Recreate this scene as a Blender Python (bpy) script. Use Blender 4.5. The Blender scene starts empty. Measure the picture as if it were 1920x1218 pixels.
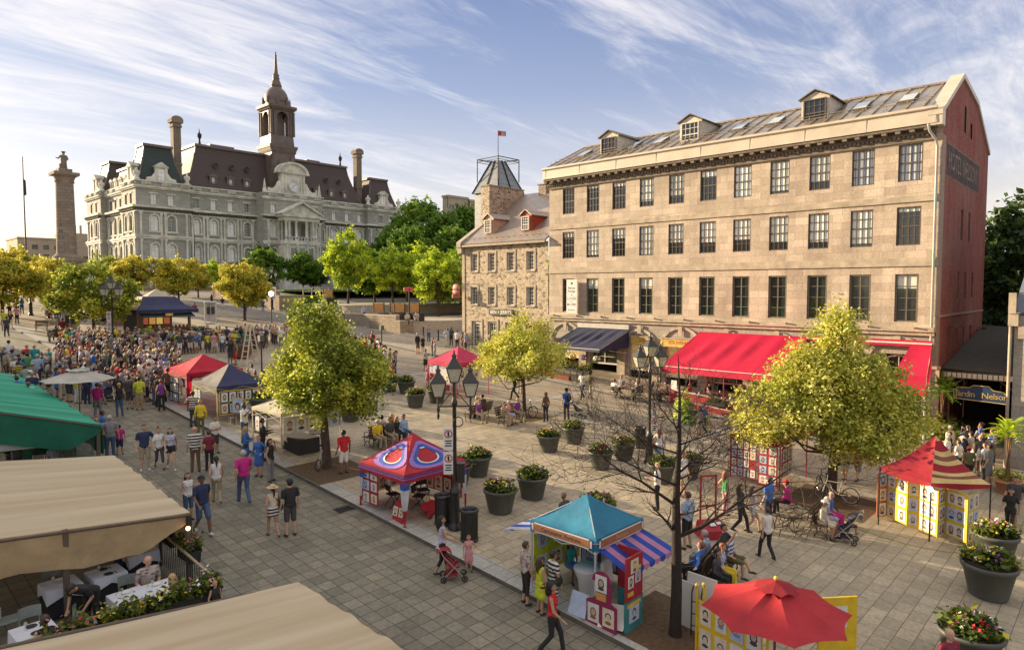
import bpy, bmesh, math, random
import numpy as np
from mathutils import Vector, Matrix
R = math.radians
sc = bpy.context.scene
W0, H0, F0 = 1920, 1218, 1252.0
SL = 0.075; CZ = 9.2; YP = 118.0
_n = math.hypot(.729, .6845); FW = (.729/_n, .6845/_n); RT = (FW[1], -FW[0])
PITCH = math.atan(68/F0)
cd = bpy.data.cameras.new('camera'); cam = bpy.data.objects.new('camera', cd)
sc.collection.objects.link(cam); sc.camera = cam
cam.location = (0, 0, CZ)
cam.rotation_euler = (math.pi/2-PITCH, 0, math.atan2(FW[1], FW[0])-math.pi/2)
cd.sensor_width = 36; cd.lens = 36*F0/W0; cd.clip_start = .2; cd.clip_end = 3000
SUN_EL, SUN_AZ = 14.0, 19.0      # azimuth: degrees from the square's long axis (+Y) towards -X
w = bpy.data.worlds.new('World'); sc.world = w; w.use_nodes = True
nt = w.node_tree; nt.nodes.clear(); N = nt.nodes.new; LK = nt.links.new
def wm(op, a, b=None, c=None):
    n = N('ShaderNodeMath'); n.operation = op
    for i, v in enumerate((a, b, c)):
        if v is None: continue
        if hasattr(v, 'links'): LK(v, n.inputs[i])
        else: n.inputs[i].default_value = v
    return n.outputs[0]
out = N('ShaderNodeOutputWorld'); bg = N('ShaderNodeBackground'); LK(bg.outputs[0], out.inputs[0])
sky = N('ShaderNodeTexSky'); sky.sky_type = 'NISHITA'; sky.sun_disc = False
sky.sun_elevation = R(SUN_EL); sky.sun_rotation = R(-SUN_AZ); sky.altitude = 50
sky.air_density = 1.0; sky.dust_density = 1.0; sky.ozone_density = 2.5
tc = N('ShaderNodeTexCoord'); sp = N('ShaderNodeSeparateXYZ'); LK(tc.outputs['Generated'], sp.inputs[0])
zz = wm('MAXIMUM', sp.outputs[2], 0.02); zp = wm('ADD', zz, 0.10)
cx = wm('DIVIDE', sp.outputs[0], zp); cy = wm('DIVIDE', sp.outputs[1], zp)
cb = N('ShaderNodeCombineXYZ'); LK(cx, cb.inputs[0]); LK(cy, cb.inputs[1])
def cirrus(rot, sx, sy, scale, det, rough, dist, off):
    m = N('ShaderNodeMapping'); LK(cb.outputs[0], m.inputs[0])
    m.inputs['Rotation'].default_value = (0, 0, R(rot)); m.inputs['Scale'].default_value = (sx, sy, 1)
    m.inputs['Location'].default_value = off
    t = N('ShaderNodeTexNoise'); LK(m.outputs[0], t.inputs['Vector'])
    t.inputs['Scale'].default_value = scale; t.inputs['Detail'].default_value = det
    t.inputs['Roughness'].default_value = rough; t.inputs['Distortion'].default_value = dist
    return t.outputs[0]
n1 = cirrus(28, .5, 1.5, 1.6, 10, .64, 1.1, (3.1, 1.7, 0))
n2 = cirrus(40, .8, 1.0, .55, 3, .5, .3, (7.3, 2.2, 0))
n3 = cirrus(36, .55, 2.6, 5.0, 6, .7, 1.2, (1.0, 5.0, 0))
mixn = wm('ADD', wm('MULTIPLY', n1, .62), wm('ADD', wm('MULTIPLY', n2, .46), wm('MULTIPLY', n3, .16)))
mr = N('ShaderNodeMapRange'); mr.interpolation_type = 'SMOOTHSTEP'; LK(mixn, mr.inputs[0])
mr.inputs[1].default_value = .53; mr.inputs[2].default_value = .82
cl = wm('MULTIPLY', mr.outputs[0], .92)
hs = N('ShaderNodeHueSaturation'); hs.inputs['Saturation'].default_value = 1.0; LK(sky.outputs[0], hs.inputs['Color'])
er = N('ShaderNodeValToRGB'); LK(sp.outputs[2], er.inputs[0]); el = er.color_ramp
RAMP = ((0.0, (6.5, 5.2, 3.7)), (.07, (6.2, 5.3, 4.3)), (.16, (4.3, 4.2, 4.6)), (.28, (2.25, 2.6, 3.8)), (.45, (1.05, 1.45, 2.9)), (.66, (5.0, 4.8, 4.7)), (1.0, (7.6, 6.9, 6.0)))  # last two stops brighten the unseen zenith as added fill light
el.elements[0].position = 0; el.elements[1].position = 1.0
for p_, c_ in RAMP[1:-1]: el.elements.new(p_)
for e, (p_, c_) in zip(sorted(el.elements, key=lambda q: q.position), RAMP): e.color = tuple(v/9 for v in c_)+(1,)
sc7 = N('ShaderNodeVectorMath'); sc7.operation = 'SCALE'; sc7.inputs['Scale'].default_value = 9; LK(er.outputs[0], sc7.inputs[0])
dt = N('ShaderNodeVectorMath'); dt.operation = 'DOT_PRODUCT'; LK(tc.outputs['Generated'], dt.inputs[0])
dt.inputs[1].default_value = (-math.sin(R(SUN_AZ))*math.cos(R(SUN_EL-6)), math.cos(R(SUN_AZ))*math.cos(R(SUN_EL-6)), math.sin(R(SUN_EL-6)))
gl = wm('POWER', wm('MAXIMUM', dt.outputs['Value'], 0), 9)
glc = N('ShaderNodeVectorMath'); glc.operation = 'SCALE'; glc.inputs[0].default_value = (2.6, 2.3, 1.7); LK(gl, glc.inputs['Scale'])
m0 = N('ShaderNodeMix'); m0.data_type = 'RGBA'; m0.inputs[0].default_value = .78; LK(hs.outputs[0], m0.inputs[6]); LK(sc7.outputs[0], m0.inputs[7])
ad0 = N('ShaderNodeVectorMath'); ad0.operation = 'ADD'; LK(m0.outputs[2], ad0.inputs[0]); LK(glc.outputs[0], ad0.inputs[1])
fade = N('ShaderNodeMapRange'); LK(sp.outputs[2], fade.inputs[0]); fade.inputs[1].default_value = .02; fade.inputs[2].default_value = .13
cl = wm('MULTIPLY', cl, fade.outputs[0])
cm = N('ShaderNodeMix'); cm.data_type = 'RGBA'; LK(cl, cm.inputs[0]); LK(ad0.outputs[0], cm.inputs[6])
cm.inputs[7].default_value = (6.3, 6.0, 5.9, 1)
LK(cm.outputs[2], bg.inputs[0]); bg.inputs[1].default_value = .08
sd = bpy.data.lights.new('sun', 'SUN'); so = bpy.data.objects.new('sun', sd); sc.collection.objects.link(so)
sd.energy = 5.0; sd.angle = R(.6); sd.color = (1.0, .78, .50)
_sv = Vector((-math.sin(R(SUN_AZ))*math.cos(R(SUN_EL)), math.cos(R(SUN_AZ))*math.cos(R(SUN_EL)), math.sin(R(SUN_EL))))
so.rotation_euler = _sv.to_track_quat('Z', 'Y').to_euler(); so.location = (-30, 60, 60)
sc.view_settings.view_transform = 'Standard'; sc.view_settings.look = 'None'
sc.view_settings.gamma = 1; sc.view_settings.exposure = 1.18
sc.render.engine = 'CYCLES'; sc.cycles.max_bounces = 6; sc.cycles.transparent_max_bounces = 8
sc.cycles.caustics_reflective = False; sc.cycles.caustics_refractive = False
def ray(px, py):
    u = (px-W0/2)/F0; v = -(py-H0/2)/F0; cp, sp_ = math.cos(PITCH), math.sin(PITCH)
    f = cp+v*sp_; z = -sp_+v*cp
    return (FW[0]*f+RT[0]*u, FW[1]*f+RT[1]*u, z)
def gz(y, x=20):                       # height of the walking surface
    z = SL*min(y, YP)
    if 13.1 <= x < 30: z += .13
    elif x >= 37.6: z += .12
    return z
def G(px, py):
    d = ray(px, py)
    for dz in (.13, 0.0, .12):
        den = d[2]-SL*d[1]
        if den >= -1e-6: t = -1
        else: t = (dz-CZ)/den
        if t < 0 or d[1]*t > YP: t = (SL*YP+dz-CZ)/d[2] if d[2] < 0 else 200
        x, y = d[0]*t, d[1]*t
        if (dz == .13 and 13.1 <= x < 30) or (dz == .12 and x >= 37.6): break
        if dz == 0.0 and not (13.1 <= x < 30) and x < 37.6: break
    return Vector((x, y, gz(y, x)))
def hfwd(p): return p[0]*FW[0]+p[1]*FW[1]
MATS = {}
def mat(name, col, rough=.8, var=.12, vs=3.0, bump=0., bs=20., metal=0., spec=.5, coat=0., trans=0., rnd=0., emis=None, hue=0.):
    if name in MATS: return MATS[name]
    m = bpy.data.materials.new(name); MATS[name] = m; m.use_nodes = True
    t = m.node_tree; b = t.nodes['Principled BSDF']; L = t.links.new
    b.inputs['Roughness'].default_value = rough; b.inputs['Metallic'].default_value = metal
    b.inputs['Specular IOR Level'].default_value = spec; b.inputs['Coat Weight'].default_value = coat
    b.inputs['Coat Roughness'].default_value = .05
    tcn = t.nodes.new('ShaderNodeTexCoord')
    src = None
    if var > 0:
        nz = t.nodes.new('ShaderNodeTexNoise'); nz.inputs['Scale'].default_value = vs; nz.inputs['Detail'].default_value = 6
        nz.inputs['Roughness'].default_value = .65
        L(tcn.outputs['Object'], nz.inputs['Vector'])
        rp = t.nodes.new('ShaderNodeValToRGB'); L(nz.outputs[0], rp.inputs[0])
        rp.color_ramp.elements[0].position = .3; rp.color_ramp.elements[1].position = .7
        rp.color_ramp.elements[0].color = tuple(max(0, c*(1-var)) for c in col[:3])+(1,)
        rp.color_ramp.elements[1].color = tuple(min(1, c*(1+var)) for c in col[:3])+(1,)
        src = rp.outputs[0]
    else:
        rg = t.nodes.new('ShaderNodeRGB'); rg.outputs[0].default_value = tuple(col[:3])+(1,); src = rg.outputs[0]
    if rnd > 0 or hue > 0:
        oi = t.nodes.new('ShaderNodeObjectInfo'); h = t.nodes.new('ShaderNodeHueSaturation')
        mrr = t.nodes.new('ShaderNodeMapRange'); L(oi.outputs['Random'], mrr.inputs[0])
        mrr.inputs[3].default_value = 1-rnd; mrr.inputs[4].default_value = 1+rnd; L(mrr.outputs[0], h.inputs['Value'])
        if hue > 0:
            m2 = t.nodes.new('ShaderNodeMapRange'); L(oi.outputs['Random'], m2.inputs[0])
            m2.inputs[3].default_value = .5-hue; m2.inputs[4].default_value = .5+hue; L(m2.outputs[0], h.inputs['Hue'])
        L(src, h.inputs['Color']); src = h.outputs[0]
    L(src, b.inputs['Base Color'])
    if bump > 0:
        n2_ = t.nodes.new('ShaderNodeTexNoise'); n2_.inputs['Scale'].default_value = bs; n2_.inputs['Detail'].default_value = 4
        L(tcn.outputs['Object'], n2_.inputs['Vector'])
        bp = t.nodes.new('ShaderNodeBump'); bp.inputs['Strength'].default_value = bump; bp.inputs['Distance'].default_value = .03
        L(n2_.outputs[0], bp.inputs['Height']); L(bp.outputs[0], b.inputs['Normal'])
    if emis:
        b.inputs['Emission Color'].default_value = tuple(emis[:3])+(1,); b.inputs['Emission Strength'].default_value = emis[3]
    if trans > 0:
        o = t.nodes['Material Output']; tl = t.nodes.new('ShaderNodeBsdfTranslucent'); L(src, tl.inputs[0])
        mx = t.nodes.new('ShaderNodeMixShader'); mx.inputs[0].default_value = trans
        L(b.outputs[0], mx.inputs[1]); L(tl.outputs[0], mx.inputs[2]); L(mx.outputs[0], o.inputs[0])
    return m
def brickmat(name, c1, c2, mortar, bw, bh, ms=.012, off=.5, rough=.85, plane='yz', bump=.4, stain=.25, stc=(.1, .09, .08), ss=.35, rot=0, bias=0., gap=None, streak=1.0):
    """masonry / paving: brick texture on two world axes, a second noise for dirt"""
    if name in MATS: return MATS[name]
    m = bpy.data.materials.new(name); MATS[name] = m; m.use_nodes = True
    t = m.node_tree; b = t.nodes['Principled BSDF']; L = t.links.new
    b.inputs['Roughness'].default_value = rough
    tcn = t.nodes.new('ShaderNodeTexCoord'); s = t.nodes.new('ShaderNodeSeparateXYZ'); L(tcn.outputs['Object'], s.inputs[0])
    c = t.nodes.new('ShaderNodeCombineXYZ')
    ax = {'x': 0, 'y': 1, 'z': 2}
    if plane == 'hz':           # horizontal distance x+y and z: works on any vertical wall
        ad = t.nodes.new('ShaderNodeMath'); ad.operation = 'ADD'; L(s.outputs[0], ad.inputs[0]); L(s.outputs[1], ad.inputs[1])
        L(ad.outputs[0], c.inputs[0]); L(s.outputs[2], c.inputs[1])
    else:
        L(s.outputs[ax[plane[0]]], c.inputs[0]); L(s.outputs[ax[plane[1]]], c.inputs[1])
    vec = c.outputs[0]
    if rot:
        mp = t.nodes.new('ShaderNodeMapping'); mp.inputs['Rotation'].default_value = (0, 0, R(rot)); L(vec, mp.inputs[0]); vec = mp.outputs[0]
    br = t.nodes.new('ShaderNodeTexBrick'); br.offset = off; br.inputs['Scale'].default_value = 1
    br.inputs['Brick Width'].default_value = bw; br.inputs['Row Height'].default_value = bh
    br.inputs['Mortar Size'].default_value = ms; br.inputs['Mortar Smooth'].default_value = .15; br.inputs['Bias'].default_value = bias
    br.inputs['Color1'].default_value = c1+(1,); br.inputs['Color2'].default_value = c2+(1,); br.inputs['Mortar'].default_value = mortar+(1,)
    L(vec, br.inputs['Vector'])
    nz = t.nodes.new('ShaderNodeTexNoise'); nz.inputs['Scale'].default_value = ss; nz.inputs['Detail'].default_value = 8; nz.inputs['Roughness'].default_value = .68
    if streak != 1.0:
        mp2 = t.nodes.new('ShaderNodeMapping'); mp2.inputs['Scale'].default_value = (1, 1, streak); L(tcn.outputs['Object'], mp2.inputs[0]); L(mp2.outputs[0], nz.inputs['Vector'])
    else: L(tcn.outputs['Object'], nz.inputs['Vector'])
    mrr = t.nodes.new('ShaderNodeMapRange'); L(nz.outputs[0], mrr.inputs[0]); mrr.inputs[1].default_value = .42; mrr.inputs[2].default_value = .78
    mrr.inputs[3].default_value = 0; mrr.inputs[4].default_value = stain
    mx = t.nodes.new('ShaderNodeMix'); mx.data_type = 'RGBA'; L(mrr.outputs[0], mx.inputs[0]); L(br.outputs['Color'], mx.inputs[6]); mx.inputs[7].default_value = stc+(1,)
    n3_ = t.nodes.new('ShaderNodeTexNoise'); n3_.inputs['Scale'].default_value = 9; n3_.inputs['Detail'].default_value = 5; L(tcn.outputs['Object'], n3_.inputs['Vector'])
    m3 = t.nodes.new('ShaderNodeMapRange'); L(n3_.outputs[0], m3.inputs[0]); m3.inputs[1].default_value = .3; m3.inputs[2].default_value = .7; m3.inputs[3].default_value = .82; m3.inputs[4].default_value = 1.15
    hv = t.nodes.new('ShaderNodeHueSaturation'); L(m3.outputs[0], hv.inputs['Value']); L(mx.outputs[2], hv.inputs['Color'])
    L(hv.outputs[0], b.inputs['Base Color'])
    bp = t.nodes.new('ShaderNodeBump'); bp.inputs['Strength'].default_value = bump; bp.inputs['Distance'].default_value = .02
    iv = t.nodes.new('ShaderNodeMath'); iv.operation = 'SUBTRACT'; iv.inputs[0].default_value = 1; L(br.outputs['Fac'], iv.inputs[1])
    a2 = t.nodes.new('ShaderNodeMath'); a2.operation = 'ADD'; L(iv.outputs[0], a2.inputs[0])
    sc2 = t.nodes.new('ShaderNodeMath'); sc2.operation = 'MULTIPLY'; sc2.inputs[1].default_value = .5; L(n3_.outputs[0], sc2.inputs[0]); L(sc2.outputs[0], a2.inputs[1])
    L(a2.outputs[0], bp.inputs['Height']); L(bp.outputs[0], b.inputs['Normal'])
    return m
def stripemat(name, c1, c2, axis, period, duty=.5, rough=.85, trans=0., off=0., wob=0.):
    if name in MATS: return MATS[name]
    m = bpy.data.materials.new(name); MATS[name] = m; m.use_nodes = True
    t = m.node_tree; b = t.nodes['Principled BSDF']; L = t.links.new; b.inputs['Roughness'].default_value = rough
    b.inputs['Specular IOR Level'].default_value = .2
    tcn = t.nodes.new('ShaderNodeTexCoord'); s = t.nodes.new('ShaderNodeSeparateXYZ'); L(tcn.outputs['Object'], s.inputs[0])
    a = t.nodes.new('ShaderNodeMath'); a.operation = 'MULTIPLY_ADD'; L(s.outputs['xyz'.index(axis)], a.inputs[0]); a.inputs[1].default_value = 1/period; a.inputs[2].default_value = off+100
    f = t.nodes.new('ShaderNodeMath'); f.operation = 'FRACT'; L(a.outputs[0], f.inputs[0])
    g = t.nodes.new('ShaderNodeMath'); g.operation = 'GREATER_THAN'; L(f.outputs[0], g.inputs[0]); g.inputs[1].default_value = duty
    mx = t.nodes.new('ShaderNodeMix'); mx.data_type = 'RGBA'; L(g.outputs[0], mx.inputs[0]); mx.inputs[6].default_value = c1+(1,); mx.inputs[7].default_value = c2+(1,)
    L(mx.outputs[2], b.inputs['Base Color'])
    if trans > 0:
        o = t.nodes['Material Output']; tl = t.nodes.new('ShaderNodeBsdfTranslucent'); L(mx.outputs[2], tl.inputs[0])
        ms_ = t.nodes.new('ShaderNodeMixShader'); ms_.inputs[0].default_value = trans
        L(b.outputs[0], ms_.inputs[1]); L(tl.outputs[0], ms_.inputs[2]); L(ms_.outputs[0], o.inputs[0])
    return m
class MB:
    def __init__(s): s.v = []; s.f = []; s.m = []; s.s = []
    def add(s, vs, fs, m=0, sm=False):
        o = len(s.v); s.v += [tuple(v) for v in vs]
        for f in fs: s.f.append(tuple(i+o for i in f)); s.m.append(m); s.s.append(sm)
        return s
    def box(s, x0, x1, y0, y1, z0, z1, m=0):
        return s.add([(x0,y0,z0),(x1,y0,z0),(x1,y1,z0),(x0,y1,z0),(x0,y0,z1),(x1,y0,z1),(x1,y1,z1),(x0,y1,z1)],
                     [(0,3,2,1),(4,5,6,7),(0,1,5,4),(1,2,6,5),(2,3,7,6),(3,0,4,7)], m)
    def obox(s, c, ax, ay, az, m=0):      # oriented box: centre and three half-axis vectors
        c = Vector(c); ax = Vector(ax); ay = Vector(ay); az = Vector(az); vs = []
        for k in (-1, 1):
            for i, j in ((-1,-1),(1,-1),(1,1),(-1,1)): vs.append(c+ax*i+ay*j+az*k)
        return s.add(vs, [(0,3,2,1),(4,5,6,7),(0,1,5,4),(1,2,6,5),(2,3,7,6),(3,0,4,7)], m)
    def bar(s, p, q, w, h=None, m=0):      # square bar between two points
        p = Vector(p); q = Vector(q); d = q-p; h = h or w
        if d.length < 1e-6: return s
        u = d.normalized(); a = Vector((0,0,1)) if abs(u.z) < .95 else Vector((0,1,0))
        sx = u.cross(a).normalized(); sy = sx.cross(u).normalized()
        return s.obox((p+q)/2, sx*w/2, sy*h/2, d/2, m)
    def poly(s, pts, m=0, sm=False): return s.add(pts, [tuple(range(len(pts)))], m, sm)
    def slab(s, pts, th, m=0):      # polygon given thickness along its normal (both skins)
        P = [Vector(p) for p in pts]; n = (P[1]-P[0]).cross(P[-1]-P[0]).normalized()*th; k = len(P)
        return s.add(P+[p-n for p in P], [tuple(range(k)), tuple(range(2*k-1, k-1, -1))]+[(i, i+k, (i+1)%k+k, (i+1)%k) for i in range(k)], m)
    def tube(s, p, q, r0, r1=None, n=8, m=0, sm=True, cap=True):
        return s.path([p, q], [r0, r0 if r1 is None else r1], n, m, sm, cap)
    def path(s, pts, rs, n=8, m=0, sm=True, cap=True):
        P = [Vector(p) for p in pts]; k = len(P); vs = []; prev = None
        if not hasattr(rs, '__len__'): rs = [rs]*k
        for i in range(k):
            d = (P[min(i+1, k-1)]-P[max(i-1, 0)])
            d = d.normalized() if d.length > 1e-9 else Vector((0,0,1))
            if prev is None:
                a = Vector((0,0,1)) if abs(d.z) < .9 else Vector((1,0,0)); sx = d.cross(a).normalized()
            else:
                sx = prev-d*prev.dot(d); sx = sx.normalized() if sx.length > 1e-6 else d.orthogonal().normalized()
            prev = sx; sy = d.cross(sx)
            for j in range(n):
                t = 2*math.pi*j/n; vs.append(P[i]+(sx*math.cos(t)+sy*math.sin(t))*rs[i])
        fs = [(i*n+j, i*n+(j+1)%n, (i+1)*n+(j+1)%n, (i+1)*n+j) for i in range(k-1) for j in range(n)]
        s.add(vs, fs, m, sm)
        if cap: s.add(vs[:n], [tuple(range(n-1, -1, -1))], m); s.add(vs[-n:], [tuple(range(n))], m)
        return s
    def lathe(s, prof, n=16, c=(0,0,0), m=0, sm=True, a0=0., a1=2*math.pi, sx=1, sy=1):
        full = abs(a1-a0-2*math.pi) < 1e-6; k = n if full else n+1; vs = []
        for r, z in prof:
            for j in range(k):
                t = a0+(a1-a0)*j/n; vs.append((c[0]+r*math.cos(t)*sx, c[1]+r*math.sin(t)*sy, c[2]+z))
        fs = [(i*k+j, i*k+(j+1)%k, (i+1)*k+(j+1)%k, (i+1)*k+j) for i in range(len(prof)-1) for j in range(n if full else k-1)]
        return s.add(vs, fs, m, sm)
    def ball(s, c, r, n=10, k=6, m=0, top=math.pi/2, bot=-math.pi/2):
        if not hasattr(r, '__len__'): r = (r, r, r)
        vs = []; fs = []
        for i in range(k+1):
            a = bot+(top-bot)*i/k
            for j in range(n):
                t = 2*math.pi*j/n; vs.append((c[0]+r[0]*math.cos(a)*math.cos(t), c[1]+r[1]*math.cos(a)*math.sin(t), c[2]+r[2]*math.sin(a)))
        fs = [(i*n+j, i*n+(j+1)%n, (i+1)*n+(j+1)%n, (i+1)*n+j) for i in range(k) for j in range(n)]
        return s.add(vs, fs, m, True)
    def prism(s, pts, axis, a0, a1, m=0):     # outline in the two other axes, extruded along axis
        k = len(pts); vs = []
        for a in (a0, a1):
            for p, q in pts: vs.append({'x': (a, p, q), 'y': (p, a, q), 'z': (p, q, a)}[axis])
        return s.add(vs, [tuple(range(k-1, -1, -1)), tuple(range(k, 2*k))]+[(i, (i+1)%k, (i+1)%k+k, i+k) for i in range(k)], m)
    def xf(s, M, i0=0):
        for i in range(i0, len(s.v)): s.v[i] = tuple(M @ Vector(s.v[i]))
        return s
    def mesh(s, name, mats):
        me = bpy.data.meshes.new(name); me.from_pydata(s.v, [], s.f)
        for m in (mats if isinstance(mats, (list, tuple)) else [mats]): me.materials.append(m)
        me.polygons.foreach_set('material_index', s.m); me.polygons.foreach_set('use_smooth', s.s)
        me.update(); return me
    def build(s, name, mats, parent=None, world=True, fix=True):
        """world=True: the builder's coordinates are world coordinates (parents stand unrotated)"""
        me = s.mesh(name, mats)
        if fix:
            b = bmesh.new(); b.from_mesh(me); bmesh.ops.recalc_face_normals(b, faces=b.faces); b.to_mesh(me); b.free()
        o = bpy.data.objects.new(name, me); sc.collection.objects.link(o)
        if parent is not None:
            o.parent = parent
            if world:
                off = Vector((0,0,0)); p = parent
                while p is not None: off += p.location; p = p.parent
                me.transform(Matrix.Translation(-off))
        return o
def tag(o, label=None, cat=None, group=None, kind=None):
    if label: o['label'] = label
    if cat: o['category'] = cat
    if group: o['group'] = group
    if kind: o['kind'] = kind
    return o
def empty(name, loc, label=None, cat=None, group=None, rz=0.):
    o = bpy.data.objects.new(name, None); sc.collection.objects.link(o); o.location = loc; o.rotation_euler = (0, 0, rz)
    o.empty_display_size = .2
    return tag(o, label, cat, group)
def struct(name, mb, mats, **k):
    return tag(mb.build(name, mats, None, **k), kind='structure')
KIDS = {}
def copy_tree(o, parent=None):
    c = o.copy(); sc.collection.objects.link(c)
    if parent is not None: c.parent = parent
    for ch in o.children: copy_tree(ch, c)
    return c
def text_mesh(txt, size, depth=.01, align='CENTER', spacing=1.0):
    cu = bpy.data.curves.new('lettering', 'FONT'); cu.body = txt; cu.size = size; cu.extrude = depth
    cu.align_x = align; cu.align_y = 'CENTER'; cu.space_character = spacing; cu.resolution_u = 2
    o = bpy.data.objects.new('lettering', cu); sc.collection.objects.link(o)
    dg = bpy.context.evaluated_depsgraph_get(); me = bpy.data.meshes.new_from_object(o.evaluated_get(dg))
    bpy.data.objects.remove(o); return me
def lettering(txt, size, loc, right, up, m, parent, depth=.008, spacing=1.0, sx=1., name='lettering'):
    me = text_mesh(txt, size, depth, spacing=spacing)
    r = Vector(right).normalized(); u = Vector(up).normalized(); n = r.cross(u)
    M = Matrix((( r.x*sx, u.x, n.x, loc[0]), (r.y*sx, u.y, n.y, loc[1]), (r.z*sx, u.z, n.z, loc[2]), (0,0,0,1)))
    me.transform(M); me.materials.clear(); me.materials.append(m)
    off = Vector((0,0,0)); p = parent
    while p is not None: off += p.location; p = p.parent
    me.transform(Matrix.Translation(-off))
    o = bpy.data.objects.new(name, me); sc.collection.objects.link(o); o.parent = parent
    return o
def wall_holes(mb, u0, u1, z0, z1, holes, P, depth, m=0, mr=None):
    """grid wall with rectangular holes (u0,u1,z0,z1) and reveals going in by depth; P(u, z, d) -> xyz"""
    us = sorted({u0, u1, *[h[0] for h in holes], *[h[1] for h in holes]}); zs = sorted({z0, z1, *[h[2] for h in holes], *[h[3] for h in holes]})
    us = [u for u in us if u0 <= u <= u1]; zs = [z for z in zs if z0 <= z <= z1]
    for i in range(len(us)-1):
        for j in range(len(zs)-1):
            a, b, c, d = us[i], us[i+1], zs[j], zs[j+1]; cu_, cz_ = (a+b)/2, (c+d)/2
            if any(h[0] < cu_ < h[1] and h[2] < cz_ < h[3] for h in holes): continue
            mb.poly([P(a, c, 0), P(b, c, 0), P(b, d, 0), P(a, d, 0)], m)
    for h in holes:
        a, b, c, d = h[:4]; q = [(a, c), (b, c), (b, d), (a, d)]
        for k in range(4):
            p0, p1 = q[k], q[(k+1) % 4]
            mb.poly([P(*p0, 0), P(*p1, 0), P(*p1, depth), P(*p0, depth)], m if mr is None else mr)
M_far = mat('distant paving', (.21,.19,.165), .9, .15, .4)
M_str = brickmat('street pavers', (.17,.157,.118), (.27,.24,.175), (.06,.052,.04), .42, .42, .011, .0, .8, 'xy', .35, .55, (.09,.085,.075), .22)
M_plz = brickmat('plaza pavers', (.34,.285,.20), (.48,.395,.275), (.14,.11,.075), .62, .42, .010, .5, .75, 'xy', .3, .6, (.15,.135,.11), .3)
M_road = brickmat('road pavers', (.30,.25,.18), (.38,.315,.225), (.13,.11,.09), .42, .42, .01, .0, .8, 'xy', .3, .4, (.14,.125,.105), .3)
M_band = brickmat('granite band', (.36,.35,.32), (.43,.42,.38), (.12,.11,.10), .9, .62, .012, .0, .7, 'yx', .3, .3, (.2,.19,.17), .5)
M_kerb = mat('granite kerb', (.11,.10,.085), .85, .3, 2.5, .3, 12)
def sheet(mb, x0, x1, y0, y1, dz, m=0, flat=False):
    ys = [y for y in (y0, *(v for v in (YP,) if y0 < v < y1), y1)]
    for a, b in zip(ys[:-1], ys[1:]):
        za, zb = SL*min(a, YP)+dz, SL*min(b, YP)+dz
        mb.poly([(x0,a,za),(x1,a,za),(x1,b,zb),(x0,b,zb)], m)
mb = MB(); sheet(mb, -400, 900, -60, 1600, -.06); struct('ground', mb, M_far)
mb = MB(); sheet(mb, -12, 13.1, -50, 118, 0); struct('street', mb, M_str)
mb = MB(); sheet(mb, 7.2, 7.62, -40, 110, .004); struct('drain_strip', mb, brickmat('drain slabs', (.20,.195,.155), (.25,.24,.19), (.05,.045,.035), .42, .42, .014, .0, .8, 'xy', .3, .4, (.1,.09,.07), .4))
mb = MB(); sheet(mb, 13.1, 30, -50, 112, .13)
mb.poly([(13.1,-50,SL*-50),(13.1,112,SL*112),(13.1,112,SL*112+.13),(13.1,-50,SL*-50+.13)], 1)
mb.poly([(30,-50,SL*-50),(30,112,SL*112),(30,112,SL*112+.13),(30,-50,SL*-50+.13)], 1); struct('plaza', mb, [M_plz, M_kerb])
mb = MB(); sheet(mb, 13.09, 13.72, -50, 112, .134); mb.poly([(13.09,-50,SL*-50),(13.09,112,SL*112),(13.09,112,SL*112+.134),(13.09,-50,SL*-50+.134)], 1); struct('kerb_edging', mb, [M_band, M_kerb])
mb = MB(); sheet(mb, 29.66, 30.01, -50, 112, .134); struct('plaza_edging', mb, M_band)
mb = MB(); sheet(mb, 30, 37.6, -50, 118, .0); struct('road', mb, M_road)
mb = MB(); sheet(mb, 37.6, 44.6, -50, 57.5, .12); mb.poly([(37.6,-50,SL*-50),(37.6,57.5,SL*57.5),(37.6,57.5,SL*57.5+.12),(37.6,-50,SL*-50+.12)], 1); struct('pavement', mb, [M_plz, M_kerb])
mb = MB(); sheet(mb, 37.56, 37.95, -50, 57.5, .124); mb.poly([(37.56,-50,SL*-50),(37.56,57.5,SL*57.5),(37.56,57.5,SL*57.5+.124),(37.56,-50,SL*-50+.124)], 1); struct('pavement_edging', mb, [M_band, M_kerb])
for yy in (16.5, 27.5, 38.5):
    mb = MB(); za = SL*yy; mb.poly([(30.02,yy,za+.004),(37.5,yy,za+.004),(37.5,yy+.5,za+SL*.5+.004),(30.02,yy+.5,za+SL*.5+.004)]); struct('paving_band', mb, M_band)
M_rub = brickmat('rubble stone', (.33,.26,.18), (.44,.36,.26), (.20,.17,.13), .42, .24, .03, .37, .95, 'hz', .8, .5, (.17,.14,.10), .9)
M_slab = mat('worn stone slab', (.38,.33,.26), .85, .2, 2, .2, 8)
mb = MB()
def steps(mb, x0, x1, y0, z0, z1, n, d=.38):
    h = (z1-z0)/n
    for i in range(n): mb.box(x0, x1, y0+i*d, y0+i*d+d+(n-i)*.001, z0-1.0, z0+h*(i+1), 0)
zt1 = 5.35
mb.box(46.2, 80, 61.0, 75.5, 2, zt1, 0); steps(mb, 46.2, 80, 59.1, SL*59, zt1-.17, 5, .38)
zt2 = 6.95
mb.box(46.2, 80, 77.4, 92, 2, zt2, 0); steps(mb, 46.2, 80, 75.5, zt1, zt2-.17, 8, .24)
struct('garden_terrace', mb, M_slab)
M_grass = mat('lawn', (.10,.17,.02), .95, .3, 6, .4, 60)
mb = MB(); mb.box(60, 110, 100, 150, 8.7, 9.0); mb.box(47, 58, 93, 106, 6, 8.1); struct('lawn', mb, M_grass)
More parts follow.
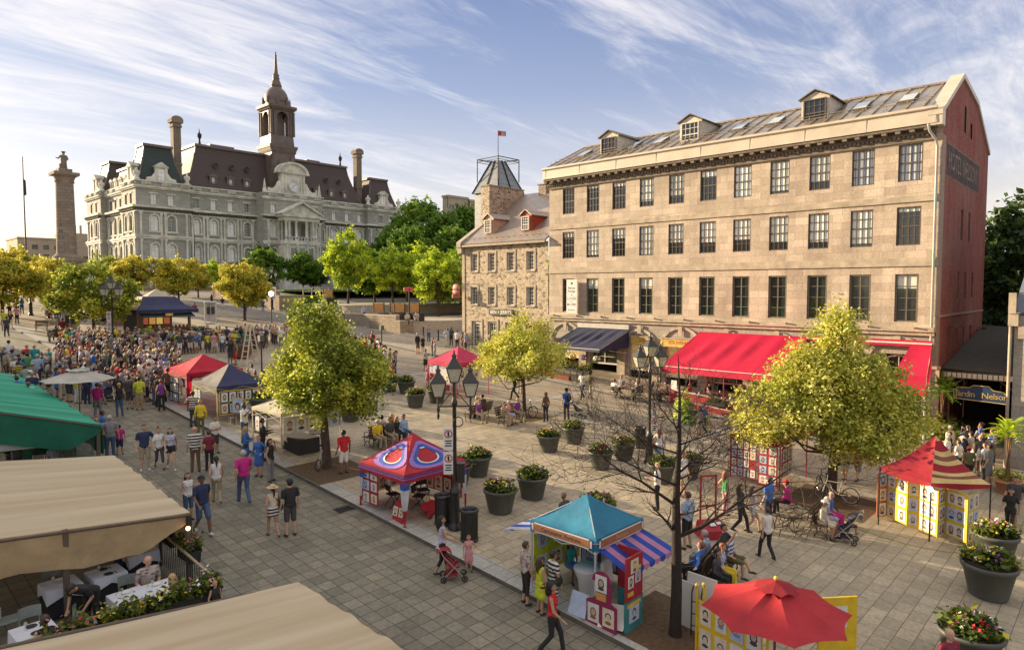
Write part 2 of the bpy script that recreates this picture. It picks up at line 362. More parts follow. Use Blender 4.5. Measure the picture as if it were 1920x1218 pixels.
def lowwall(label, x0, x1, y0, y1, zb, zt, group='low stone garden walls beside the square'):
    r = empty('garden_wall', ((x0+x1)/2, (y0+y1)/2, zb), label, 'stone wall', group)
    m = MB(); m.box(x0, x1, y0, y1, zb-.3, zt-.12); m.build('masonry', M_rub, r)
    m = MB(); m.box(x0-.05, x1+.05, y0-.05, y1+.05, zt-.12, zt); m.build('coping', M_slab, r)
    return r
lowwall('low rubble stone wall ending the benches, beside the wide steps', 44.3, 46.15, 58.2, 58.9, 4.3, 5.75)
lowwall('long low stone wall edging the lower garden terrace towards the square', 44.3, 44.8, 58.95, 76, 4.3, 6.3)
lowwall('tall rubble wall end under the white railing by the lit lamp', 44.2, 47.6, 84.6, 85.4, 6.2, 8.3)
lowwall('stone wall running back under the white railing', 44.2, 44.8, 85.45, 106, 6.3, 8.9)
lowwall('dark stone wall across the top of the square below city hall', 34, 60, 122, 122.6, 8.7, 9.6)

M_frameB = mat('brown window paint', (.10,.075,.055), .6, .2, 8)
M_frameW = mat('white window paint', (.62,.58,.50), .6, .12, 6)
M_frameG = mat('weathered green paint', (.14,.125,.085), .6, .2, 6)
M_glass = mat('dark window glass', (.03,.035,.028), .06, .3, .8, spec=.9, coat=.4)
M_glassL = mat('painted sky window glass', (.50,.54,.50), .08, .25, 1.2, spec=.9, coat=.6)  # pale base colour stands in for sky reflected in the pane
M_blind = mat('pale blind behind glass', (.88,.90,.74), .3, .2, 1.1, coat=.8, rnd=.25)
M_blindW = stripemat('vertical blinds behind glass', (.72,.75,.78), (.30,.33,.36), 'y', .19, .55, .3)
def window(parent, P, u, z0, z1, wd, nx, nz, fm, pm, depth=.16, sash=True, blind=0, bm=None, sill=None, arch=False, fw=.07, ring=None, name='window'):
    """frame with glazing bars (one mesh), pane and blind behind it; P(u,z,d)"""
    a, b = u-wd/2, u+wd/2
    mbf = MB()
    def bx(u0, u1, c, d, d0, d1, q=mbf, m=0):
        pts = [P(uu, zz_, dd) for dd in (d0, d1) for uu, zz_ in ((u0,c),(u1,c),(u1,d),(u0,d))]
        q.add(pts, [(0,1,2,3),(7,6,5,4),(0,4,5,1),(1,5,6,2),(2,6,7,3),(3,7,4,0)], m)
    zc = z1
    if arch: zc = z1-wd/2
    bx(a, a+fw, z0, zc, depth-.06, depth+.05); bx(b-fw, b, z0, zc, depth-.06, depth+.05)
    bx(a+fw, b-fw, z0, z0+fw, depth-.06, depth+.05)
    if not arch: bx(a+fw, b-fw, z1-fw, z1, depth-.06, depth+.05)
    t = .035
    for i in range(1, nx):
        uu = a+(b-a)*i/nx; tt = t*1.9 if (nx == 2) else t
        bx(uu-tt/2, uu+tt/2, z0+fw, z1-fw*.5, depth-.02, depth+.04)
    for j in range(1, nz):
        zz_ = z0+(zc-z0)*j/nz; tt = t*2.2 if (sash and j == nz//2) else t
        bx(a+fw, b-fw, zz_-tt/2, zz_+tt/2, depth-.026, depth+.038)
    if arch:
        k = 10; ro = wd/2; ri = ro-fw
        for i in range(k):
            t0, t1 = math.pi*i/k, math.pi*(i+1)/k
            q = [(u+r*math.cos(tt), zc+r*math.sin(tt)) for r, tt in ((ri,t0),(ro,t0),(ro,t1),(ri,t1))]
            mbf.add([P(x, y, depth-.06) for x, y in q]+[P(x, y, depth+.05) for x, y in q], [(0,1,2,3),(0,4,5,1),(1,5,6,2),(2,6,7,3),(3,7,4,0)], 0)
        bx(a+fw, b-fw, zc-.04, zc+.04, depth-.03, depth+.04)
    f = mbf.build(name, fm, parent)
    mbp = MB(); d = depth+.045
    mbp.poly([P(a, z0, d), P(b, z0, d), P(b, z1, d), P(a, z1, d)]); mbp.build('pane', pm, f)
    if blind > 0:
        mbb = MB(); zb = z1-(z1-z0)*blind; d = depth+.035
        mbb.poly([P(a+.03, zb, d), P(b-.03, zb, d), P(b-.03, z1-.03, d), P(a+.03, z1-.03, d)]); mbb.build('blind', bm or M_blind, f)
    if sill:
        mbs = MB(); bx(a-.12, b+.12, z0-.14, z0-.003, -.10, .02, mbs); mbs.build('sill', sill, f)
    return f

HX, HY0, HY1 = 44.3, 8.4, 37.2
M_hotel = brickmat('warm ashlar', (.43,.345,.26), (.63,.515,.395), (.33,.26,.19), 1.15, .47, .010, .5, .85, 'hz', .35, .85, (.21,.165,.125), .5, streak=.3)
M_hbase = brickmat('grey ashlar', (.34,.30,.25), (.42,.37,.30), (.24,.2,.16), .8, .5, .01, .5, .9, 'hz', .5, .45, (.2,.16,.13), .7)
M_trim = mat('worn limestone trim', (.42,.35,.26), .9, .28, 1.5, .3, 10)
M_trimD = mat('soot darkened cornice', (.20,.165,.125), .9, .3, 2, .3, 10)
M_red = brickmat('faded red painted brick', (.23,.035,.035), (.36,.09,.065), (.15,.05,.04), .24, .08, .008, .5, .9, 'hz', .8, .95, (.30,.19,.13), .8, streak=.3)
M_mroof = mat('weathered metal roof', (.40,.35,.29), .32, .25, .7, .15, 3, metal=.65)
M_gut = mat('beige gutter metal', (.56,.49,.38), .5, .12, 1)
hotel = empty('stone_hotel', (HX, HY0, .6), 'long four storey tan stone hotel with red brick gable end and metal roof', 'hotel')
PH = lambda u, z, d: (HX+d, u, z)
hu = [9.95+2.515*i for i in range(11)]
mb = MB(); holes = []
rows = [(7.25, 10.05, 1.22), (11.72, 13.95, 1.26), (15.42, 17.55, 1.26)]
for u in hu:
    for z0, z1, wd in rows: holes.append((u-wd/2, u+wd/2, z0, z1))
wall_holes(mb, HY0, HY1, 6.7, 18.4, holes, PH, .2)
mb.build('wall', M_hotel, hotel)
mb = MB()
for za, zb, pr_ in ((14.2,14.42,.09),(14.42,14.56,.05),(10.5,10.72,.09),(10.72,10.86,.05),(10.86,10.98,.02)): mb.box(HX-pr_, HX-.002, HY0+.004, HY1, za, zb+.001)
mb.build('string_course', M_trim, hotel)
mb = MB(); mb.box(HX-.30, HX-.002, HY0+.05, HY1, 6.72, 6.86); mb.box(HX-.18, HX-.002, HY0+.05, HY1, 6.5, 6.72)
mb.box(HX-.22, HX-.002, HY0+.05, HY1, 6.86, 6.98)
for k in range(12):
    u = HY0+1.0+k*2.45; mb.tube((HX-.26, u, 6.92), (HX-.5, u, 7.02), .07, .07, 6)
mb.build('shopfront_cornice', M_trim, hotel)
mb = MB(); mb.box(HX-.12, HX-.003, HY0+.3, HY1, 17.62, 18.05)
mb.box(HX-.22, HX-.004, HY0+.25, HY1, 18.0, 18.10)
for k in range(int((HY1-HY0)/.24)): u = HY0+.4+k*.24; mb.box(HX-.24, HX-.121, u, u+.13, 17.86, 18.0)
for k in range(int((HY1-HY0)/.72)): u = HY0+.55+k*.72; mb.box(HX-.62, HX-.22, u, u+.26, 18.10, 18.26)
mb.box(HX-.66, HX-.005, HY0+.2, HY1+.1, 18.26, 18.42)
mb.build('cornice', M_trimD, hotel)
mb = MB(); mb.prism([(HX-.74,18.42),(HX-.72,19.15),(HX-.86,19.22),(HX-.86,19.36),(HX-.6,19.36),(HX-.55,18.44)], 'y', HY0+.15, HY1+.15); mb.build('gutter', M_gut, hotel)
for k in range(0, 9): u = HY0+.2+k*3.55; mb = MB(); mb.box(HX-.745, HX-.72, u, u+.02, 18.43, 19.14); mb.build('gutter_joint', M_trim, hotel)
mb = MB()
mb.path([(HX-.66,HY0+.6,18.5),(HX-.66,HY0+.5,18.0),(HX-.2,HY0+.28,17.6),(HX-.12,HY0+.22,17.2),(HX-.12,HY0+.2,1.2)], .075, 8)
mb.build('downpipe', mat('galvanised pipe', (.42,.40,.37), .4, .1, 2, metal=.4), hotel)
RX, RZ = 49.3, 21.95      # ridge
mb = MB(); prof = [(HX-.55,19.33),(RX-.0,RZ),(RX+5.2,RZ-.6),(59.4,18.95)]
for (xa, za), (xb, zb) in zip(prof[:-1], prof[1:]): mb.slab([(xa,HY0+.55,za),(xb,HY0+.55,zb),(xb,HY1+.1,zb),(xa,HY1+.1,za)], .12)
mb.build('roof', M_mroof, hotel)
mb = MB()
for k in range(32):
    u = HY0+.95+k*.9
    for t0, t1 in ((0, 1),): mb.bar((HX-.5, u, 19.40), (RX-.02, u, RZ+.05), .06, .05)
sl = (RZ-19.33)/(RX-HX+.55)
for k in range(26):
    u = HY0+.9+k*1.12
    for off in (.35, 1.0): mb.box(HX+off-.015, HX+off+.015, u, u+.03, 19.36+sl*(off+.5), 19.36+sl*(off+.5)+.28)
for off in (.35, 1.0): mb.tube((HX+off, HY0+.6, 19.36+sl*(off+.5)+.25), (HX+off, HY1-.2, 19.36+sl*(off+.5)+.25), .022, n=5)
mb.bar((RX,HY0+.5,RZ+.04),(RX,HY1,RZ+.04),.25,.12)
mb.build('snow_guard', mat('rusty roof ironwork', (.28,.22,.16), .6, .3, 3), hotel)
for k, u in enumerate((10.6, 13.2, 18.6, 21.2, 27.6, 30.0, 35.0)):
    mb = MB(); c = HX+1.9
    def rp(x, y, h): return (x, y, 19.40+sl*(x-HX+.55)+h)
    mb.add([rp(c-.55,u-.42,0),rp(c+.75,u-.42,0),rp(c+.75,u+.42,0),rp(c-.55,u+.42,0),rp(c-.55,u-.42,.12),rp(c+.75,u-.42,.16),rp(c+.75,u+.42,.16),rp(c-.55,u+.42,.12)],[(0,3,2,1),(0,1,5,4),(1,2,6,5),(2,3,7,6),(3,0,4,7)],0)
    f = mb.build('skylight', M_frameB, hotel); mb = MB(); mb.poly([rp(c-.52,u-.39,.13),rp(c+.72,u-.39,.165),rp(c+.72,u+.39,.165),rp(c-.52,u+.39,.13)]); mb.build('pane', M_glassL, f)
M_dside = mat('cream dormer boards', (.60,.54,.44), .8, .2, 3, .2, 8)
def dormer(parent, u, x0, zb, wd, h, fm, side, roofm, slope, nx=4, nz=3, pm=M_glass, blind=0):
    zs = zb+h
    x1 = x0+(h+.1)/slope
    mb = MB(); mb.add([(x0,u-wd/2,zb),(x0,u+wd/2,zb),(x0,u+wd/2,zs),(x0,u,zs+.42),(x0,u-wd/2,zs),(x1,u-wd/2,zs),(x1,u+wd/2,zs),(x1+.4,u,zs+.42)],
        [(0,1,2,3,4),(0,4,5),(1,6,2)], 0); d = mb.build('dormer', side, parent, fix=False)
    mb = MB(); o = .16
    mb.slab([(x0-o,u-wd/2-o,zs-.04),(x1,u-wd/2-o,zs-.04),(x1+.6,u,zs+.50),(x0-o,u,zs+.50)], -.07)
    mb.slab([(x0-o,u+wd/2+o,zs-.04),(x0-o,u,zs+.50),(x1+.6,u,zs+.50),(x1,u+wd/2+o,zs-.04)], -.07)
    mb.build('dormer_roof', roofm, d)
    f = window(d, lambda a, z, dd: (x0-.02+dd-.12, a, z), u, zb+.14, zs-.08, wd-.34, nx, nz, fm, pm, depth=.06, blind=blind)
for i, u in enumerate((15.75, 24.6, 31.85)):
    dormer(hotel, u, HX+1.15, 19.95, 1.75, 1.55, M_frameB if i != 1 else M_frameW, M_dside, M_trimD, sl, blind=0 if i else .0)
bl = {2: [('w',1.),('w',.98),('p',.75),('p',.9),('p',.95),('d',.2),('p',.7),('p',.8),('d',.15),('d',.1),('d',0)],
      1: [('p',.12),('p',.9),('p',.8),('p',.75),('p',.62),('p',.65),('p',.6),('p',.95),('p',.35),('p',.9),('d',.2)]}
for j, (z0, z1, wd) in enumerate(rows):
    for i, u in enumerate(hu):
        if j == 0: window(hotel, PH, u, z0, z1, wd-.04, 2, 4, M_frameG, M_glass, depth=.12, sash=False, blind=.3 if i in (0, 7, 9) else 0, bm=M_blind, fw=.09)
        else:
            k, fr = bl[j][i]
            window(hotel, PH, u, z0, z1, wd-.02, 4, 4, M_frameB, M_glass, depth=.1, blind=fr, bm=M_blindW if k == 'w' else M_blind)
mb = MB(); piers = [8.4, 12.2, 15.6, 19.2, 22.6, 26.4, 29.6, 33.4, 37.2]
holes = []
for a, b in zip(piers[:-1], piers[1:]):
    holes.append((a+.55, b-.55, gz(a, 40)+.1 if a > 22 else gz(a, 40)+.4, 5.0 if a > 22 else 5.35))
wall_holes(mb, HY0, HY1, -.5, 6.5, holes, PH, .4)
mb.build('shopfront_wall', M_hbase, hotel)
mb = MB()
for a, b in zip(piers[:-1], piers[1:]):
    c = (a+b)/2; r = (b-a)/2-.35; zc = 5.0-.15 if a > 22 else 4.6
    for i in range(10):
        t0, t1 = math.pi*i/10, math.pi*(i+1)/10
        q = [(c+rr*math.cos(t), 4.75+rr*.95*math.sin(t)) for rr, t in ((r,t0),(r+.22,t0),(r+.22,t1),(r,t1))]
        mb.add([(HX-.12, x, z) for x, z in q]+[(HX-.003, x, z) for x, z in q], [(0,1,2,3),(0,4,5,1),(1,5,6,2),(2,6,7,3),(3,7,4,0)])
    mb.box(HX-.2, HX-.122, c-.16, c+.16, 5.75, 6.4)
    mb.box(HX-.1, HX-.004, a-.25, a+.25, gz(a,40)+.1, 4.6); mb.box(HX-.16, HX-.005, a-.3, a+.3, 4.6, 4.78)
mb.build('arcade_moulding', M_trim, hotel)
M_shopglow = mat('lit shop interior', (.45,.36,.16), .2, .75, 3.2, coat=.6, emis=(.9,.6,.2,.10))
for k, (a, b) in enumerate(zip(piers[:-1], piers[1:])):
    c = (a+b)/2; wd = b-a-1.12
    if a > 22: window(hotel, PH, c, gz(a,40)+.75, 4.95, wd, 2 if k != 4 else 3, 3, M_frameW, M_shopglow if k in (3,4,5,7) else M_glass, depth=.3, sash=False, fw=.12, name='shop_window')
    else: window(hotel, PH, c, gz(a,40)+.9, 5.3, wd, 4, 3, M_frameW, M_glass, depth=.3, sash=False, fw=.10, arch=True, name='arched_window')
PG = lambda u, z, d: (u, HY0+d, z)
BX = 59.6
mb = MB(); holes = []
gw = [(50.7,12.3,14.2),(53.2,12.3,14.2),(50.6,19.0,20.6),(52.7,18.2,19.9),(50.2,8.6,10.3),(52.6,8.6,10.3),(55.0,8.6,10.3),(50.2,5.0,6.7),(52.6,5.0,6.7),(55.0,5.0,6.7)]
for u, a, b in gw: holes.append((u-.33, u+.33, a, b))
wall_holes(mb, HX, BX, -.5, 18.95, [h for h in holes if h[3] < 18.9], PG, .2)
zt = lambda x: (19.3+(x-HX)*(22.15-19.3)/(RX-HX) if x < RX else (22.15-(x-RX)*.13 if x < 54.4 else 21.49-(x-54.4)*(21.49-18.95)/(BX-54.4)))
xs = sorted([HX, RX, 54.4, BX, 50.27, 50.93, 52.37, 53.03])
for a, b in zip(xs[:-1], xs[1:]):
    c = (a+b)/2; segs = [(18.95, None)]
    if 50.27 <= c <= 50.93: segs = [(18.95, 19.0), (20.6, None)]
    elif 52.37 <= c <= 53.03: segs = [(19.9, None)]
    for lo, hi in segs:
        mb.poly([(a,HY0,lo),(b,HY0,lo),(b,HY0,hi or max(zt(b),lo)),(a,HY0,hi or max(zt(a),lo))])
for lo, hi, u in ((19.0,20.6,50.6),(18.95,19.9,52.7)):
    mb.box(u-.33, u+.33, HY0+.18, HY0+.2, lo, hi)
mb.build('gable_wall', M_red, hotel, fix=False)
for u, a, b in gw:
    mb = MB(); mb.box(u-.33, u-.27, HY0+.06, HY0+.16, a, b); mb.box(u+.27, u+.33, HY0+.06, HY0+.16, a, b); mb.box(u-.02, u+.02, HY0+.1, HY0+.15, a, b); mb.box(u-.3, u+.3, HY0+.1, HY0+.15, (a+b)/2-.03, (a+b)/2+.03); f = mb.build('gable_window', M_frameG, hotel)
    mb = MB(); mb.box(u-.29, u+.29, HY0+.13, HY0+.17, a+.03, b-.03); mb.build('pane', M_glass, f)
mb = MB(); cp = [(HX-.75,19.15),(HX,19.5),(RX,22.35),(54.4,21.69),(BX,19.15)]
for (xa, za), (xb, zb) in zip(cp[:-1], cp[1:]):
    mb.add([(xa,HY0-.12,za),(xb,HY0-.12,zb),(xb,HY0+.62,zb),(xa,HY0+.62,za),(xa,HY0-.12,za-.3),(xb,HY0-.12,zb-.3),(xb,HY0+.62,zb-.3),(xa,HY0+.62,za-.3)],[(0,1,2,3),(7,6,5,4),(0,4,5,1),(1,5,6,2),(2,6,7,3),(3,7,4,0)])
mb.box(HX-.7, HX+.05, HY0-.1, HY0+.6, 18.3, 19.17)
mb.build('coping', M_gut, hotel)
mb = MB(); mb.box(HX+1.3, 56.0, HY0-.006, HY0-.001, 15.75, 17.6, 0); 
for z in (15.72, 17.6): mb.box(HX+1.3, 56.0, HY0-.01, HY0-.001, z, z+.05, 1)
gs = mb.build('painted_sign', [mat('faded black sign paint', (.07,.045,.04), .9, .75, 1.5), mat('old white paint', (.24,.18,.145), .9, .8, 2.2)], hotel)
lettering('HOTEL NELSON', 1.5, (50.6, HY0-.012, 16.68), (1,0,0), (0,0,1), MATS['old white paint'], gs, .0015, 1.05, sx=.80)
mb = MB(); mb.box(HX, BX, HY0-.05, HY0-.001, 7.55, 7.68); mb.box(HX-.01, HX+.9, HY0-.012, HY0-.001, .5, 17.9); mb.build('brick_course', mat('pale worn brick edge', (.30,.22,.17), .9, .3, 5, .3, 20), hotel)
for u, z in ((48.2,6.9),(57.5,6.2)):
    mb = MB(); mb.box(u-.3,u+.3,HY0-.55,HY0-.003,z,z+.08); mb.box(u-.2,u+.2,HY0-.62,HY0-.35,z+.085,z+.3); mb.build('floodlight', M_frameB, hotel)
mb = MB(); mb.box(HX+.3, BX-.2, HY1-.3, HY1-.01, 2, 19.3); mb.box(BX-.3, BX-.02, HY0+.3, HY1-.35, 0, 18.9); mb.box(HX+.6, BX-.6, HY0+.45, HY1-.6, 6.2, 6.5)
mb.add([(HX+.2,HY1,13.2),(BX,HY1,13.2),(BX,HY1,18.95),(RX,HY1,RZ-.05),(HX+.2,HY1,19.4)],[(0,1,2,3,4)])
mb.build('back_wall', M_red, hotel)
mb = MB(); mb.box(HX-.36, HX-.33, 33.9, 35.0, 7.15, 9.95); mb.bar((HX-.33,34.4,7.3),(HX-.0,34.4,7.3),.04); mb.bar((HX-.33,34.4,9.8),(HX-.0,34.4,9.8),.04)
bn = mb.build('rental_sign', mat('white banner vinyl', (.66,.64,.60), .7, .05, 3), hotel)
inkk = mat('black lettering', (.02,.02,.02), .7, 0)
for t_, s_, z_ in (('Bureau', .27, 9.25), ('Prestige', .25, 8.98), ('A', .3, 8.66), ('LOUER', .33, 8.36), ('au', .13, 8.1), ('861-1001', .27, 7.88), ('III  Macroimm', .14, 7.42)):
    lettering(t_, s_, (HX-.362, 34.45, z_), (0,-1,0), (0,0,1), inkk if z_ not in (8.66, 8.36) else mat('grey lettering', (.22,.22,.23), .7, 0), bn, .003, .95)
mb = MB(); mb.lathe([(.001,.12),(.1,.06),(.11,0),(.06,-.05),(.001,-.06)], 8, (HX-.37,34.45,9.62), sx=.1); mb.build('emblem', inkk, bn)

M_navy = mat('navy awning canvas', (.022,.026,.065), .75, .25, 2, .15, 6, trans=.0)
M_redc = mat('red awning canvas', (.62,.008,.06), .7, .12, 1.5, .12, 5, trans=.22)
def sagpanel(mb, a, b, c, d, nu, nv, sag, m=0, folds=0, th=.0):
    """cloth between corners a(top left) b(top right) c(bottom right) d(bottom left)"""
    a, b, c, d = map(Vector, (a, b, c, d)); n = (b-a).cross(d-a).normalized()
    if n.z > 0: n = -n
    vs = []
    for i in range(nu+1):
        for j in range(nv+1):
            u, v = i/nu, j/nv; p = (a*(1-u)+b*u)*(1-v)+(d*(1-u)+c*u)*v
            s = sag*math.sin(math.pi*v)*(abs(math.sin(math.pi*u*folds)) if folds else math.sin(math.pi*u))
            if folds: s += .35*sag*math.sin(u*37+v*5)*math.sin(math.pi*v)
            vs.append(p+n*s)
    k = nv+1
    mb.add(vs, [(i*k+j, (i+1)*k+j, (i+1)*k+j+1, i*k+j+1) for i in range(nu) for j in range(nv)], m, True)
def shop_awning(label, y0, y1, xt, zt_, xf, zf, drop, cm, name='shop_awning', nf=5, headroom=True, val=.35):
    r = empty(name, (xt, (y0+y1)/2, zf), label, 'awning')
    mb = MB(); sagpanel(mb, (xt,y1,zt_), (xt,y0,zt_), (xf,y0,zf), (xf,y1,zf), nf*6, 8, .10, folds=nf)
    sagpanel(mb, (xf,y1,zf), (xf,y0,zf), (xf-.03,y0,zf-val), (xf-.03,y1,zf-val), nf*6, 2, .02, folds=nf)
    for y in (y0, y1): mb.add([(xt,y,zt_),(xf,y,zf),(xf-.03,y,zf-val),(xt,y,zf-val+.1)],[(0,1,2,3)])
    mb.build('canopy', cm, r)
    mb = MB()
    for k in range(nf+1):
        y = y0+(y1-y0)*k/nf; mb.tube((xt,y,zt_-.06),(xf,y,zf-.06),.025,n=5)
    mb.tube((xf,y0,zf-.05),(xf,y1,zf-.05),.03,n=6)
    for y in (y0+.15, y1-.15): mb.tube((xf+.2,y,zf-.06),(xt,y,zf-.6),.025,n=5)
    mb.build('frame', M_frameW, r); return r
a1 = shop_awning('dark navy sloping awning over the flowery restaurant terrace', 28.9, 33.9, HX-.2, 6.0, 40.2, 4.75, .3, M_navy, nf=5, val=.25)
mb = MB(); mb.box(HX-.28, HX-.05, 28.9, 33.9, 6.02, 6.38); mb.build('head_board', mat('pale fascia board', (.52,.48,.42), .7, .15, 2), a1)
a2 = shop_awning('big bright red sloping awning over the café terrace, left panel', 15.4, 22.9, HX-.2, 6.12, 38.9, 4.15, .3, M_redc, nf=5, val=.45)
a3 = empty('shop_awning', (HX-.3, 9, 4), 'red awning end panel hanging low at the brick corner beside the arched windows', 'awning')
mb = MB(); sagpanel(mb, (HX-.2,9.6,5.9),(HX-.2,8.55,5.9),(38.8,7.7,4.75),(38.8,9.2,4.75), 8, 8, .05)
sagpanel(mb, (38.8,9.2,4.75),(38.8,7.7,4.75),(38.75,7.7,3.75),(38.75,9.2,3.75), 6, 2, .03)
sagpanel(mb, (HX-.25,8.52,5.9),(38.8,7.68,4.75),(38.8,7.68,3.75),(HX-.25,8.52,4.4), 8, 3, .05)
sagpanel(mb, (38.8,11.6,4.55),(38.8,9.2,4.75),(38.75,9.2,3.75),(38.75,11.6,3.65), 6, 3, .03)
mb.build('canopy', M_redc, a3)
mb = MB(); mb.box(HX-.36, HX-.25, 8.5, 15.4, 5.86, 6.22); mb.box(HX-.40, HX-.36, 8.5, 15.4, 6.0, 6.1, 1); mb.build('rolled_canvas', [M_redc, M_frameW], a3)
mb = MB(); mb.tube((38.85,7.75,3.9),(38.85,7.75,gz(7.7,40)),.05,n=8); mb.tube((38.85,9.1,3.9),(38.85,9.1,gz(9,40)),.04,n=8); mb.build('post', M_frameW, a3)
M_yel = mat('yellow shop board', (.62,.42,.07), .6, .3, 4)
M_bur = mat('dark red paint', (.30,.02,.03), .6, .1, 3)
for y0_, y1_, txt, lab in ((26.9,28.6,'CAFÉ','small yellow shop sign beside the navy awning'),(22.9,26.0,'SOUVENIRS','long yellow shop sign over the lit window near the red awning')):
    r = empty('shop_sign', (HX-.3, (y0_+y1_)/2, 5.1), lab, 'sign'); mb = MB(); mb.box(HX-.34, HX-.2, y0_, y1_, 4.95, 5.5); mb.build('board', M_yel, r)
    lettering(txt, .36, (HX-.345, (y0_+y1_)/2, 5.22), (0,-1,0), (0,0,1), M_bur, r, .004)
    mb = MB(); mb.box(HX-.4,HX-.18,y0_-.05,y1_+.05,5.5,5.56); mb.box(HX-.36,HX-.19,y0_-.03,y1_+.03,4.9,4.947); mb.build('trim', M_trim, r)

BJ0, BJ1 = 37.3, 48.2
bj = empty('rubble_stone_house', (HX, BJ0, 3), 'lower rough stone house with two dormers adjoining the long tan hotel', 'house')
M_rubb = None
def rubble(name, a, b, c, scale=2.6):
    m = bpy.data.materials.new(name); m.use_nodes = True; t = m.node_tree; bs = t.nodes['Principled BSDF']; L = t.links.new
    bs.inputs['Roughness'].default_value = .95; tc_ = t.nodes.new('ShaderNodeTexCoord')
    mp = t.nodes.new('ShaderNodeMapping'); mp.inputs['Scale'].default_value = (scale, scale, scale*1.7); L(tc_.outputs['Object'], mp.inputs[0])
    v = t.nodes.new('ShaderNodeTexVoronoi'); v.feature = 'F1'; v.inputs['Scale'].default_value = 1; L(mp.outputs[0], v.inputs['Vector'])
    e = t.nodes.new('ShaderNodeTexVoronoi'); e.feature = 'DISTANCE_TO_EDGE'; e.inputs['Scale'].default_value = 1; L(mp.outputs[0], e.inputs['Vector'])
    rp = t.nodes.new('ShaderNodeValToRGB'); s_ = t.nodes.new('ShaderNodeSeparateColor'); L(v.outputs['Color'], s_.inputs[0]); L(s_.outputs[0], rp.inputs[0])
    rp.color_ramp.elements[0].color = a+(1,); rp.color_ramp.elements[1].color = b+(1,)
    g = t.nodes.new('ShaderNodeMath'); g.operation = 'LESS_THAN'; L(e.outputs['Distance'], g.inputs[0]); g.inputs[1].default_value = .07
    mx = t.nodes.new('ShaderNodeMix'); mx.data_type = 'RGBA'; L(g.outputs[0], mx.inputs[0]); L(rp.outputs[0], mx.inputs[6]); mx.inputs[7].default_value = c+(1,)
    L(mx.outputs[2], bs.inputs['Base Color'])
    bp = t.nodes.new('ShaderNodeBump'); bp.inputs['Strength'].default_value = 1; bp.inputs['Distance'].default_value = .05
    mi = t.nodes.new('ShaderNodeMath'); mi.operation = 'MINIMUM'; L(e.outputs['Distance'], mi.inputs[0]); mi.inputs[1].default_value = .3; L(mi.outputs[0], bp.inputs['Height']); L(bp.outputs[0], bs.inputs['Normal'])
    MATS[name] = m; return m
M_rubb = rubble('rubble masonry', (.19,.15,.10), (.54,.43,.30), (.50,.42,.31))
bu = [39.35, 41.75, 44.2, 46.55]
mb = MB(); holes = []
for u in bu: holes += [(u-.46, u+.46, 10.85, 12.5), (u-.46, u+.46, 7.7, 9.35)]
holes += [(45.6, 46.9, 3.5, 6.1), (43.5, 44.7, 4.2, 6.1), (41.2, 42.4, 4.2, 6.1), (38.6, 39.9, 4.2, 6.1)]
wall_holes(mb, BJ0, BJ1, 2.5, 13.3, holes, PH, .3)
mb.poly([(HX,BJ1,2.5),(54.5,BJ1,2.5),(54.5,BJ1,18.3),(51.9,BJ1,18.75),(HX,BJ1,13.6)])
mb.box(46.9, 51.9, BJ1-1.1, BJ1+.06, 12.0, 19.3)
mb.build('wall', M_rubb, bj)
for u in bu:
    for a, b in ((10.85,12.5),(7.7,9.35)):
        mb = MB(); mb.box(HX-.05,HX-.002,u-.64,u-.47,a-.1,b+.2); mb.box(HX-.05,HX-.002,u+.47,u+.64,a-.1,b+.2); mb.box(HX-.05,HX-.002,u-.47,u+.47,b+.004,b+.2); mb.build('window_surround', M_trim, bj)
for h in holes[8:]: mb = MB(); mb.box(HX-.06,HX-.002,h[0]-.2,h[0],h[2],h[3]+.25); mb.box(HX-.06,HX-.002,h[1],h[1]+.2,h[2],h[3]+.25); mb.box(HX-.06,HX-.002,h[0],h[1],h[3]+.005,h[3]+.25); mb.build('window_surround', M_trim, bj)
mb = MB()
mb.box(HX-.06, HX-.003, BJ1-.35, BJ1+.03, 3.4, 13.2)
mb.build('corner_stones', M_trim, bj)
for u in bu:
    for a, b in ((10.85,12.5),(7.7,9.35)): window(bj, PH, u, a, b, .9, 4, 5, M_frameW, M_glass, sill=M_trim, sash=False, fw=.08)
window(bj, PH, 46.25, 3.55, 6.05, 1.22, 3, 6, M_frameW, M_glass, sash=False, fw=.2, name='glazed_door')
for u in (44.1, 41.8, 39.25): window(bj, PH, u, 4.25, 6.05, 1.15, 4, 5, M_frameW, M_glass, sash=False, fw=.1)
M_tin = brickmat('diagonal tin shingle', (.44,.39,.34), (.36,.32,.28), (.18,.15,.13), .55, .4, .012, .5, .35, 'yz', .3, .6, (.50,.30,.18), .5, rot=32)
MATS['diagonal tin shingle'].node_tree.nodes['Principled BSDF'].inputs['Metallic'].default_value = .5
mb = MB(); mb.slab([(HX-.35,BJ0+.01,13.35),(52,BJ0+.01,18.85),(52,BJ1-.25,18.85),(HX-.35,BJ1-.25,13.35)], -.14); mb.slab([(52,BJ0+.01,18.85),(60,BJ0+.01,13.5),(60,BJ1,13.5),(52,BJ1,18.85)], -.12); mb.build('roof', M_tin, bj)
mb = MB(); mb.box(HX-.5,HX-.3,BJ0+.01,BJ1-.2,13.18,13.36)
s2 = 5.5/8.05
for k in range(14): u = BJ0+.5+k*.75; mb.bar((HX+.15,u,13.75),(HX+.15,u,14.02),.03); mb.bar((HX+.15,u,14.0),(HX+.45,u,13.95),.03)
for zz_ in (13.86, 14.02): mb.tube((HX+.15,BJ0+.4,zz_),(HX+.15,BJ1-.5,zz_),.018,n=5)
mb.build('eave_rail', MATS['rusty roof ironwork'], bj)
mb = MB(); 
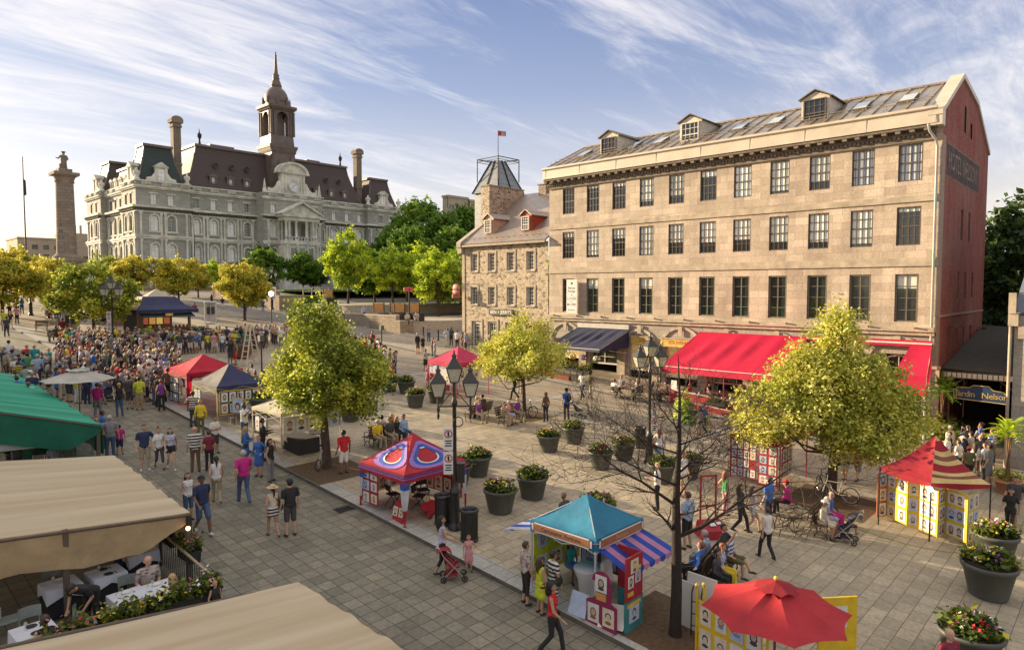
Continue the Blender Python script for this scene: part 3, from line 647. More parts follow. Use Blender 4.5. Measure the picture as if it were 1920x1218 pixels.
for xa, za, xb, zb in ((HX-.55,13.35,47.0,15.25),(HX-.55,13.35,47.0,15.25)):
    mb.add([(xa,BJ1-.3,za+.3),(xb,BJ1-.3,zb+.45),(xb,BJ1+.3,zb+.45),(xa,BJ1+.3,za+.3),(xa,BJ1-.3,za-.2),(xb,BJ1-.3,zb-.2),(xb,BJ1+.3,zb-.2),(xa,BJ1+.3,za-.2)],[(0,1,2,3),(7,6,5,4),(0,4,5,1),(1,5,6,2),(2,6,7,3),(3,7,4,0)]); break
mb.box(HX-.45, HX+.25, BJ1-.3, BJ1+.25, 12.6, 13.45)
mb.build('gable_coping', M_slab, bj)
mb = MB(); mb.box(46.85,52.0,BJ1-1.15,BJ1+.1,19.3,19.45); mb.box(51.4,52.6,BJ0+6.3,BJ0+7.3,17.6,19.6); mb.box(51.3,52.7,BJ0+6.2,BJ0+7.4,19.6,19.7); mb.build('chimney', M_rub, bj)
M_pinkb = mat('pale terracotta cladding', (.50,.33,.24), .8, .2, 2)
for u, mm in ((45.5, M_pinkb), (40.7, mat('red oxide cladding', (.36,.09,.05), .8, .25, 2))):
    dormer(bj, u, HX+.9, 14.35, 1.25, 1.45, M_frameW, mm, M_tin, s2, nx=4, nz=5)
sg = empty('shop_sign', (HX-.2, 42.9, 7), 'black signboard with white lettering on the rough stone wall', 'sign')
mb = MB(); mb.box(HX-.18,HX-.06,41.35,44.4,6.75,7.3); mb.build('board', mat('black sign paint', (.02,.018,.015), .5, .1), sg)
M_wl = mat('white lettering', (.85,.83,.76), .6, 0)
lettering("BEN", .46, (HX-.185, 43.8, 7.02), (0,-1,0), (0,0,1), M_wl, sg, .004, .95); lettering("JERRY'S", .46, (HX-.185, 42.2, 7.02), (0,-1,0), (0,0,1), M_wl, sg, .004, .95)
mb = MB(); mb.ball((HX-.19,43.1,7.02),(.01,.1,.13),8,6); mb.build('emblem', mat('green emblem', (.25,.45,.08), .6, 0), sg)
cn = empty('hanging_sign', (HX-.6, BJ1, 8.6), 'pink hanging ice cream cone sign on the corner bracket of the stone house', 'sign')
mb = MB(); mb.lathe([(.001,.75),(.35,.7),(.45,.45),(.5,.25),(.42,.2)], 12, (HX-.75,BJ1+.1,8.9), sx=.4); mb.lathe([(.45,.2),(.5,.0),(.42,-.2),(.3,-.22)], 12, (HX-.75,BJ1+.1,8.85), sx=.4); mb.build('ice_cream', mat('pink sign paint', (.55,.20,.20), .6, .15), cn)
mb = MB(); mb.box(HX-1.25,HX-.3,BJ1+.02,BJ1+.18,8.3,8.68); mb.build('cone', mat('waffle sign paint', (.36,.14,.08), .6, .2), cn)
mb = MB(); mb.path([(HX,BJ1+.1,9.6),(HX-.7,BJ1+.1,10.2),(HX-1.3,BJ1+.1,10.0),(HX-1.45,BJ1+.1,9.6)], .03, 6); mb.bar((HX,BJ1+.1,9.75),(HX-1.1,BJ1+.1,9.75),.04); mb.bar((HX-.75,BJ1+.1,9.75),(HX-.75,BJ1+.1,9.5),.03); mb.build('bracket', inkk, cn)

tw = empty('glazed_pyramid_tower', (78.7, 78, 6), 'steep glass and metal pyramid roof with steel frame and flagpole behind the stone house', 'tower')
tx, ty = 78.7, 77.0
mb = MB(); b0, t0 = 3.0, .75; zb_, zt_ = 24.6, 29.9
q0 = [(tx-b0,ty-b0),(tx+b0,ty-b0),(tx+b0,ty+b0),(tx-b0,ty+b0)]; q1 = [(tx-t0,ty-t0),(tx+t0,ty-t0),(tx+t0,ty+t0),(tx-t0,ty+t0)]
mb.add([(x,y,zb_) for x,y in q0]+[(x,y,zt_) for x,y in q1], [(0,1,5,4),(1,2,6,5),(2,3,7,6),(3,0,4,7),(4,5,6,7)]); mb.box(tx-b0+.3,tx+b0-.3,ty-b0+.3,ty+b0-.3,8,zb_)
mb.build('roof', brickmat('grey metal cladding', (.23,.25,.26), (.27,.29,.30), (.10,.10,.10), .6, .9, .03, .5, .4, 'hz', .2, .2), tw)
mb = MB()
for x, y in q0[:1]+q0[1:2]+q0[3:]:
    X = tx+(x-tx)*.8; Y = ty+(y-ty)*.8; mb.bar((X,Y,26.5),(X,Y,30.1),.12)
P4 = [(tx+(x-tx)*.8, ty+(y-ty)*.8) for x, y in q0]
for i in range(4): mb.bar((*P4[i],30.1),(*P4[(i+1)%4],30.1),.12); mb.bar((*P4[i],29.7),(*P4[(i+1)%4],29.7),.08); mb.bar((*P4[i],30.1),(*q1[i],29.9),.08)
for i in range(4): mb.bar((*q0[i],zb_),(*q1[i],zt_+.05),.22)
mb.bar((tx,ty-b0-.05,zb_),(tx,ty-t0-.05,zt_),.2); mb.bar((tx-b0-.05,ty,zb_),(tx-t0-.05,ty,zt_),.2)
mb.build('steel_frame', inkk, tw)
mb = MB(); mb.tube((tx,ty,29.9),(tx,ty,34.9),.07,.04,6); mb.build('flagpole', inkk, tw)
mb = MB(); sagpanel(mb, (tx,ty,34.8),(tx+.9,ty-.9,34.7),(tx+.9,ty-.9,33.9),(tx,ty,34.0),8,4,.08); mb.build('flag', stripemat('striped flag cloth', (.5,.06,.05), (.42,.36,.34), 'x', .8), tw)

mk = empty('market_roof', (46, 6.3, 5), 'dark terraced corrugated roofs over the passage between the brick gable and the edge building', 'roof')
mb = MB()
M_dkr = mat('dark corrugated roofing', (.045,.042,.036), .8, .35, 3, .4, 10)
for k in range(6):
    x0_ = 45.6+k*2.2; mb.slab([(x0_,HY0-.15,4.5+k*.32),(x0_,4.55,4.35+k*.32),(x0_+2.35,4.55,4.7+k*.32),(x0_+2.35,HY0-.15,4.85+k*.32)], -.1)
mb.build('roofing', M_dkr, mk)
mb = MB(); mb.box(45.45,45.6,4.55,HY0-.15,4.05,4.42,0)
for k in range(15): mb.box(45.43,45.449,4.6+k*.245,4.6+k*.245+.19,4.1,4.37,1)
mb.build('fascia', [M_frameB, M_frameW], mk)
mb = MB(); 
for y in (7.9,4.8): mb = MB(); mb.tube((45.6,y,4.05),(45.6,y,.4),.06,n=6); mb.bar((45.6,y,3.5),(45.6,y+(.7 if y < 6 else -.7),4.03),.06); mb.build('post', M_frameB, mk)
pw = empty('passage_shade_sheet', (53,6.3,0), 'dark sheet added in place of shade at the back of the passage', 'wall'); mb = MB(); mb.box(53,53.3,4.5,8.3,-.5,5.2); mb.build('wall', M_dkr, pw)  # added sheet, its dark colour stands in for shade under the roofs
js = empty('garden_sign', (44.9, 6.2, 3.9), 'dark blue scalloped signboard with gold letters over the crowded passage', 'sign')
mb = MB(); o = [(y,z-.52) for y,z in [(7.5,3.5),(5.05,3.4),(5.0,3.85),(5.25,4.05),(5.7,4.1),(5.9,4.3),(6.6,4.3),(6.8,4.15),(7.3,4.15),(7.55,3.95)]]
mb.prism([(y,z) for y,z in o], 'x', 44.88, 44.96); mb.build('board', mat('navy sign paint', (.02,.05,.12), .5, .15), js)
M_gold = mat('gold leaf', (.62,.45,.16), .4, .1, metal=.3)
lettering('Jardin', .46, (44.875, 6.98, 3.27), (0,-1,0), (0,0,1), M_gold, js, .006, .9); lettering('Nelson', .46, (44.875, 5.62, 3.24), (0,-1,0), (0,0,1), M_gold, js, .006, .9)
mb = MB(); mb.path([(44.87,y,z) for y,z in o]+[(44.87,*o[0])], .025, 5); mb.build('gold_edge', M_gold, js)
for y in (7.0,5.4): mb = MB(); mb.tube((45.55,y,4.05),(44.92,y,3.6),.015,n=4); mb.build('hanger', inkk, js)
eb = empty('edge_building', (40, 3, 0), 'grey stone building with steep blue grey slate roof beyond the garden sign', 'building')
mb = MB(); mb.box(40.2,54,-12,4.35,-2,7.9); mb.build('wall', M_hbase, eb)
mb = MB(); mb.add([(40.1,4.45,8.05),(54,4.45,8.05),(54,3.2,13.5),(40.1,3.2,13.5),(40.1,-12,13.5),(54,-12,13.5),(40.1,4.45,8.0),(40.1,-12,8.0)],[(0,1,2,3),(3,2,5,4),(0,3,4,7)])
mb.build('roof', brickmat('blue slate sheets', (.20,.24,.31), (.23,.27,.35), (.08,.09,.11), 3.0, 1.0, .03, .5, .5, 'yz', .2, .2), eb, fix=False)
mb = MB(); mb.box(40.0,54,4.2,4.6,7.4,8.0); mb.box(39.95,40.15,4.3,4.6,8.0,9.0); mb.box(40.05,40.19,3.9,4.2,6.8,7.4); mb.tube((40.1,4.5,7.4),(40.1,4.5,.3),.07,n=6); mb.build('gutter', M_trim, eb)

for y0_, y1_, h_, lb in ((-46,-14,15,'stone terrace house below the camera side, south block'),(30,62,10.5,'stone terrace house on the camera side, middle block'),(64,104,11,'stone terrace house on the camera side, upper block')):
    r = empty('terrace_house', (-9, (y0_+y1_)/2, SL*y0_), lb, 'house', 'terrace houses along the camera side')
    mb = MB(); wall_holes(mb, y0_, y1_, SL*y0_-2, SL*y0_+h_, [(y-.5,y+.5,SL*y0_+k,SL*y0_+k+1.9) for y in np.arange(y0_+3,y1_-2,3.5) for k in (4,8)], lambda u,z,d: (-3.5-d,u,z), .3); mb.box(-16,-3.9,y0_,y1_,SL*y0_-2,SL*y0_+h_); mb.build('wall', M_rubb, r)
    mb = MB(); mb.prism([(-3.3,SL*y0_+h_),(-9.5,SL*y0_+h_+4),(-16.2,SL*y0_+h_)], 'y', y0_, y1_); mb.build('roof', M_mroof, r)
CX = 86.6
M_lime = brickmat('grey green limestone', (.33,.325,.285), (.43,.42,.365), (.2,.2,.17), 1.1, .42, .012, .5, .85, 'hz', .3, .55, (.15,.16,.12), .14, streak=.4)
M_limeT = mat('limestone trim', (.62,.60,.51), .85, .35, .5, .2, 6)
M_slate = stripemat('purple brown roof courses', (.10,.078,.072), (.05,.038,.037), 'z', .55, .82, .6)
M_slateG = stripemat('green black roof courses', (.05,.068,.062), (.024,.032,.031), 'z', .55, .82, .5)
M_cop = mat('dark bronze sheet', (.14,.105,.09), .55, .25, .6, .1, 4)
M_winL = mat('painted reflection window', (.88,.90,.82), .12, .22, .5, coat=.5)  # near-white base colour paints in a bright reflection
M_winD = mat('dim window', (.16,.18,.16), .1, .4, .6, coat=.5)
ch = empty('city_hall', (CX, 160, 8.9), 'grand grey stone city hall with mansard roofs, clock gable and tall domed tower', 'city hall')
PF = lambda y0: (lambda u, z, d: (u, y0+d, z))
PS = lambda x0: (lambda u, z, d: (x0+d, u, z))
LV = [(10.2,13.4,1.5,'r'), (15.8,19.2,1.7,'a'), (22.0,25.5,1.7,'a'), (27.95,30.15,1.3,'r')]
segs = [  # P, u0, u1, bays
    (PF(160), 50.8, 62.2, [54.5, 58.1]), (PF(161.5), 62.2, 78.6, [64.2, 68.2, 72.3, 76.4]),
    (PF(161.5), 94.6, 111.0, [96.8, 100.9, 105.0, 109.0]), (PF(160), 111.0, 122.4, [115.1, 118.7]),
    (PF(157), 78.6, 94.6, [80.9, 92.3]), 
    (PS(50.8), 160, 169.3, [163.2, 166.4]), (PS(52.2), 169.3, 184.7, [171.4, 174.9, 178.4, 181.9]), (PS(50.8), 184.7, 196, [188.3, 192.2])]
mb = MB()
for P, a, b, bays in segs:
    holes = [(u-w_/2, u+w_/2, z0, z1) for u in bays for z0, z1, w_, k in LV]
    wall_holes(mb, a, b, 8.5, 33, holes, P, .55)
for x0_, x1_, y0_, y1_ in ((62.2,62.21,160,161.5),(111,111.01,160,161.5),(78.6,78.61,157,161.5),(94.6,94.61,157,161.5),(122.39,122.4,160,196)): mb.box(x0_,x1_,y0_,y1_,8.5,33)
mb.box(50.8,52.2,169.29,169.3,8.5,33); mb.box(50.8,52.2,184.7,184.71,8.5,33)
mb.box(52.4, 122, 162.3, 195.5, 31, 32.9)
mb.build('wall', M_lime, ch, fix=False)
def band(mb, P, a, b, z0, z1, pr_, e0=0., e1=0.):
    a -= e0*pr_; b += e1*pr_
    pts = [P(u, z, d) for d in (-pr_, .02) for u, z in ((a,z0),(b,z0),(b,z1),(a,z1))]
    mb.add(pts, [(0,1,2,3),(7,6,5,4),(0,4,5,1),(1,5,6,2),(2,6,7,3),(3,7,4,0)])
mb = MB(); md = MB()
for i, (P, a, b, bays) in enumerate(segs):
    e0, e1 = ((1,1),(0,0),(0,0),(1,1),(1,1),(0,1),(0,0),(1,1))[i]
    for z0, z1, p_ in ((14.2,14.6,.25),(20.2,20.6,.3),(20.6,21.05,.45),(26.0,26.35,.3),(27.0,27.45,.95),(31.2,31.5,.35),(31.5,31.8,.6),(32.75,33.02,.3)): band(mb, P, a, b, z0+i*.0006, z1+i*.0006, p_+i*.0007, e0, e1)
    band(md, P, a, b, 26.72, 27.0, .5, e0, e1)
    n_ = int((b-a)/.62)
    for k in range(n_):
        u = a+.3+k*(b-a-.3)/n_; band(md, P, u, u+.3, 26.42, 26.72, .62)
mb.build('cornice', M_limeT, ch); md.build('cornice_brackets', mat('dark bracket stone', (.13,.13,.10), .9, .3, 1), ch)  # bracket course is darker than the cornice trim
mb = MB()
for i, (P, a, b, bays) in enumerate(segs):      # pilasters in pairs between bays, corner piers
    cuts = [a+.45] + [(u+v)/2 for u, v in zip(bays[:-1], bays[1:])] + [b-.45]
    if i == 4: cuts = [79.1, 82.6, 90.6, 94.1]
    for z0, z1 in ((14.6,20.2),(21.05,26.0)):
        for c_ in cuts:
            for o in (-.42, .42):
                if not (a+.1 < c_+o < b-.1): continue
                band(mb, P, c_+o-.2, c_+o+.2, z0, z1, .22); band(mb, P, c_+o-.28, c_+o+.28, z0, z0+.4, .3); band(mb, P, c_+o-.3, c_+o+.3, z1-.45, z1, .32)
    for u in bays:
        for z0, z1, w_, k in LV:
            if k == 'r': band(mb, P, u-w_/2-.25, u+w_/2+.25, z1+.02, z1+.28, .14); band(mb, P, u-w_/2-.2, u+w_/2+.2, z0-.25, z0-.02, .16)
            else:
                zc = z1-w_/2
                for s_ in (-1, 1): band(mb, P, u+s_*(w_/2+.18)-.17, u+s_*(w_/2+.18)+.17, z0, zc, .12)
                r0, r1 = w_/2, w_/2+.36; kk = 9
                for q in range(kk):
                    t0, t1 = math.pi*q/kk, math.pi*(q+1)/kk
                    Q = [(u+r*math.cos(t), zc+r*math.sin(t)) for r, t in ((r0,t0),(r1,t0),(r1,t1),(r0,t1))]
                    mb.add([P(x,z,-.12) for x,z in Q]+[P(x,z,.1) for x,z in Q], [(0,1,2,3),(0,4,5,1),(1,5,6,2),(2,6,7,3),(3,7,4,0)])
                    if q < kk:
                        e0 = (u+math.copysign(w_/2, math.cos((t0+t1)/2)), z1) 
                        mb.add([P(u+r0*math.cos(t0), zc+r0*math.sin(t0), .02), P(u+r0*math.cos(t1), zc+r0*math.sin(t1), .02), P(e0[0], e0[1], .02)], [(0,1,2)])
                band(mb, P, u-.16, u+.16, z1-.05, z1+.55, .2); band(mb, P, u-w_/2-.5, u+w_/2+.5, z0-.35, z0-.02, .25)
    for u in np.arange(a+1.2, b-1.2, 4.1):
        for k in range(7): band(mb, P, u+k*.28, u+k*.28+.14, 31.95, 32.6, .62)
mb.build('pilasters', M_limeT, ch, fix=False)
rs = random.Random(5)
for i, (P, a, b, bays) in enumerate(segs):
    for u in bays:
        for z0, z1, w_, k in LV:
            side = i > 4
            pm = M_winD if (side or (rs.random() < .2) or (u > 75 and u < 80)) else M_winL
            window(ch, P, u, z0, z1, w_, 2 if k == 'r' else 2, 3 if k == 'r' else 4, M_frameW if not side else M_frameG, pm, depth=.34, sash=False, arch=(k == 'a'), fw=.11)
mb = MB()
mb.box(82.0,91.2,153.4,157.0,8.6,20.2); mb.box(81.7,91.5,153.1,157.0,20.2,21.1)
mb.box(81.8,91.4,153.1,157.0,26.0,26.9); mb.box(81.3,91.9,152.6,157.0,26.9,27.4)
mb.prism([(81.2,27.4),(92.0,27.4),(86.6,30.2)], 'y', 153.3, 157.0)
for s_ in (-1, 1):
    mb.add([(CX+s_*5.6,152.5,27.4),(CX,152.5,30.35),(CX,152.5,30.75),(CX+s_*5.9,152.5,27.6),(CX+s_*5.6,157,27.4),(CX,157,30.35),(CX,157,30.75),(CX+s_*5.9,157,27.6)],[(0,1,2,3),(3,2,6,7),(0,4,5,1),(0,3,7,4)])
for k in range(9): mb.box(82.9+k*.85, 83.0+k*.85+.12, 153.15, 153.35, 21.1, 21.9)
mb.box(82.2,91.0,153.1,153.4,21.9,22.05)
mb.build('portico', M_limeT, ch)
for u in (82.5,83.35,85.2,88.0,89.85,90.7):
    mb = MB(); mb.lathe([(.42,0),(.42,.35),(.33,.4),(.30,2.6),(.26,4.3),(.40,4.55),(.42,4.9)], 12, (u,153.7,21.1)); mb.build('column', M_limeT, ch)
for u in (82.5,90.7,85.2,88.0):
    mb = MB(); mb.lathe([(.42,0),(.42,.4),(.33,.45),(.28,4.8),(.42,5.1),(.42,5.4)], 10, (u,153.2,14.7)); mb.build('column', M_limeT, ch)
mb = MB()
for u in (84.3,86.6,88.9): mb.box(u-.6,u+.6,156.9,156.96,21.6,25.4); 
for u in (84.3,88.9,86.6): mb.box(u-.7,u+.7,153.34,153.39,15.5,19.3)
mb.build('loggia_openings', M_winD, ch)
mb = MB(); y0_ = 157.3
pts = [(82.4,33),(82.4,33.6),(82.9,34.2),(83.3,35.2),(83.3,38.3)]
pts2 = pts+[(2*CX-x, z) for x, z in reversed(pts)]
mb.prism(pts2, 'y', y0_, y0_+1.4)
for k in range(12):
    t0, t1 = math.pi*k/12, math.pi*(k+1)/12
    q = [(CX+r*math.cos(t), 38.4+r*.62*math.sin(t)) for r, t in ((0,t0),(3.9,t0),(3.9,t1))]; mb.prism(q, 'y', y0_+.1, y0_+1.3)
    q = [(CX+r*math.cos(t), 38.4+r*.62*math.sin(t)) for r, t in ((3.5,t0),(4.3,t0),(4.3,t1),(3.5,t1))]; mb.prism(q, 'y', y0_-.35, y0_+1.5)
mb.box(82.2,91.0,y0_-.4,y0_+1.5,38.1,38.45)
for u in (83.7,84.5,88.7,89.5): mb.box(u-.2,u+.2,y0_-.2,y0_-.002,33.2,38.1)
for s_ in (-1,1):       # scroll volutes beside the clock and obelisks
    for rr in (1.1,.7): mb.lathe([(rr,-.3),(rr,.3)], 12, (0,0,0)) if False else None
    mb.prism([(CX+s_*3.3,33.0),(CX+s_*6.8,33.0),(CX+s_*6.6,34.2),(CX+s_*5.4,34.0),(CX+s_*4.6,34.6),(CX+s_*3.9,36.0),(CX+s_*3.3,36.2)],'y',y0_+.2,y0_+.8)
    mb.lathe([(.55,0),(.55,.7),(.35,.9),(.42,1.1),(.04,3.3)], 4, (CX+s_*7.5,157.6,33.0), sm=False)
mb.build('clock_gable', M_limeT, ch)
mb = MB(); 
def ringy(mb, c, r0, r1, d0, d1, n, m=0):
    for k in range(n):
        t0, t1 = 2*math.pi*k/n, 2*math.pi*(k+1)/n
        mb.prism([(c[0]+r*math.cos(t), c[1]+r*math.sin(t)) for r, t in ((r0,t0),(r1,t0),(r1,t1),(r0,t1))], 'y', d0, d1, m)
ringy(mb, (CX,35.05), 1.2, 1.5, y0_-.4, y0_-.003, 24)
cf = mb.build('clock', M_limeT, ch)
mb = MB(); mb.prism([(CX+1.2*math.cos(2*math.pi*k/24), 35.05+1.2*math.sin(2*math.pi*k/24)) for k in range(24)], 'y', y0_-.2, y0_-.004); mb.build('dial', mat('white dial', (.72,.74,.76), .5, 0), cf)
mb = MB(); 
for k in range(12): t = math.pi*k/6; mb.bar((CX+.9*math.cos(t),y0_-.21,35.05+.9*math.sin(t)),(CX+1.08*math.cos(t),y0_-.21,35.05+1.08*math.sin(t)),.07,.03)
mb.bar((CX,y0_-.22,35.05),(CX+.62,y0_-.22,35.6),.1,.03); mb.bar((CX,y0_-.24,35.05),(CX-.65,y0_-.24,34.35),.12,.03); mb.build('clock_hands', inkk, cf)
def mansard(mb, x0, x1, y0, y1, z0, z1, ins, ins2=None, m=0, flare=.8, cap=1):
    ins2 = ins2 or ins; n = 6; rings = []
    for k in range(n+1):
        t = k/n; f = 1-(1-t)**1.35 if flare else t; s_ = f
        rings.append([(x0+ins*s_, y0+ins2*s_), (x1-ins*s_, y0+ins2*s_), (x1-ins*s_, y1-ins2*s_), (x0+ins*s_, y1-ins2*s_)])
    for k in range(n):
        za, zb = z0+(z1-z0)*k/n, z0+(z1-z0)*(k+1)/n
        for i in range(4):
            a, b = rings[k][i], rings[k][(i+1)%4]; c, d = rings[k+1][(i+1)%4], rings[k+1][i]; mb.poly([(*a,za),(*b,za),(*c,zb),(*d,zb)], m)
    r = rings[-1]
    mb.box(r[0][0]-.35, r[1][0]+.35, r[0][1]-.35, r[2][1]+.35, z1, z1+.55, cap)
    for i in range(4):
        for k in range(n):
            za, zb = z0+(z1-z0)*k/n, z0+(z1-z0)*(k+1)/n; mb.bar((*rings[k][i],za),(*rings[k+1][i],zb),.28,m=cap)
mb = MB(); mansard(mb, 51.7,61.4,160.9,169.3,33,41.0,2.0,2.0); mb.build('pavilion_roof', [M_slateG, M_cop], ch)
mb = MB(); mansard(mb, 111.8,121.5,160.9,169.3,33,40.6,2.0,2.0); mb.build('pavilion_roof', [M_slate, M_cop], ch)
mb = MB(); mansard(mb, 51.7,61.4,185,195.2,33,40.2,2.0,2.0); mb.build('pavilion_roof', [M_slate, M_cop], ch)
mb = MB(); mansard(mb, 62.6,110.8,162.6,186,33,43.2,3.4,3.0); mb.box(70,76,167,171,43.7,44.5,1); mb.box(96,100,167,171,43.7,44.4,1); mb.build('main_roof', [M_slate, M_cop], ch)
mb = MB(); mansard(mb, 52.8,63.5,169.0,186,33,37.6,1.8,1.8); mb.build('side_roof', [M_slate, M_cop], ch)
def stonedormer(parent, P, u, z, big, fm, bm):
    w_, h_ = (1.7, 3.0) if big else (.95, 1.5)
    m = MB(); band(m, P, u-w_/2-.45, u-w_/2+.12, z, z+h_, .25); band(m, P, u+w_/2-.12, u+w_/2+.45, z, z+h_, .25); band(m, P, u-w_/2-.6, u+w_/2+.6, z+h_, z+h_+.25, .4)
    band(m, P, u-w_/2, u+w_/2, z-.2, z+.1, .3)
    q = [P(u-w_/2-.7,z+h_+.25,-.45), P(u+w_/2+.7,z+h_+.25,-.45), P(u,z+h_+1.0*(1.3 if big else .8),-.45)]; q2 = [P(u-w_/2-.7,z+h_+.25,2.2), P(u+w_/2+.7,z+h_+.25,2.2), P(u,z+h_+1.0*(1.3 if big else .8),2.2)]
    m.add(q+q2, [(0,1,2),(0,3,4,1),(1,4,5,2),(2,5,3,0)])
    q = [P(u-w_/2-.3,z,-.2), P(u-w_/2-.3,z+h_+.2,-.2), P(u-w_/2-.3,z+h_+.2,2.4), P(u-w_/2-.3,z,.4)]; m.add(q, [(0,1,2,3)])
    q = [P(u+w_/2+.3,z,-.2), P(u+w_/2+.3,z+h_+.2,-.2), P(u+w_/2+.3,z+h_+.2,2.4), P(u+w_/2+.3,z,.4)]; m.add(q, [(0,1,2,3)])
    if big:
        for s_ in (-1,1):
            k = [(u+s_*(w_/2+.45),z-.2),(u+s_*(w_/2+2.4),z-.2),(u+s_*(w_/2+2.2),z+.7),(u+s_*(w_/2+1.2),z+.9),(u+s_*(w_/2+.45),z+2.0)]
            m.add([P(a,b,-.2) for a,b in k]+[P(a,b,.3) for a,b in k],[tuple(range(5)),(5,6,7,8,9)]+[(i,(i+1)%5,(i+1)%5+5,i+5) for i in range(5)])
    d = m.build('dormer', bm, parent, fix=False); window(d, P, u, z+.15, z+h_-.05, w_-.2, 2, 3, M_frameW, M_winL, depth=-.05, sash=False, fw=.09)
stonedormer(ch, PF(160.7), 56.4, 33.1, True, None, M_limeT); stonedormer(ch, PF(160.7), 116.8, 33.1, True, None, M_limeT)
stonedormer(ch, PS(51.4), 164.8, 33.1, True, None, M_limeT); stonedormer(ch, PS(51.4), 190.2, 33.1, True, None, M_limeT)
for u in (69.0,73.2,77.3,96.6,101.2,105.4): stonedormer(ch, PF(163.3), u, 34.4, False, None, M_cop)
for u in (172,175.5,179,182): stonedormer(ch, PS(52.7), u, 33.2, False, None, M_limeT)
for u in (70.0,74.0,77.8,100.2,104.2):
    mb = MB(); mb.lathe([(.25,0),(.55,0),(.55,.5)], 12, (0,0,0)); mb.xf(Matrix.Translation((u,164.4,38.9)) @ Matrix.Rotation(R(90),4,'X')); mb.build('oculus', M_cop, ch)
for x_ in (61.7, 111.6):
    mb = MB(); mb.box(x_-.85,x_+.85,165.1,166.9,33,46.8); mb.box(x_-1.0,x_+1.0,165,167,38,38.5); mb.box(x_-1.05,x_+1.05,164.9,167.1,46.8,47.3); mb.box(x_-1.3,x_+1.3,164.7,167.3,47.8,48.4); mb.box(x_-.9,x_+.9,165.05,166.95,47.3,47.8)
    for k in range(8): t0, t1 = math.pi*k/8, math.pi*(k+1)/8; mb.prism([(x_,48.4)]+[(x_+1.35*math.cos(t),48.4+.95*math.sin(t)) for t in (t0,t1)],'y',164.7,167.3)
    for s_ in (-1,1): mb.box(x_+s_*.5-.2,x_+s_*.5+.2,165.0,165.08,39,46)
    mb.build('chimney', mat('brown stone chimney', (.21,.17,.13), .9, .3, .6, .3, 5), ch)
for x_, z_ in ((67.2,43.6),(106.0,43.6)):
    mb = MB(); mb.lathe([(.5,0),(.3,.5),(.2,1.3),(.5,2.0),(.55,2.6),(.2,2.9),(.12,3.3),(.02,4.0)], 8, (x_,166.2,z_)); mb.build('finial', inkk, ch)
for x_, y_ in ((61.9,160.6),(51.3,160.5),(111.3,160.6),(122,160.6),(51.3,185.2)):
    mb = MB(); mb.lathe([(.6,0),(.6,.5),(.3,.7),(.75,1.5),(.7,1.9),(.2,2.2),(.25,2.5),(.02,2.8)], 8, (x_,y_,32.9)); mb.build('urn', M_limeT, ch)
TX, TY = CX, 165.2
mb = MB()
def sq(mb, h, z0, z1, h2=None, m=0, ch_=0.):
    h2 = h if h2 is None else h2; V = []
    for hh, z in ((h, z0), (h2, z1)):
        c_ = hh*ch_
        V += [(TX+a, TY+b, z) for a, b in ((-hh+c_,-hh),(hh-c_,-hh),(hh,-hh+c_),(hh,hh-c_),(hh-c_,hh),(-hh+c_,hh),(-hh,hh-c_),(-hh,-hh+c_))]
    mb.add(V, [tuple(range(7,-1,-1)), tuple(range(8,16))]+[(i,(i+1)%8,(i+1)%8+8,i+8) for i in range(8)], m)
sq(mb,3.5,33,44.0,3.2,ch_=.001); sq(mb,3.3,44.0,44.5,3.5,ch_=.001); sq(mb,3.5,44.5,45.2,3.7,ch_=.08); sq(mb,3.8,45.2,45.9,3.9,ch_=.08); sq(mb,3.3,45.9,48.4,3.1,ch_=.12)
for s_ in (-1,1): mb.box(TX+s_*2.4-.5,TX+s_*2.4+.5,TY-3.45,TY-3.3,34,43.5); mb.box(TX-3.45,TX-3.3,TY+s_*2.4-.5,TY+s_*2.4+.5,34,43.5)
mb.box(TX-1.3,TX+1.3,TY-3.42,TY-3.3,38.2,42.2)
for sx_ in (-1,1):
    for sy_ in (-1,1):
        cx_, cy_ = TX+sx_*2.25, TY+sy_*2.25
        mb.box(cx_-.75,cx_+.75,cy_-.75,cy_+.75,48.4,54.9); mb.lathe([(.3,0),(.25,5.6),(.4,6.0)],8,(cx_+sx_*.85,cy_+sy_*.85,48.6))
        for a_,b_ in ((sx_*.8,0),(0,sy_*.8)): mb.lathe([(.26,0),(.22,5.5),(.34,5.9)],8,(cx_+a_*1.05,cy_+b_*1.05,48.6))
for ax in (0, 1):
    for s_ in (-1, 1):
        for k in range(8):
            t0, t1 = math.pi*k/8, math.pi*(k+1)/8
            Q = [(1.5*math.cos(t0),53.0+1.5*math.sin(t0)),(1.5*math.cos(t1),53.0+1.5*math.sin(t1)),(1.5*math.cos(t1),54.9),(1.5*math.cos(t0),54.9)]
            if ax == 0: mb.prism([(TX+a,b) for a,b in Q],'y',TY+s_*2.9-.2,TY+s_*2.9+.2)
            else: mb.prism([(TY+a,b) for a,b in Q],'x',TX+s_*2.9-.2,TX+s_*2.9+.2)
sq(mb,3.4,54.9,55.4,3.7,ch_=.15); sq(mb,3.9,55.4,56.0,4.0,ch_=.15); sq(mb,3.0,56.0,57.4,2.9,ch_=.3)
sq(mb,1.1,48.4,54.9,1.1,ch_=.001)
mb.build('tower', M_cop, ch)
mb = MB(); mb.lathe([(3.1,57.2),(3.15,57.6),(3.0,58.6),(2.7,59.5),(2.1,60.4),(1.45,61.0),(1.2,61.2),(1.45,61.4),(1.4,61.8)],16,(TX,TY,0)); mb.build('dome', M_cop, ch)
for k in range(8):
    t = math.pi/8+k*math.pi/4; mb = MB(); mb.lathe([(.3,56.0),(.3,57.6),(.05,58.5)],6,(TX+3.3*math.cos(t),TY+3.3*math.sin(t),0)); mb.build('pinnacle', M_cop, ch)
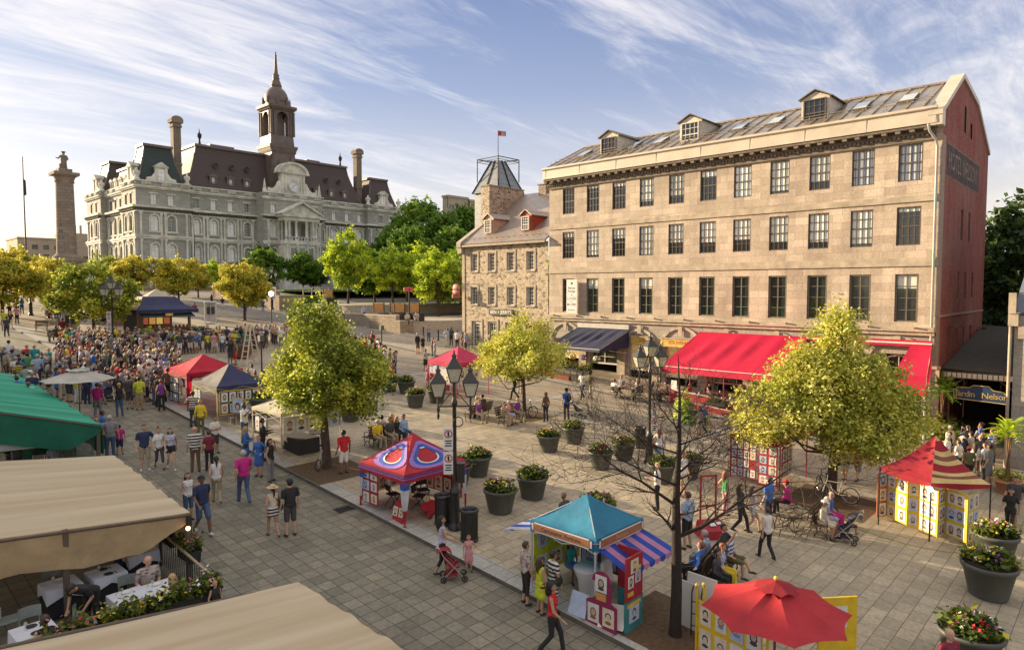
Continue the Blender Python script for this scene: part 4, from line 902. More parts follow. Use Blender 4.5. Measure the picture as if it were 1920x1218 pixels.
mb = MB(); mb.lathe([(1.3,61.8),(1.1,62.6),(.8,63.2),(1.0,63.5),(.75,63.7),(.85,64.3),(.55,64.7),(.42,66),(.25,69),(.35,69.3),(.14,69.5),(.2,69.9),(.02,70.4)],10,(TX,TY,0)); mb.build('spire', M_cop, ch)
mb = MB(); mb.lathe([(.02,2.3),(.5,2.2),(.95,.5),(1.1,0)],12,(TX,TY,50.2)); mb.build('bell', M_winD, ch)

nc = empty('monument_column', (25.4, 108, 8.8), 'tall stone column with a statue on top at the head of the square', 'monument')
mb = MB(); M_colst = brickmat('weathered drum stone', (.24,.19,.15), (.34,.27,.21), (.16,.13,.10), .8, .42, .02, .5, .95, 'hz', .7, .5, (.12,.10,.09), .5)
mb.lathe([(1.22,13.9),(1.15,17),(1.05,23.7)],24,(25.4,108,0)); mb.build('shaft', M_colst, nc)
mb = MB(); mb.box(23.6,27.2,106.2,109.8,12.9,13.3); mb.box(23.85,26.95,106.45,109.55,8.8,12.9); mb.box(23.4,27.4,106,110,8.7,9.4); mb.lathe([(1.75,13.3),(1.7,13.6),(1.5,13.7),(1.3,13.95)],24,(25.4,108,0)); mb.build('pedestal', M_colst, nc)
mb = MB(); mb.lathe([(1.05,23.6),(1.2,23.75),(1.1,23.95),(1.35,24.6)],24,(25.4,108,0)); mb.box(23.9,26.9,106.5,109.5,24.6,25.0); mb.box(24.6,26.2,107.2,108.8,25.0,25.5); mb.build('capital', M_colst, nc)
mb = MB(); sx_, sy_ = 25.4, 108
mb.path([(sx_,sy_,25.5),(sx_,sy_,26.3),(sx_,sy_,26.9),(sx_,sy_,27.35),(sx_,sy_,27.5)],[.42,.35,.36,.42,.12],10); mb.ball((sx_,sy_,27.72),.2,10,6); mb.lathe([(.05,.1),(.3,.03),(.3,0),(.2,-.05)],8,(sx_,sy_,27.85))
mb.path([(sx_-.35,sy_,27.3),(sx_-.6,sy_,26.9),(sx_-.95,sy_-.2,26.95)],[.12,.1,.06],6); mb.path([(sx_+.35,sy_,27.3),(sx_+.5,sy_,26.9),(sx_+.25,sy_-.3,26.7)],[.12,.1,.08],6); mb.box(sx_-.55,sx_-.2,sy_-.2,sy_+.2,25.5,26.2)
mb.build('statue', M_trimD, nc)
M_apt = brickmat('tan apartment brick', (.42,.34,.24), (.48,.39,.28), (.36,.29,.21), 2, .8, .02, .5, .9, 'hz', .1, .15)
def block(label, x0, x1, y0, y1, zt_, ncol, nrow, zb=8.8, extra=None, m=M_apt):
    r = empty('apartment_block', ((x0+x1)/2, y0, zb), label, 'building')
    mb = MB(); holes = []
    for i in range(ncol):
        for j in range(nrow):
            u = x0+(x1-x0)*(i+.5)/ncol; z = zt_-2.4-j*2.9
            if z > zb+1: holes.append((u-.8, u+.8, z-.9, z+.6))
    wall_holes(mb, x0, x1, zb-.5, zt_, holes, PF(y0), .3); mb.box(x0, x1, y0+.31, y1, zb-.5, zt_-.01); mb.box(x0-.2, x1+.2, y0-.2, y1+.2, zt_, zt_+.5)
    if extra: extra(mb)
    mb.build('wall', m, r)
    for h in holes[:60]:
        mb = MB(); mb.box(h[0]+.05,h[1]-.05,y0+.22,y0+.28,h[2],h[3]); mb.build('window', M_winD, r)
    return r
def ex1(mb):
    for k in range(4): mb.tube((61+k*1.6,262,27.5),(61+k*1.6,262,30.5),.35,n=6)
    mb.box(60,68,259,270,20,27.6)
block('tan apartment block with four roof vents, far behind the column', 47.5, 59.5, 258, 275, 25.0, 4, 6, extra=ex1)
block('tan apartment block visible between the column and city hall', 64.5, 73, 270, 290, 25.8, 4, 6)
block('beige block seen above the big green trees', 107.5, 114, 122, 124, 31.2, 3, 6)
block('beige block behind the green trees, beside the pyramid tower', 114.6, 126, 122, 126, 30.8, 4, 6)
rng = np.random.default_rng(11)
def leafcloud(name, pts, size, mats, parent, mi=None, flat=.35, seed=0, aspect=1.7, fold=True):
    """one mesh of small leaves at pts (N,3); each leaf a diamond bent along its rib"""
    g = np.random.default_rng(seed); n = len(pts); pts = np.asarray(pts, float)
    nv = g.normal(size=(n,3)); nv[:,2] = np.abs(nv[:,2])+flat; nv /= np.linalg.norm(nv,axis=1,keepdims=True)
    t = g.normal(size=(n,3)); t -= nv*(t*nv).sum(1,keepdims=True); t /= np.linalg.norm(t,axis=1,keepdims=True)
    b = np.cross(nv,t); s = (size*(.65+.7*g.random(n)))[:,None]
    P = np.stack([pts-t*s*aspect*.5, pts-b*s*.5+nv*s*.12, pts+t*s*aspect*.5, pts+b*s*.5+nv*s*.12], 1).reshape(-1,3)
    me = bpy.data.meshes.new(name); me.vertices.add(4*n); me.vertices.foreach_set('co', P.astype(np.float32).ravel())
    me.loops.add(4*n); me.loops.foreach_set('vertex_index', np.arange(4*n, dtype=np.int32)); me.polygons.add(n)
    me.polygons.foreach_set('loop_start', np.arange(0,4*n,4,dtype=np.int32)); me.polygons.foreach_set('loop_total', np.full(n,4,dtype=np.int32))
    for m in mats: me.materials.append(m)
    if mi is not None: me.polygons.foreach_set('material_index', np.asarray(mi, dtype=np.int32))
    me.update(calc_edges=True)
    o = bpy.data.objects.new(name, me); sc.collection.objects.link(o)
    if parent is not None: o.parent = parent
    return o
def leafmat(name, col, var=.35, trans=.35, hue=0.0):
    m = mat(name, col, .55, var, .9, trans=trans, spec=.35); return m
M_lf1 = leafmat('green leaves', (.10,.15,.018)); M_lf2 = leafmat('yellow green leaves', (.23,.25,.025)); M_lf3 = leafmat('dark leaves', (.035,.07,.012))
M_fl = [mat('white petals',(.75,.72,.60),.6,0), mat('pink petals',(.62,.16,.30),.6,0), mat('yellow petals',(.80,.55,.05),.6,0), mat('red petals',(.60,.03,.04),.6,0), mat('purple petals',(.25,.08,.32),.6,0)]
M_blk = mat('black cast iron', (.018,.018,.017), .38, .2, 6, spec=.6); M_pot = mat('grey green planter', (.085,.092,.080), .55, .25, 1.5, .1, 8); M_soil = mat('dark soil', (.05,.035,.022), 1, .3, 8, .5, 30)
M_lglass = mat('lantern glass', (.62,.60,.48), .15, .15, 4, coat=.4, trans=.3); M_terra = mat('terracotta', (.42,.18,.09), .8, .2, 3)
def lamp_proto(name, H=5.8, box=True, signs=True):
    r = empty(name, (0,0,0))
    mb = MB(); mb.lathe([(.24,0),(.24,.12),(.19,.18),(.17,.25),(.15,1.15),(.18,1.2),(.18,1.28),(.10,1.36),(.072,1.5),(.062,H-1.75),(.10,H-1.7),(.10,H-1.6),(.055,H-1.5),(.05,H-.95)],14,(0,0,0)); mb.build('post', M_blk, r)
    mb = MB()
    for s in (-1,1): mb.bar((0,0,H-1.75),(s*.52,0,H-1.75),.045); mb.bar((s*.1,0,H-1.3),(s*.45,0,H-1.72),.03); mb.lathe([(.02,-.42),(.05,-.3),(.025,-.22),(.06,-.1),(.03,.02),(.05,.25),(.03,.32)],8,(s*.52,0,H-1.75))
    mb.build('cross_arm', M_blk, r)
    for x, z in ((0,H-.95),(-.52,H-1.42),(.52,H-1.42)):
        mb = MB(); h, a, b = .46, .13, .25
        for i in range(4):
            t0 = math.pi/4+i*math.pi/2; t1 = t0+math.pi/2; q = 1.414
            mb.bar((x+a*q*math.cos(t0),a*q*math.sin(t0),z),(x+b*q*math.cos(t0),b*q*math.sin(t0),z+h),.025)
            mb.bar((x+b*q*math.cos(t0),b*q*math.sin(t0),z+h),(x+b*q*math.cos(t1),b*q*math.sin(t1),z+h),.03); mb.bar((x+a*q*math.cos(t0),a*q*math.sin(t0),z),(x+a*q*math.cos(t1),a*q*math.sin(t1),z),.025)
        mb.lathe([(.37,z+h),(.10,z+h+.30),(.09,z+h+.36),(.13,z+h+.38),(.05,z+h+.45),(.03,z+h+.5),(.045,z+h+.53),(.005,z+h+.57)],4,(x,0,0),sm=False,a0=math.pi/4,a1=math.pi/4+2*math.pi)
        mb.box(x-.13,x+.13,-.13,.13,z-.03,z)
        l = mb.build('lantern', M_blk, r)
        mb = MB(); mb.add([(x-a,-a,z+.003),(x+a,-a,z+.003),(x+a,a,z+.003),(x-a,a,z+.003),(x-b+.01,-b+.01,z+h-.01),(x+b-.01,-b+.01,z+h-.01),(x+b-.01,b-.01,z+h-.01),(x-b+.01,b-.01,z+h-.01)],[(0,1,5,4),(1,2,6,5),(2,3,7,6),(3,0,4,7)]); mb.build('lantern_glass', M_lglass, l)
    if box:
        mb = MB(); mb.box(.08,.32,-.12,.12,1.55,2.15); mb.box(.06,.34,-.14,.14,2.15,2.19); mb.build('control_box', M_blk, r)
        mb = MB(); mb.lathe([(.14,-.03),(.17,-.03),(.17,.03),(.14,.03),(.14,-.03)],14,(0,0,0)); mb.xf(Matrix.Translation((.12,-.05,3.55))@Matrix.Rotation(R(90),4,'X')); mb.build('ring', M_blk, r)
    return r
M_sgw = mat('white sign face', (.72,.70,.66), .5, .05, 5)
def nosign(parent, x, y, z, t='STOP'):
    mb = MB(); mb.box(x-.36,x-.04,y-.012,y+.012,z-.42,z+.30); o = mb.build('parking_sign', M_sgw, parent, world=False)
    mb = MB()
    for k in range(16):
        t0, t1 = 2*math.pi*k/16, 2*math.pi*(k+1)/16; mb.prism([(x-.2+rr*math.cos(q), z+.10+rr*math.sin(q)) for rr, q in ((.10,t0),(.135,t0),(.135,t1),(.10,t1))],'y',y-.016,y-.0125)
    mb.bar((x-.28,y-.015,z+.18),(x-.12,y-.015,z+.02),.03,.004); mb.build('prohibition_ring', mat('sign red',(.5,.03,.03),.5,0), o, world=False)
    mb = MB(); mb.box(x-.23,x-.17,y-.0145,y-.0122,z+.02,z+.18)
    for i, w_ in enumerate((.22,.18,.22)): mb.box(x-.2-w_/2,x-.2+w_/2,y-.015,y-.0125,z-.14-i*.08,z-.10-i*.08)
    mb.build('lettering', inkk, o, world=False)
lampP = lamp_proto('street_lamp')
for z in (3.05,2.25): nosign(lampP, 0, -.03, z)
lampP.location = (14.41,16.1,gz(16.1,14.4)); lampP.rotation_euler[2] = R(-40)
tag(lampP, 'tall black three lantern street lamp standing between two slatted litter bins', 'street lamp', 'three lantern street lamps')
lampB = lamp_proto('street_lamp', 5.8, False); lampB.location = G(1217,868); lampB.rotation_euler[2] = R(-30)
for z in (2.55,1.8): nosign(lampB, .42, -.03, z)
tag(lampB, 'black three lantern street lamp in front of the yellow shop sign', 'street lamp', 'three lantern street lamps')
lampC = lamp_proto('street_lamp', 5.9, False)
for z in (3.0,2.25): nosign(lampC, -.03, -.03, z)
lampC.location = G(213,668); lampC.rotation_euler[2] = R(-45); tag(lampC, 'three lantern street lamp rising from the dense crowd beside the blue kiosk', 'street lamp', 'three lantern street lamps')
for (px, y_, lb) in ((185,98,'distant three lantern lamp left of the pale tent peak'),(290,96,'distant three lantern lamp in front of the city hall left corner'),(57,84,'distant three lantern lamp among yellow trees at the far left'),(510,84,'dark three lantern lamp behind the lit globe lamp, right of the golden tree')):
    c = copy_tree(lampB) if px != 510 else copy_tree(lampB)
    d = ray(px, 560); x = d[0]*y_/d[1]; c.location = (x, y_, gz(y_, x)); tag(c, lb, 'street lamp', 'three lantern street lamps')
def pole(label, p, h, top='box', name='signal_post'):
    r = empty(name, p, label, 'post'); mb = MB(); mb.lathe([(.12,0),(.1,.3),(.05,.5),(.045,h)],8); mb.build('pole', M_blk, r, world=False)
    if top == 'box': mb = MB(); mb.box(-.14,.14,-.14,.14,h,h+.35); mb.build('head_box', M_pot, r, world=False)
    if top == 'globe':
        mb = MB(); mb.ball((0,0,h+.22),.22,10,8); mb.build('lit_globe', mat('lit lamp globe',(1,.85,.6),.5,0,emis=(1,.78,.45,9)), r, world=False)
    return r
pole('thin black post with a grey box, left of the big leafy tree', G(492,752), 3.4)
pole('thin black post with a box in the crowd right of the big tree', G(716,682), 2.7)
pole('thin black lamp post with a lit white globe, right of the golden tree', G(510,640), 4.1, 'globe', 'globe_lamp')
def bollard(p): 
    r = MB().lathe([(.11,0),(.11,.1),(.075,.15),(.07,.95),(.09,1.0),(.05,1.08),(.001,1.1)],10).build('bollard', M_blk); r.location = p; return r
tag(bollard(G(794,632)), 'black iron bollard below the wide steps, nearer the steps', 'bollard', 'black bollards')
tag(bollard(G(822,638)), 'black iron bollard near the stone house door, nearer the house', 'bollard', 'black bollards')
fp = empty('flagpole', (25,150,8.8), 'thin flagpole with a furled flag on the skyline beyond the column', 'flagpole')
_d = ray(50,500); fp.location = (_d[0]*150/_d[1],150,8.8)
mb = MB(); mb.tube((0,0,0),(0,0,24.5),.16,.08,6); mb.build('pole', M_blk, fp, world=False); mb = MB(); sagpanel(mb,(0,0,20.5),(.35,-.1,20.2),(.4,-.1,17.6),(0,0,17.4),4,6,.1); mb.build('flag', M_blk, fp, world=False)
_d = ray(365,500); ms = empty('signal_mast', (_d[0]*118/_d[1],118,8.8), 'slim mast carrying a dark cluster of lights in front of the city hall', 'mast')
mb = MB(); mb.tube((0,0,0),(0,0,11.5),.14,.09,6); mb.build('pole', M_blk, ms, world=False)
mb = MB()
for k in range(26): a = k*2.4; mb.ball((.45*math.cos(a),.45*math.sin(a),1.2+k*.17),.22,5,4)
mb.build('light_cluster', M_blk, ms, world=False)
rs_ = empty('street_sign', G(794,640), 'small red street sign on a dark post below the trees', 'sign')
rs_.location = (47.2,60.3,4.6); mb = MB(); mb.tube((0,0,0),(0,0,4.7),.09,n=8); mb.build('pole', M_blk, rs_, world=False)
mb = MB(); mb.box(-.75,.55,-.05,.05,4.3,4.75); mb.build('plate', mat('salmon sign plate',(.62,.14,.12),.6,.05), rs_, world=False)
mb = MB(); 
for k,w_ in ((-.55,.3),(-.15,.2),(.15,.25)): mb.box(k,k+w_,-.056,-.051,4.45,4.6)
mb.build('lettering', M_bur, rs_, world=False)
def planter_proto(name, rt, rb, h, pm, seed, dome=.34, n=750, fl=(0,1,2)):
    r = empty(name, (0,0,0))
    mb = MB(); mb.lathe([(rb*.96,0),(rb,.06),(rt*.93,h-.12),(rt,h-.11),(rt*1.03,h-.02),(rt*.98,h),(rt*.93,h-.01),(rt*.90,h-.10)],28); mb.build('pot', pm, r, world=False)
    mb = MB(); mb.lathe([(rt*.9,h-.09),(.3,h-.02),(.001,h)],16); mb.build('soil', M_soil, r, world=False)
    g = np.random.default_rng(seed); P = []; mi = []
    nc = 34
    for k in range(nc):
        a = g.random()*2*math.pi; q = rt*.82*math.sqrt(g.random()); c = np.array([q*math.cos(a), q*math.sin(a), h+dome*(1-(q/rt)**2)*(.35+.6*g.random())]); kind = 0 if g.random() < .5 else (1 if g.random() < .6 else 2)
        m_ = n//nc; pp = c+g.normal(size=(m_,3))*np.array([.10,.10,.07]); P.append(pp); mi += [kind]*m_
    P = np.concatenate(P); leafcloud('plant', P, .085, [M_lf1, M_lf2, M_lf3], r, mi, .5, seed)
    nf = 60; a = g.random(nf)*2*math.pi; q = rt*.85*np.sqrt(g.random(nf)); F = np.stack([q*np.cos(a), q*np.sin(a), h+dome*(1-(q/rt)**2)*.9+.05+.05*g.random(nf)],1); grp = (a*1.3+q*3).astype(int)%len(fl)
    F = np.repeat(F,3,0)+g.normal(size=(nf*3,3))*.016; leafcloud('blossom', F, .062, [M_fl[i] for i in fl], r, np.repeat(grp,3), 1.0, seed+1, 1.0)
    return r
potP = [planter_proto('flower_planter', .60,.42,.82, M_pot, 21), planter_proto('flower_planter', .60,.42,.82, M_pot, 33, fl=(0,2,4)), planter_proto('flower_planter', .60,.42,.82, M_pot, 44, .28, fl=(1,0,3))]
PLANT = [(938,958,1.0,0,'grey round planter nearest the two litter bins, yellow and white flowers'),(998,932,1.0,1,'grey round planter just right of the nearest plaza planter'),(895,890,.97,2,'grey round planter between the painted tent and its nearest neighbours'),
 (1029,845,.92,0,'sunlit tan looking planter left of the pair near the strolling pushchair man'),(1075,829,.92,1,'planter with twigs in front, right of the sunlit tan looking one'),(1126,877,.92,2,'planter with pink flowers left of the bare tree'),(1169,860,.92,0,'planter beside the bicycle by the second lamp'),
 (1240,903,.95,1,'planter partly hidden behind the bare tree trunk, left one'),(1290,895,.95,2,'planter right behind the bare tree trunk, right one'),(1122,985,.98,0,'planter behind the peak of the blue roofed stall'),
 (762,737,.95,1,'small looking planter at the right edge of the big leafy tree, further one'),(779,762,.95,0,'planter at the right edge of the big leafy tree, nearer one'),(819,754,.95,2,'planter beneath the pink tent, behind the lamp lantern'),(858,908,.95,1,'planter hidden behind the lamp post and painted tent corner'),
 (730,733,.95,0,'planter half hidden by leaves of the big tree'),(657,788,.95,2,'planter under the big leafy tree by the benches')]
usedp = set()
def place_pot(px, py, s, k, lb, grp='round flower planters on the plaza'):
    o = potP[k] if k not in usedp else copy_tree(potP[k]); usedp.add(k)
    o.location = G(px, py); o.scale = (s,s,s); o.rotation_euler[2] = px*.7; tag(o, lb, 'planter', grp); return o
for a in PLANT: place_pot(*a)
for px, py, s, k, lb in ((1853,1116,1.18,1,'large planter with pink flowers at the right edge, nearer of the overlapping two'),(1864,1050,1.12,0,'large planter behind another one at the right edge'),(1817,1252,1.15,2,'large planter cut off by the bottom edge of the picture, green with white flowers')): place_pot(px,py,s,k,lb)
o = place_pot(490,782,1.3,0,'wide dark planter at the foot of the thin post, left of the cream tent'); 
def trough(p, L_, W_, H_, rz, label, m, leaves=True, fl=(3,2,1), n=500, seed=3, name='planter_box', spread=.12, zs=.12, over=.0):
    r = empty(name, p, label, 'planter', None, rz); mb = MB()
    mb.add([(-L_/2*.94,-W_/2*.9,0),(L_/2*.94,-W_/2*.9,0),(L_/2*.94,W_/2*.9,0),(-L_/2*.94,W_/2*.9,0),(-L_/2,-W_/2,H_),(L_/2,-W_/2,H_),(L_/2,W_/2,H_),(-L_/2,W_/2,H_)],[(0,3,2,1),(0,1,5,4),(1,2,6,5),(2,3,7,6),(3,0,4,7)]); mb.box(-L_/2*.97,L_/2*.97,-W_/2*.95,W_/2*.95,H_-.08,H_-.05,1); mb.box(-L_/2-.02,L_/2+.02,-W_/2-.02,-W_/2,H_-.06,H_); mb.box(-L_/2-.02,L_/2+.02,W_/2,W_/2+.02,H_-.06,H_)
    mb.build('box', [m, M_soil], r, world=False)
    if leaves:
        g = np.random.default_rng(seed); P = np.stack([(g.random(n)-.5)*L_, (g.random(n)-.5)*W_*(1+over), H_+np.abs(g.normal(size=n))*zs],1); P += np.sin(P[:,:1]*9)*np.array([[0,0,spread*.5]]); leafcloud('plant', P, .075, [M_lf1, M_lf2, M_lf3], r, g.integers(0,3,n), .4, seed)
        k = n//7; P = np.stack([(g.random(k)-.5)*L_, (g.random(k)-.5)*W_*(1+over), H_+zs*.8+np.abs(g.normal(size=k))*zs*.7],1); leafcloud('blossom', P, .07, [M_fl[i] for i in fl], r, g.integers(0,len(fl),k), 1, seed+1, 1.)
    return r
M_wood = mat('brown weathered wood', (.16,.085,.04), .7, .3, 5, .2, 15); M_wood2 = mat('dark bench slats', (.09,.05,.03), .5, .25, 6)
trough(G(455,664), 5.0, 1.3, .85, R(60), 'big brown wooden trough behind the show area', mat('brown planter boards', (.13,.065,.035), .7, .3, 4), False)
def bench_proto(double=False):
    r = empty('park_bench', (0,0,0)); L_ = 1.9
    for sgn in ((1,-1) if double else (1,)):
        mb = MB()
        for k in range(4): mb.box(-L_/2,L_/2,sgn*(.06+k*.11),sgn*(.06+k*.11)+sgn*.09,.42,.455)
        mb.build('seat', M_wood2, r, world=False)
        mb = MB()
        for k in range(4): y = .045-k*.035; mb.obox((0,sgn*y,.55+k*.12),(L_/2,0,0),(0,.012,0),(0,0,.045))
        mb.build('backrest', M_wood2, r, world=False)
    for x in (-.8,0,.8):
        mb = MB()
        for sgn in ((1,-1) if double else (1,)):
            mb.path([(x,sgn*.06,.95),(x,sgn*.10,.6),(x,sgn*.12,.42),(x,sgn*.18,.2),(x,sgn*.06,.0)],.022,6); mb.path([(x,sgn*.12,.42),(x,sgn*.48,.42),(x,sgn*.5,.25),(x,sgn*.44,.12),(x,sgn*.52,.0)],.022,6); mb.path([(x,sgn*.1,.62),(x,sgn*.3,.66),(x,sgn*.48,.62),(x,sgn*.5,.42)],.018,6); mb.path([(x,sgn*.18,.2),(x,sgn*.32,.26),(x,sgn*.44,.14)],.016,5)
        mb.build('leg', M_blk, r, world=False)
    return r
benchS, benchD = bench_proto(), bench_proto(True); bu_ = set()
def bench(px, py, rz, lb, dbl=False, p=None):
    b = benchD if dbl else benchS; o = b if dbl not in bu_ else copy_tree(b); bu_.add(dbl); o.location = p or G(px,py); o.rotation_euler[2] = R(rz); tag(o, lb, 'bench', 'slatted park benches'); return o
def binn(px, py, lb, s=1.):
    r = empty('litter_bin', G(px,py), lb, 'litter bin', 'black slatted litter bins'); mb = MB()
    for k in range(26): a = k*2*math.pi/26; mb.obox((.27*math.cos(a),.27*math.sin(a),.5),(-.022*math.sin(a),.022*math.cos(a),0),(.006*math.cos(a),.006*math.sin(a),0),(0,0,.44))
    mb.build('slats', M_blk, r, world=False)
    mb = MB(); mb.lathe([(.28,.0),(.29,.02),(.29,.08),(.26,.08)],26); mb.lathe([(.26,.88),(.29,.9),(.31,.95),(.30,1.0),(.26,1.02),(.22,.99),(.21,.9)],26); mb.build('rim', M_blk, r, world=False)
    mb = MB(); mb.lathe([(.001,.1),(.22,.1),(.23,.96)],20); mb.build('liner', mat('grey bin liner',(.22,.25,.27),.5,.2,8), r, world=False); r.scale = (s,s,s); return r
binn(831,982,'black slatted litter bin between the painted tent and the lamp foot'); binn(880,1012,'black slatted litter bin nearest the little girl in pink'); binn(1200,838,'black litter bin beside the second lamp and bicycle')
M_tyre = mat('black rubber', (.02,.02,.02), .8, 0); M_chr = mat('silver metal', (.55,.55,.55), .3, .1, 5, metal=.8)
def ringtube(mb, c, R_, r_, n=22, k=5, m=0, ax='y', th=0):
    P = []
    for i in range(n):
        t = 2*math.pi*i/n
        for j in range(k):
            s = 2*math.pi*j/k; q = R_+r_*math.cos(s); o = r_*math.sin(s)
            P.append((c[0]+q*math.cos(t), c[1]+o, c[2]+q*math.sin(t)))
    mb.add(P, [(i*k+j, ((i+1)%n)*k+j, ((i+1)%n)*k+(j+1)%k, i*k+(j+1)%k) for i in range(n) for j in range(k)], m, True)
def bicycle(p, rz, lb, col, R_=.33, fold=False):
    r = empty('bicycle', p, lb, 'bicycle', None, R(rz)); wb = 1.02 if not fold else .95
    fm = mat('bicycle paint '+str(col), col, .35, 0, coat=.4)
    for x in (-wb/2, wb/2):
        mb = MB(); ringtube(mb, (x,0,R_), R_-.02, .02, m=0); w_ = mb.build('wheel', M_tyre, r, world=False)
        mb = MB(); ringtube(mb,(x,0,R_),R_-.045,.012,18,4)
        for k in range(8): a = k*math.pi/8*2; mb.bar((x,0,R_),(x+(R_-.045)*math.cos(a),0,R_+(R_-.045)*math.sin(a)),.006)
        mb.build('rim', M_chr, w_, world=False)
    mb = MB(); s1 = (-.18,0,.78 if not fold else .7); bb = (-.08,0,R_-.04); hd = (.36,0,.78 if not fold else .6)
    for a, b in ((bb,s1),(bb,(hd[0]+.02,0,hd[2]-.12)),(s1,hd),(bb,(-wb/2,0,R_)),((s1[0]+.02,0,s1[2]-.1),(-wb/2,0,R_)),(hd,(wb/2,0,R_))): mb.tube(a,b,.018,n=6)
    mb.tube(s1,(s1[0]-.03,0,.93),.014,n=6); mb.tube(hd,(hd[0]-.03,0,1.0),.016,n=6); mb.build('frame', fm, r, world=False)
    mb = MB(); mb.ball((-.22,0,.95),(.13,.06,.035),8,4); mb.build('saddle', M_tyre, r, world=False)
    mb = MB(); mb.path([(.42,-.27,1.0),(.36,-.1,1.03),(.33,0,1.0),(.36,.1,1.03),(.42,.27,1.0)],.013,6); mb.build('handlebar', M_chr, r, world=False)
    mb = MB(); mb.bar((bb[0],-.06,bb[2]),(bb[0]+.12,-.06,bb[2]-.1),.02); mb.bar((bb[0]+.08,-.12,bb[2]-.1),(bb[0]+.16,-.05,bb[2]-.1),.03); mb.bar((bb[0],.06,bb[2]),(bb[0]-.12,.06,bb[2]+.1),.02); mb.build('pedal', M_blk, r, world=False); return r
bicycle(G(602,878)+Vector((.15,.1,0)), 35, 'small wheeled folding bicycle leaning by the big tree trunk', (.5,.5,.5), .23, True)
bicycle(G(985,784), -15, 'dark bicycle leaning on the young tree trunk by the benches', (.03,.03,.035))
bicycle(G(1226,852), 20, 'bicycle parked beside the second lamp, reddish frame', (.25,.06,.05))
bicycle(G(1545,928), 40, 'black bicycle chained to the trunk of the yellow tree, left one', (.02,.02,.02)); bicycle(G(1568,940), 95, 'bicycle with pale frame by the yellow tree trunk, right one', (.4,.36,.3))
def stroller(p, rz, lb, cm, s=1.):
    r = empty('pushchair', p, lb, 'pushchair', None, R(rz)); r.scale = (s,s,s)
    mb = MB()
    for y in (-.2,.2): mb.bar((.32,y,.1),(-.30,y,.78),.025); mb.bar((-.30,y,.78),(-.42,y,1.02),.025); mb.bar((-.3,y,.1),(.1,y,.5),.022); mb.path([(-.42,y,1.02),(-.5,y,1.06),(-.52,y*.8,1.0)],.02,5)
    mb.bar((-.3,-.2,.1),(-.3,.2,.1),.02); mb.bar((.1,-.2,.33),(.1,.2,.33),.02); mb.build('frame', M_chr, r, world=False)
    for x in (.32,-.30):
        for y in (-.24,.24):
            mb = MB(); ringtube(mb,(x,y,.09),.075,.022,12,5); mb.box(x-.03,x+.03,y-.01,y+.01,.06,.12); mb.build('wheel', M_tyre, r, world=False)
    mb = MB(); mb.add([(.2,-.19,.42),(.2,.19,.42),(-.12,.19,.38),(-.12,-.19,.38),(-.34,.19,.85),(-.34,-.19,.85)],[(0,1,2,3),(3,2,4,5)]); mb.add([(.2,-.19,.42),(-.12,-.19,.38),(-.34,-.19,.85),(-.0,-.19,.55)],[(0,1,2,3)]); mb.add([(.2,.19,.42),(-.12,.19,.38),(-.34,.19,.85),(-.0,.19,.55)],[(0,1,2,3)]); mb.box(-.22,.12,-.17,.17,.16,.24)
    mb.build('seat', cm, r, world=False)
    mb = MB()
    for i in range(5):
        a0, a1 = R(15+i*27), R(15+(i+1)*27)
        mb.add([(-.28+.28*math.cos(a)*.9,y,.70+.26*math.sin(a)) for a in (a0,a1) for y in (-.2,.2)],[(0,1,3,2)],0,True)
    mb.build('hood', cm, r, world=False); return r
M_pram = mat('dark red pushchair fabric',(.28,.02,.035),.7,.15); M_pramN = mat('navy pushchair fabric',(.03,.035,.07),.7,.2)
stroller(G(850,1085), -38, 'red folding pushchair held by the woman at the kerb', M_pram, .95)
stroller(G(1085,783), -30, 'dark pushchair in front of the man with a backpack', M_pramN)
stroller(G(1583,1015), 100, 'navy pushchair with toddler beside the elderly group on the bench', M_pramN, 1.05)
stroller(G(205,752), -100, 'dark pushchair parked at the back of the crowd near the white parasol', M_pramN); stroller(G(322,672), 10, 'grey pushchair at the front row of the crowd', mat('grey pushchair fabric',(.2,.2,.2),.7,.1))
bench(722,832,5,'double bench with two groups sitting back to back, behind the painted tent',True)
bench(903,788,8,'bench facing the street near the young tree, left one'); bench(948,792,188,'bench with elderly couple near the young tree, right one',False)
bench(1335,1090,10,'double bench behind the red parasol with blue shirted man',True); bench(1532,992,186,'bench with the elderly group in caps by the yellow tree')
bench(105,598,0,'far bench under the yellow trees with four people',True); bench(115,640,-4,'long bench under the second tree near the phone booth',True); bench(160,668,0,'dark bench at the back of the crowd',True); bench(90,620,2,'bench end nearest the left edge under the trees')
def booth(px, py, lb):
    r = empty('phone_booth', G(px,py), lb, 'phone booth', 'glass phone booths', R(-20)); mb = MB()
    for x in (-.55,.55):
        for y in (-.4,.4): mb.box(x-.03,x+.03,y-.03,y+.03,0,2.3)
    mb.box(-.6,.6,-.45,.45,2.2,2.36); mb.box(-.6,.6,-.45,.45,0,.05); mb.build('frame', M_chr, r, world=False)
    mb = MB(); mb.box(-.52,.52,-.02,.02,.3,2.2); mb.box(-.02,.02,-.38,.38,.3,2.2); mb.build('panel', mat('frosted panel',(.55,.52,.46),.3,.1), r, world=False)
    mb = MB(); mb.box(-.35,-.05,-.2,-.03,1.0,1.75); mb.box(.1,.4,-.2,-.03,1.0,1.75); mb.build('telephone', M_blk, r, world=False); return r
booth(133,628,'silver and glass phone booth under the trees behind the crowd'); booth(395,606,'silver phone booth right of the blue kiosk')
ld = empty('stepladder', G(470,683), 'tall white stepladder in the middle of the crowd circle', 'ladder', None, R(25)); mb = MB()
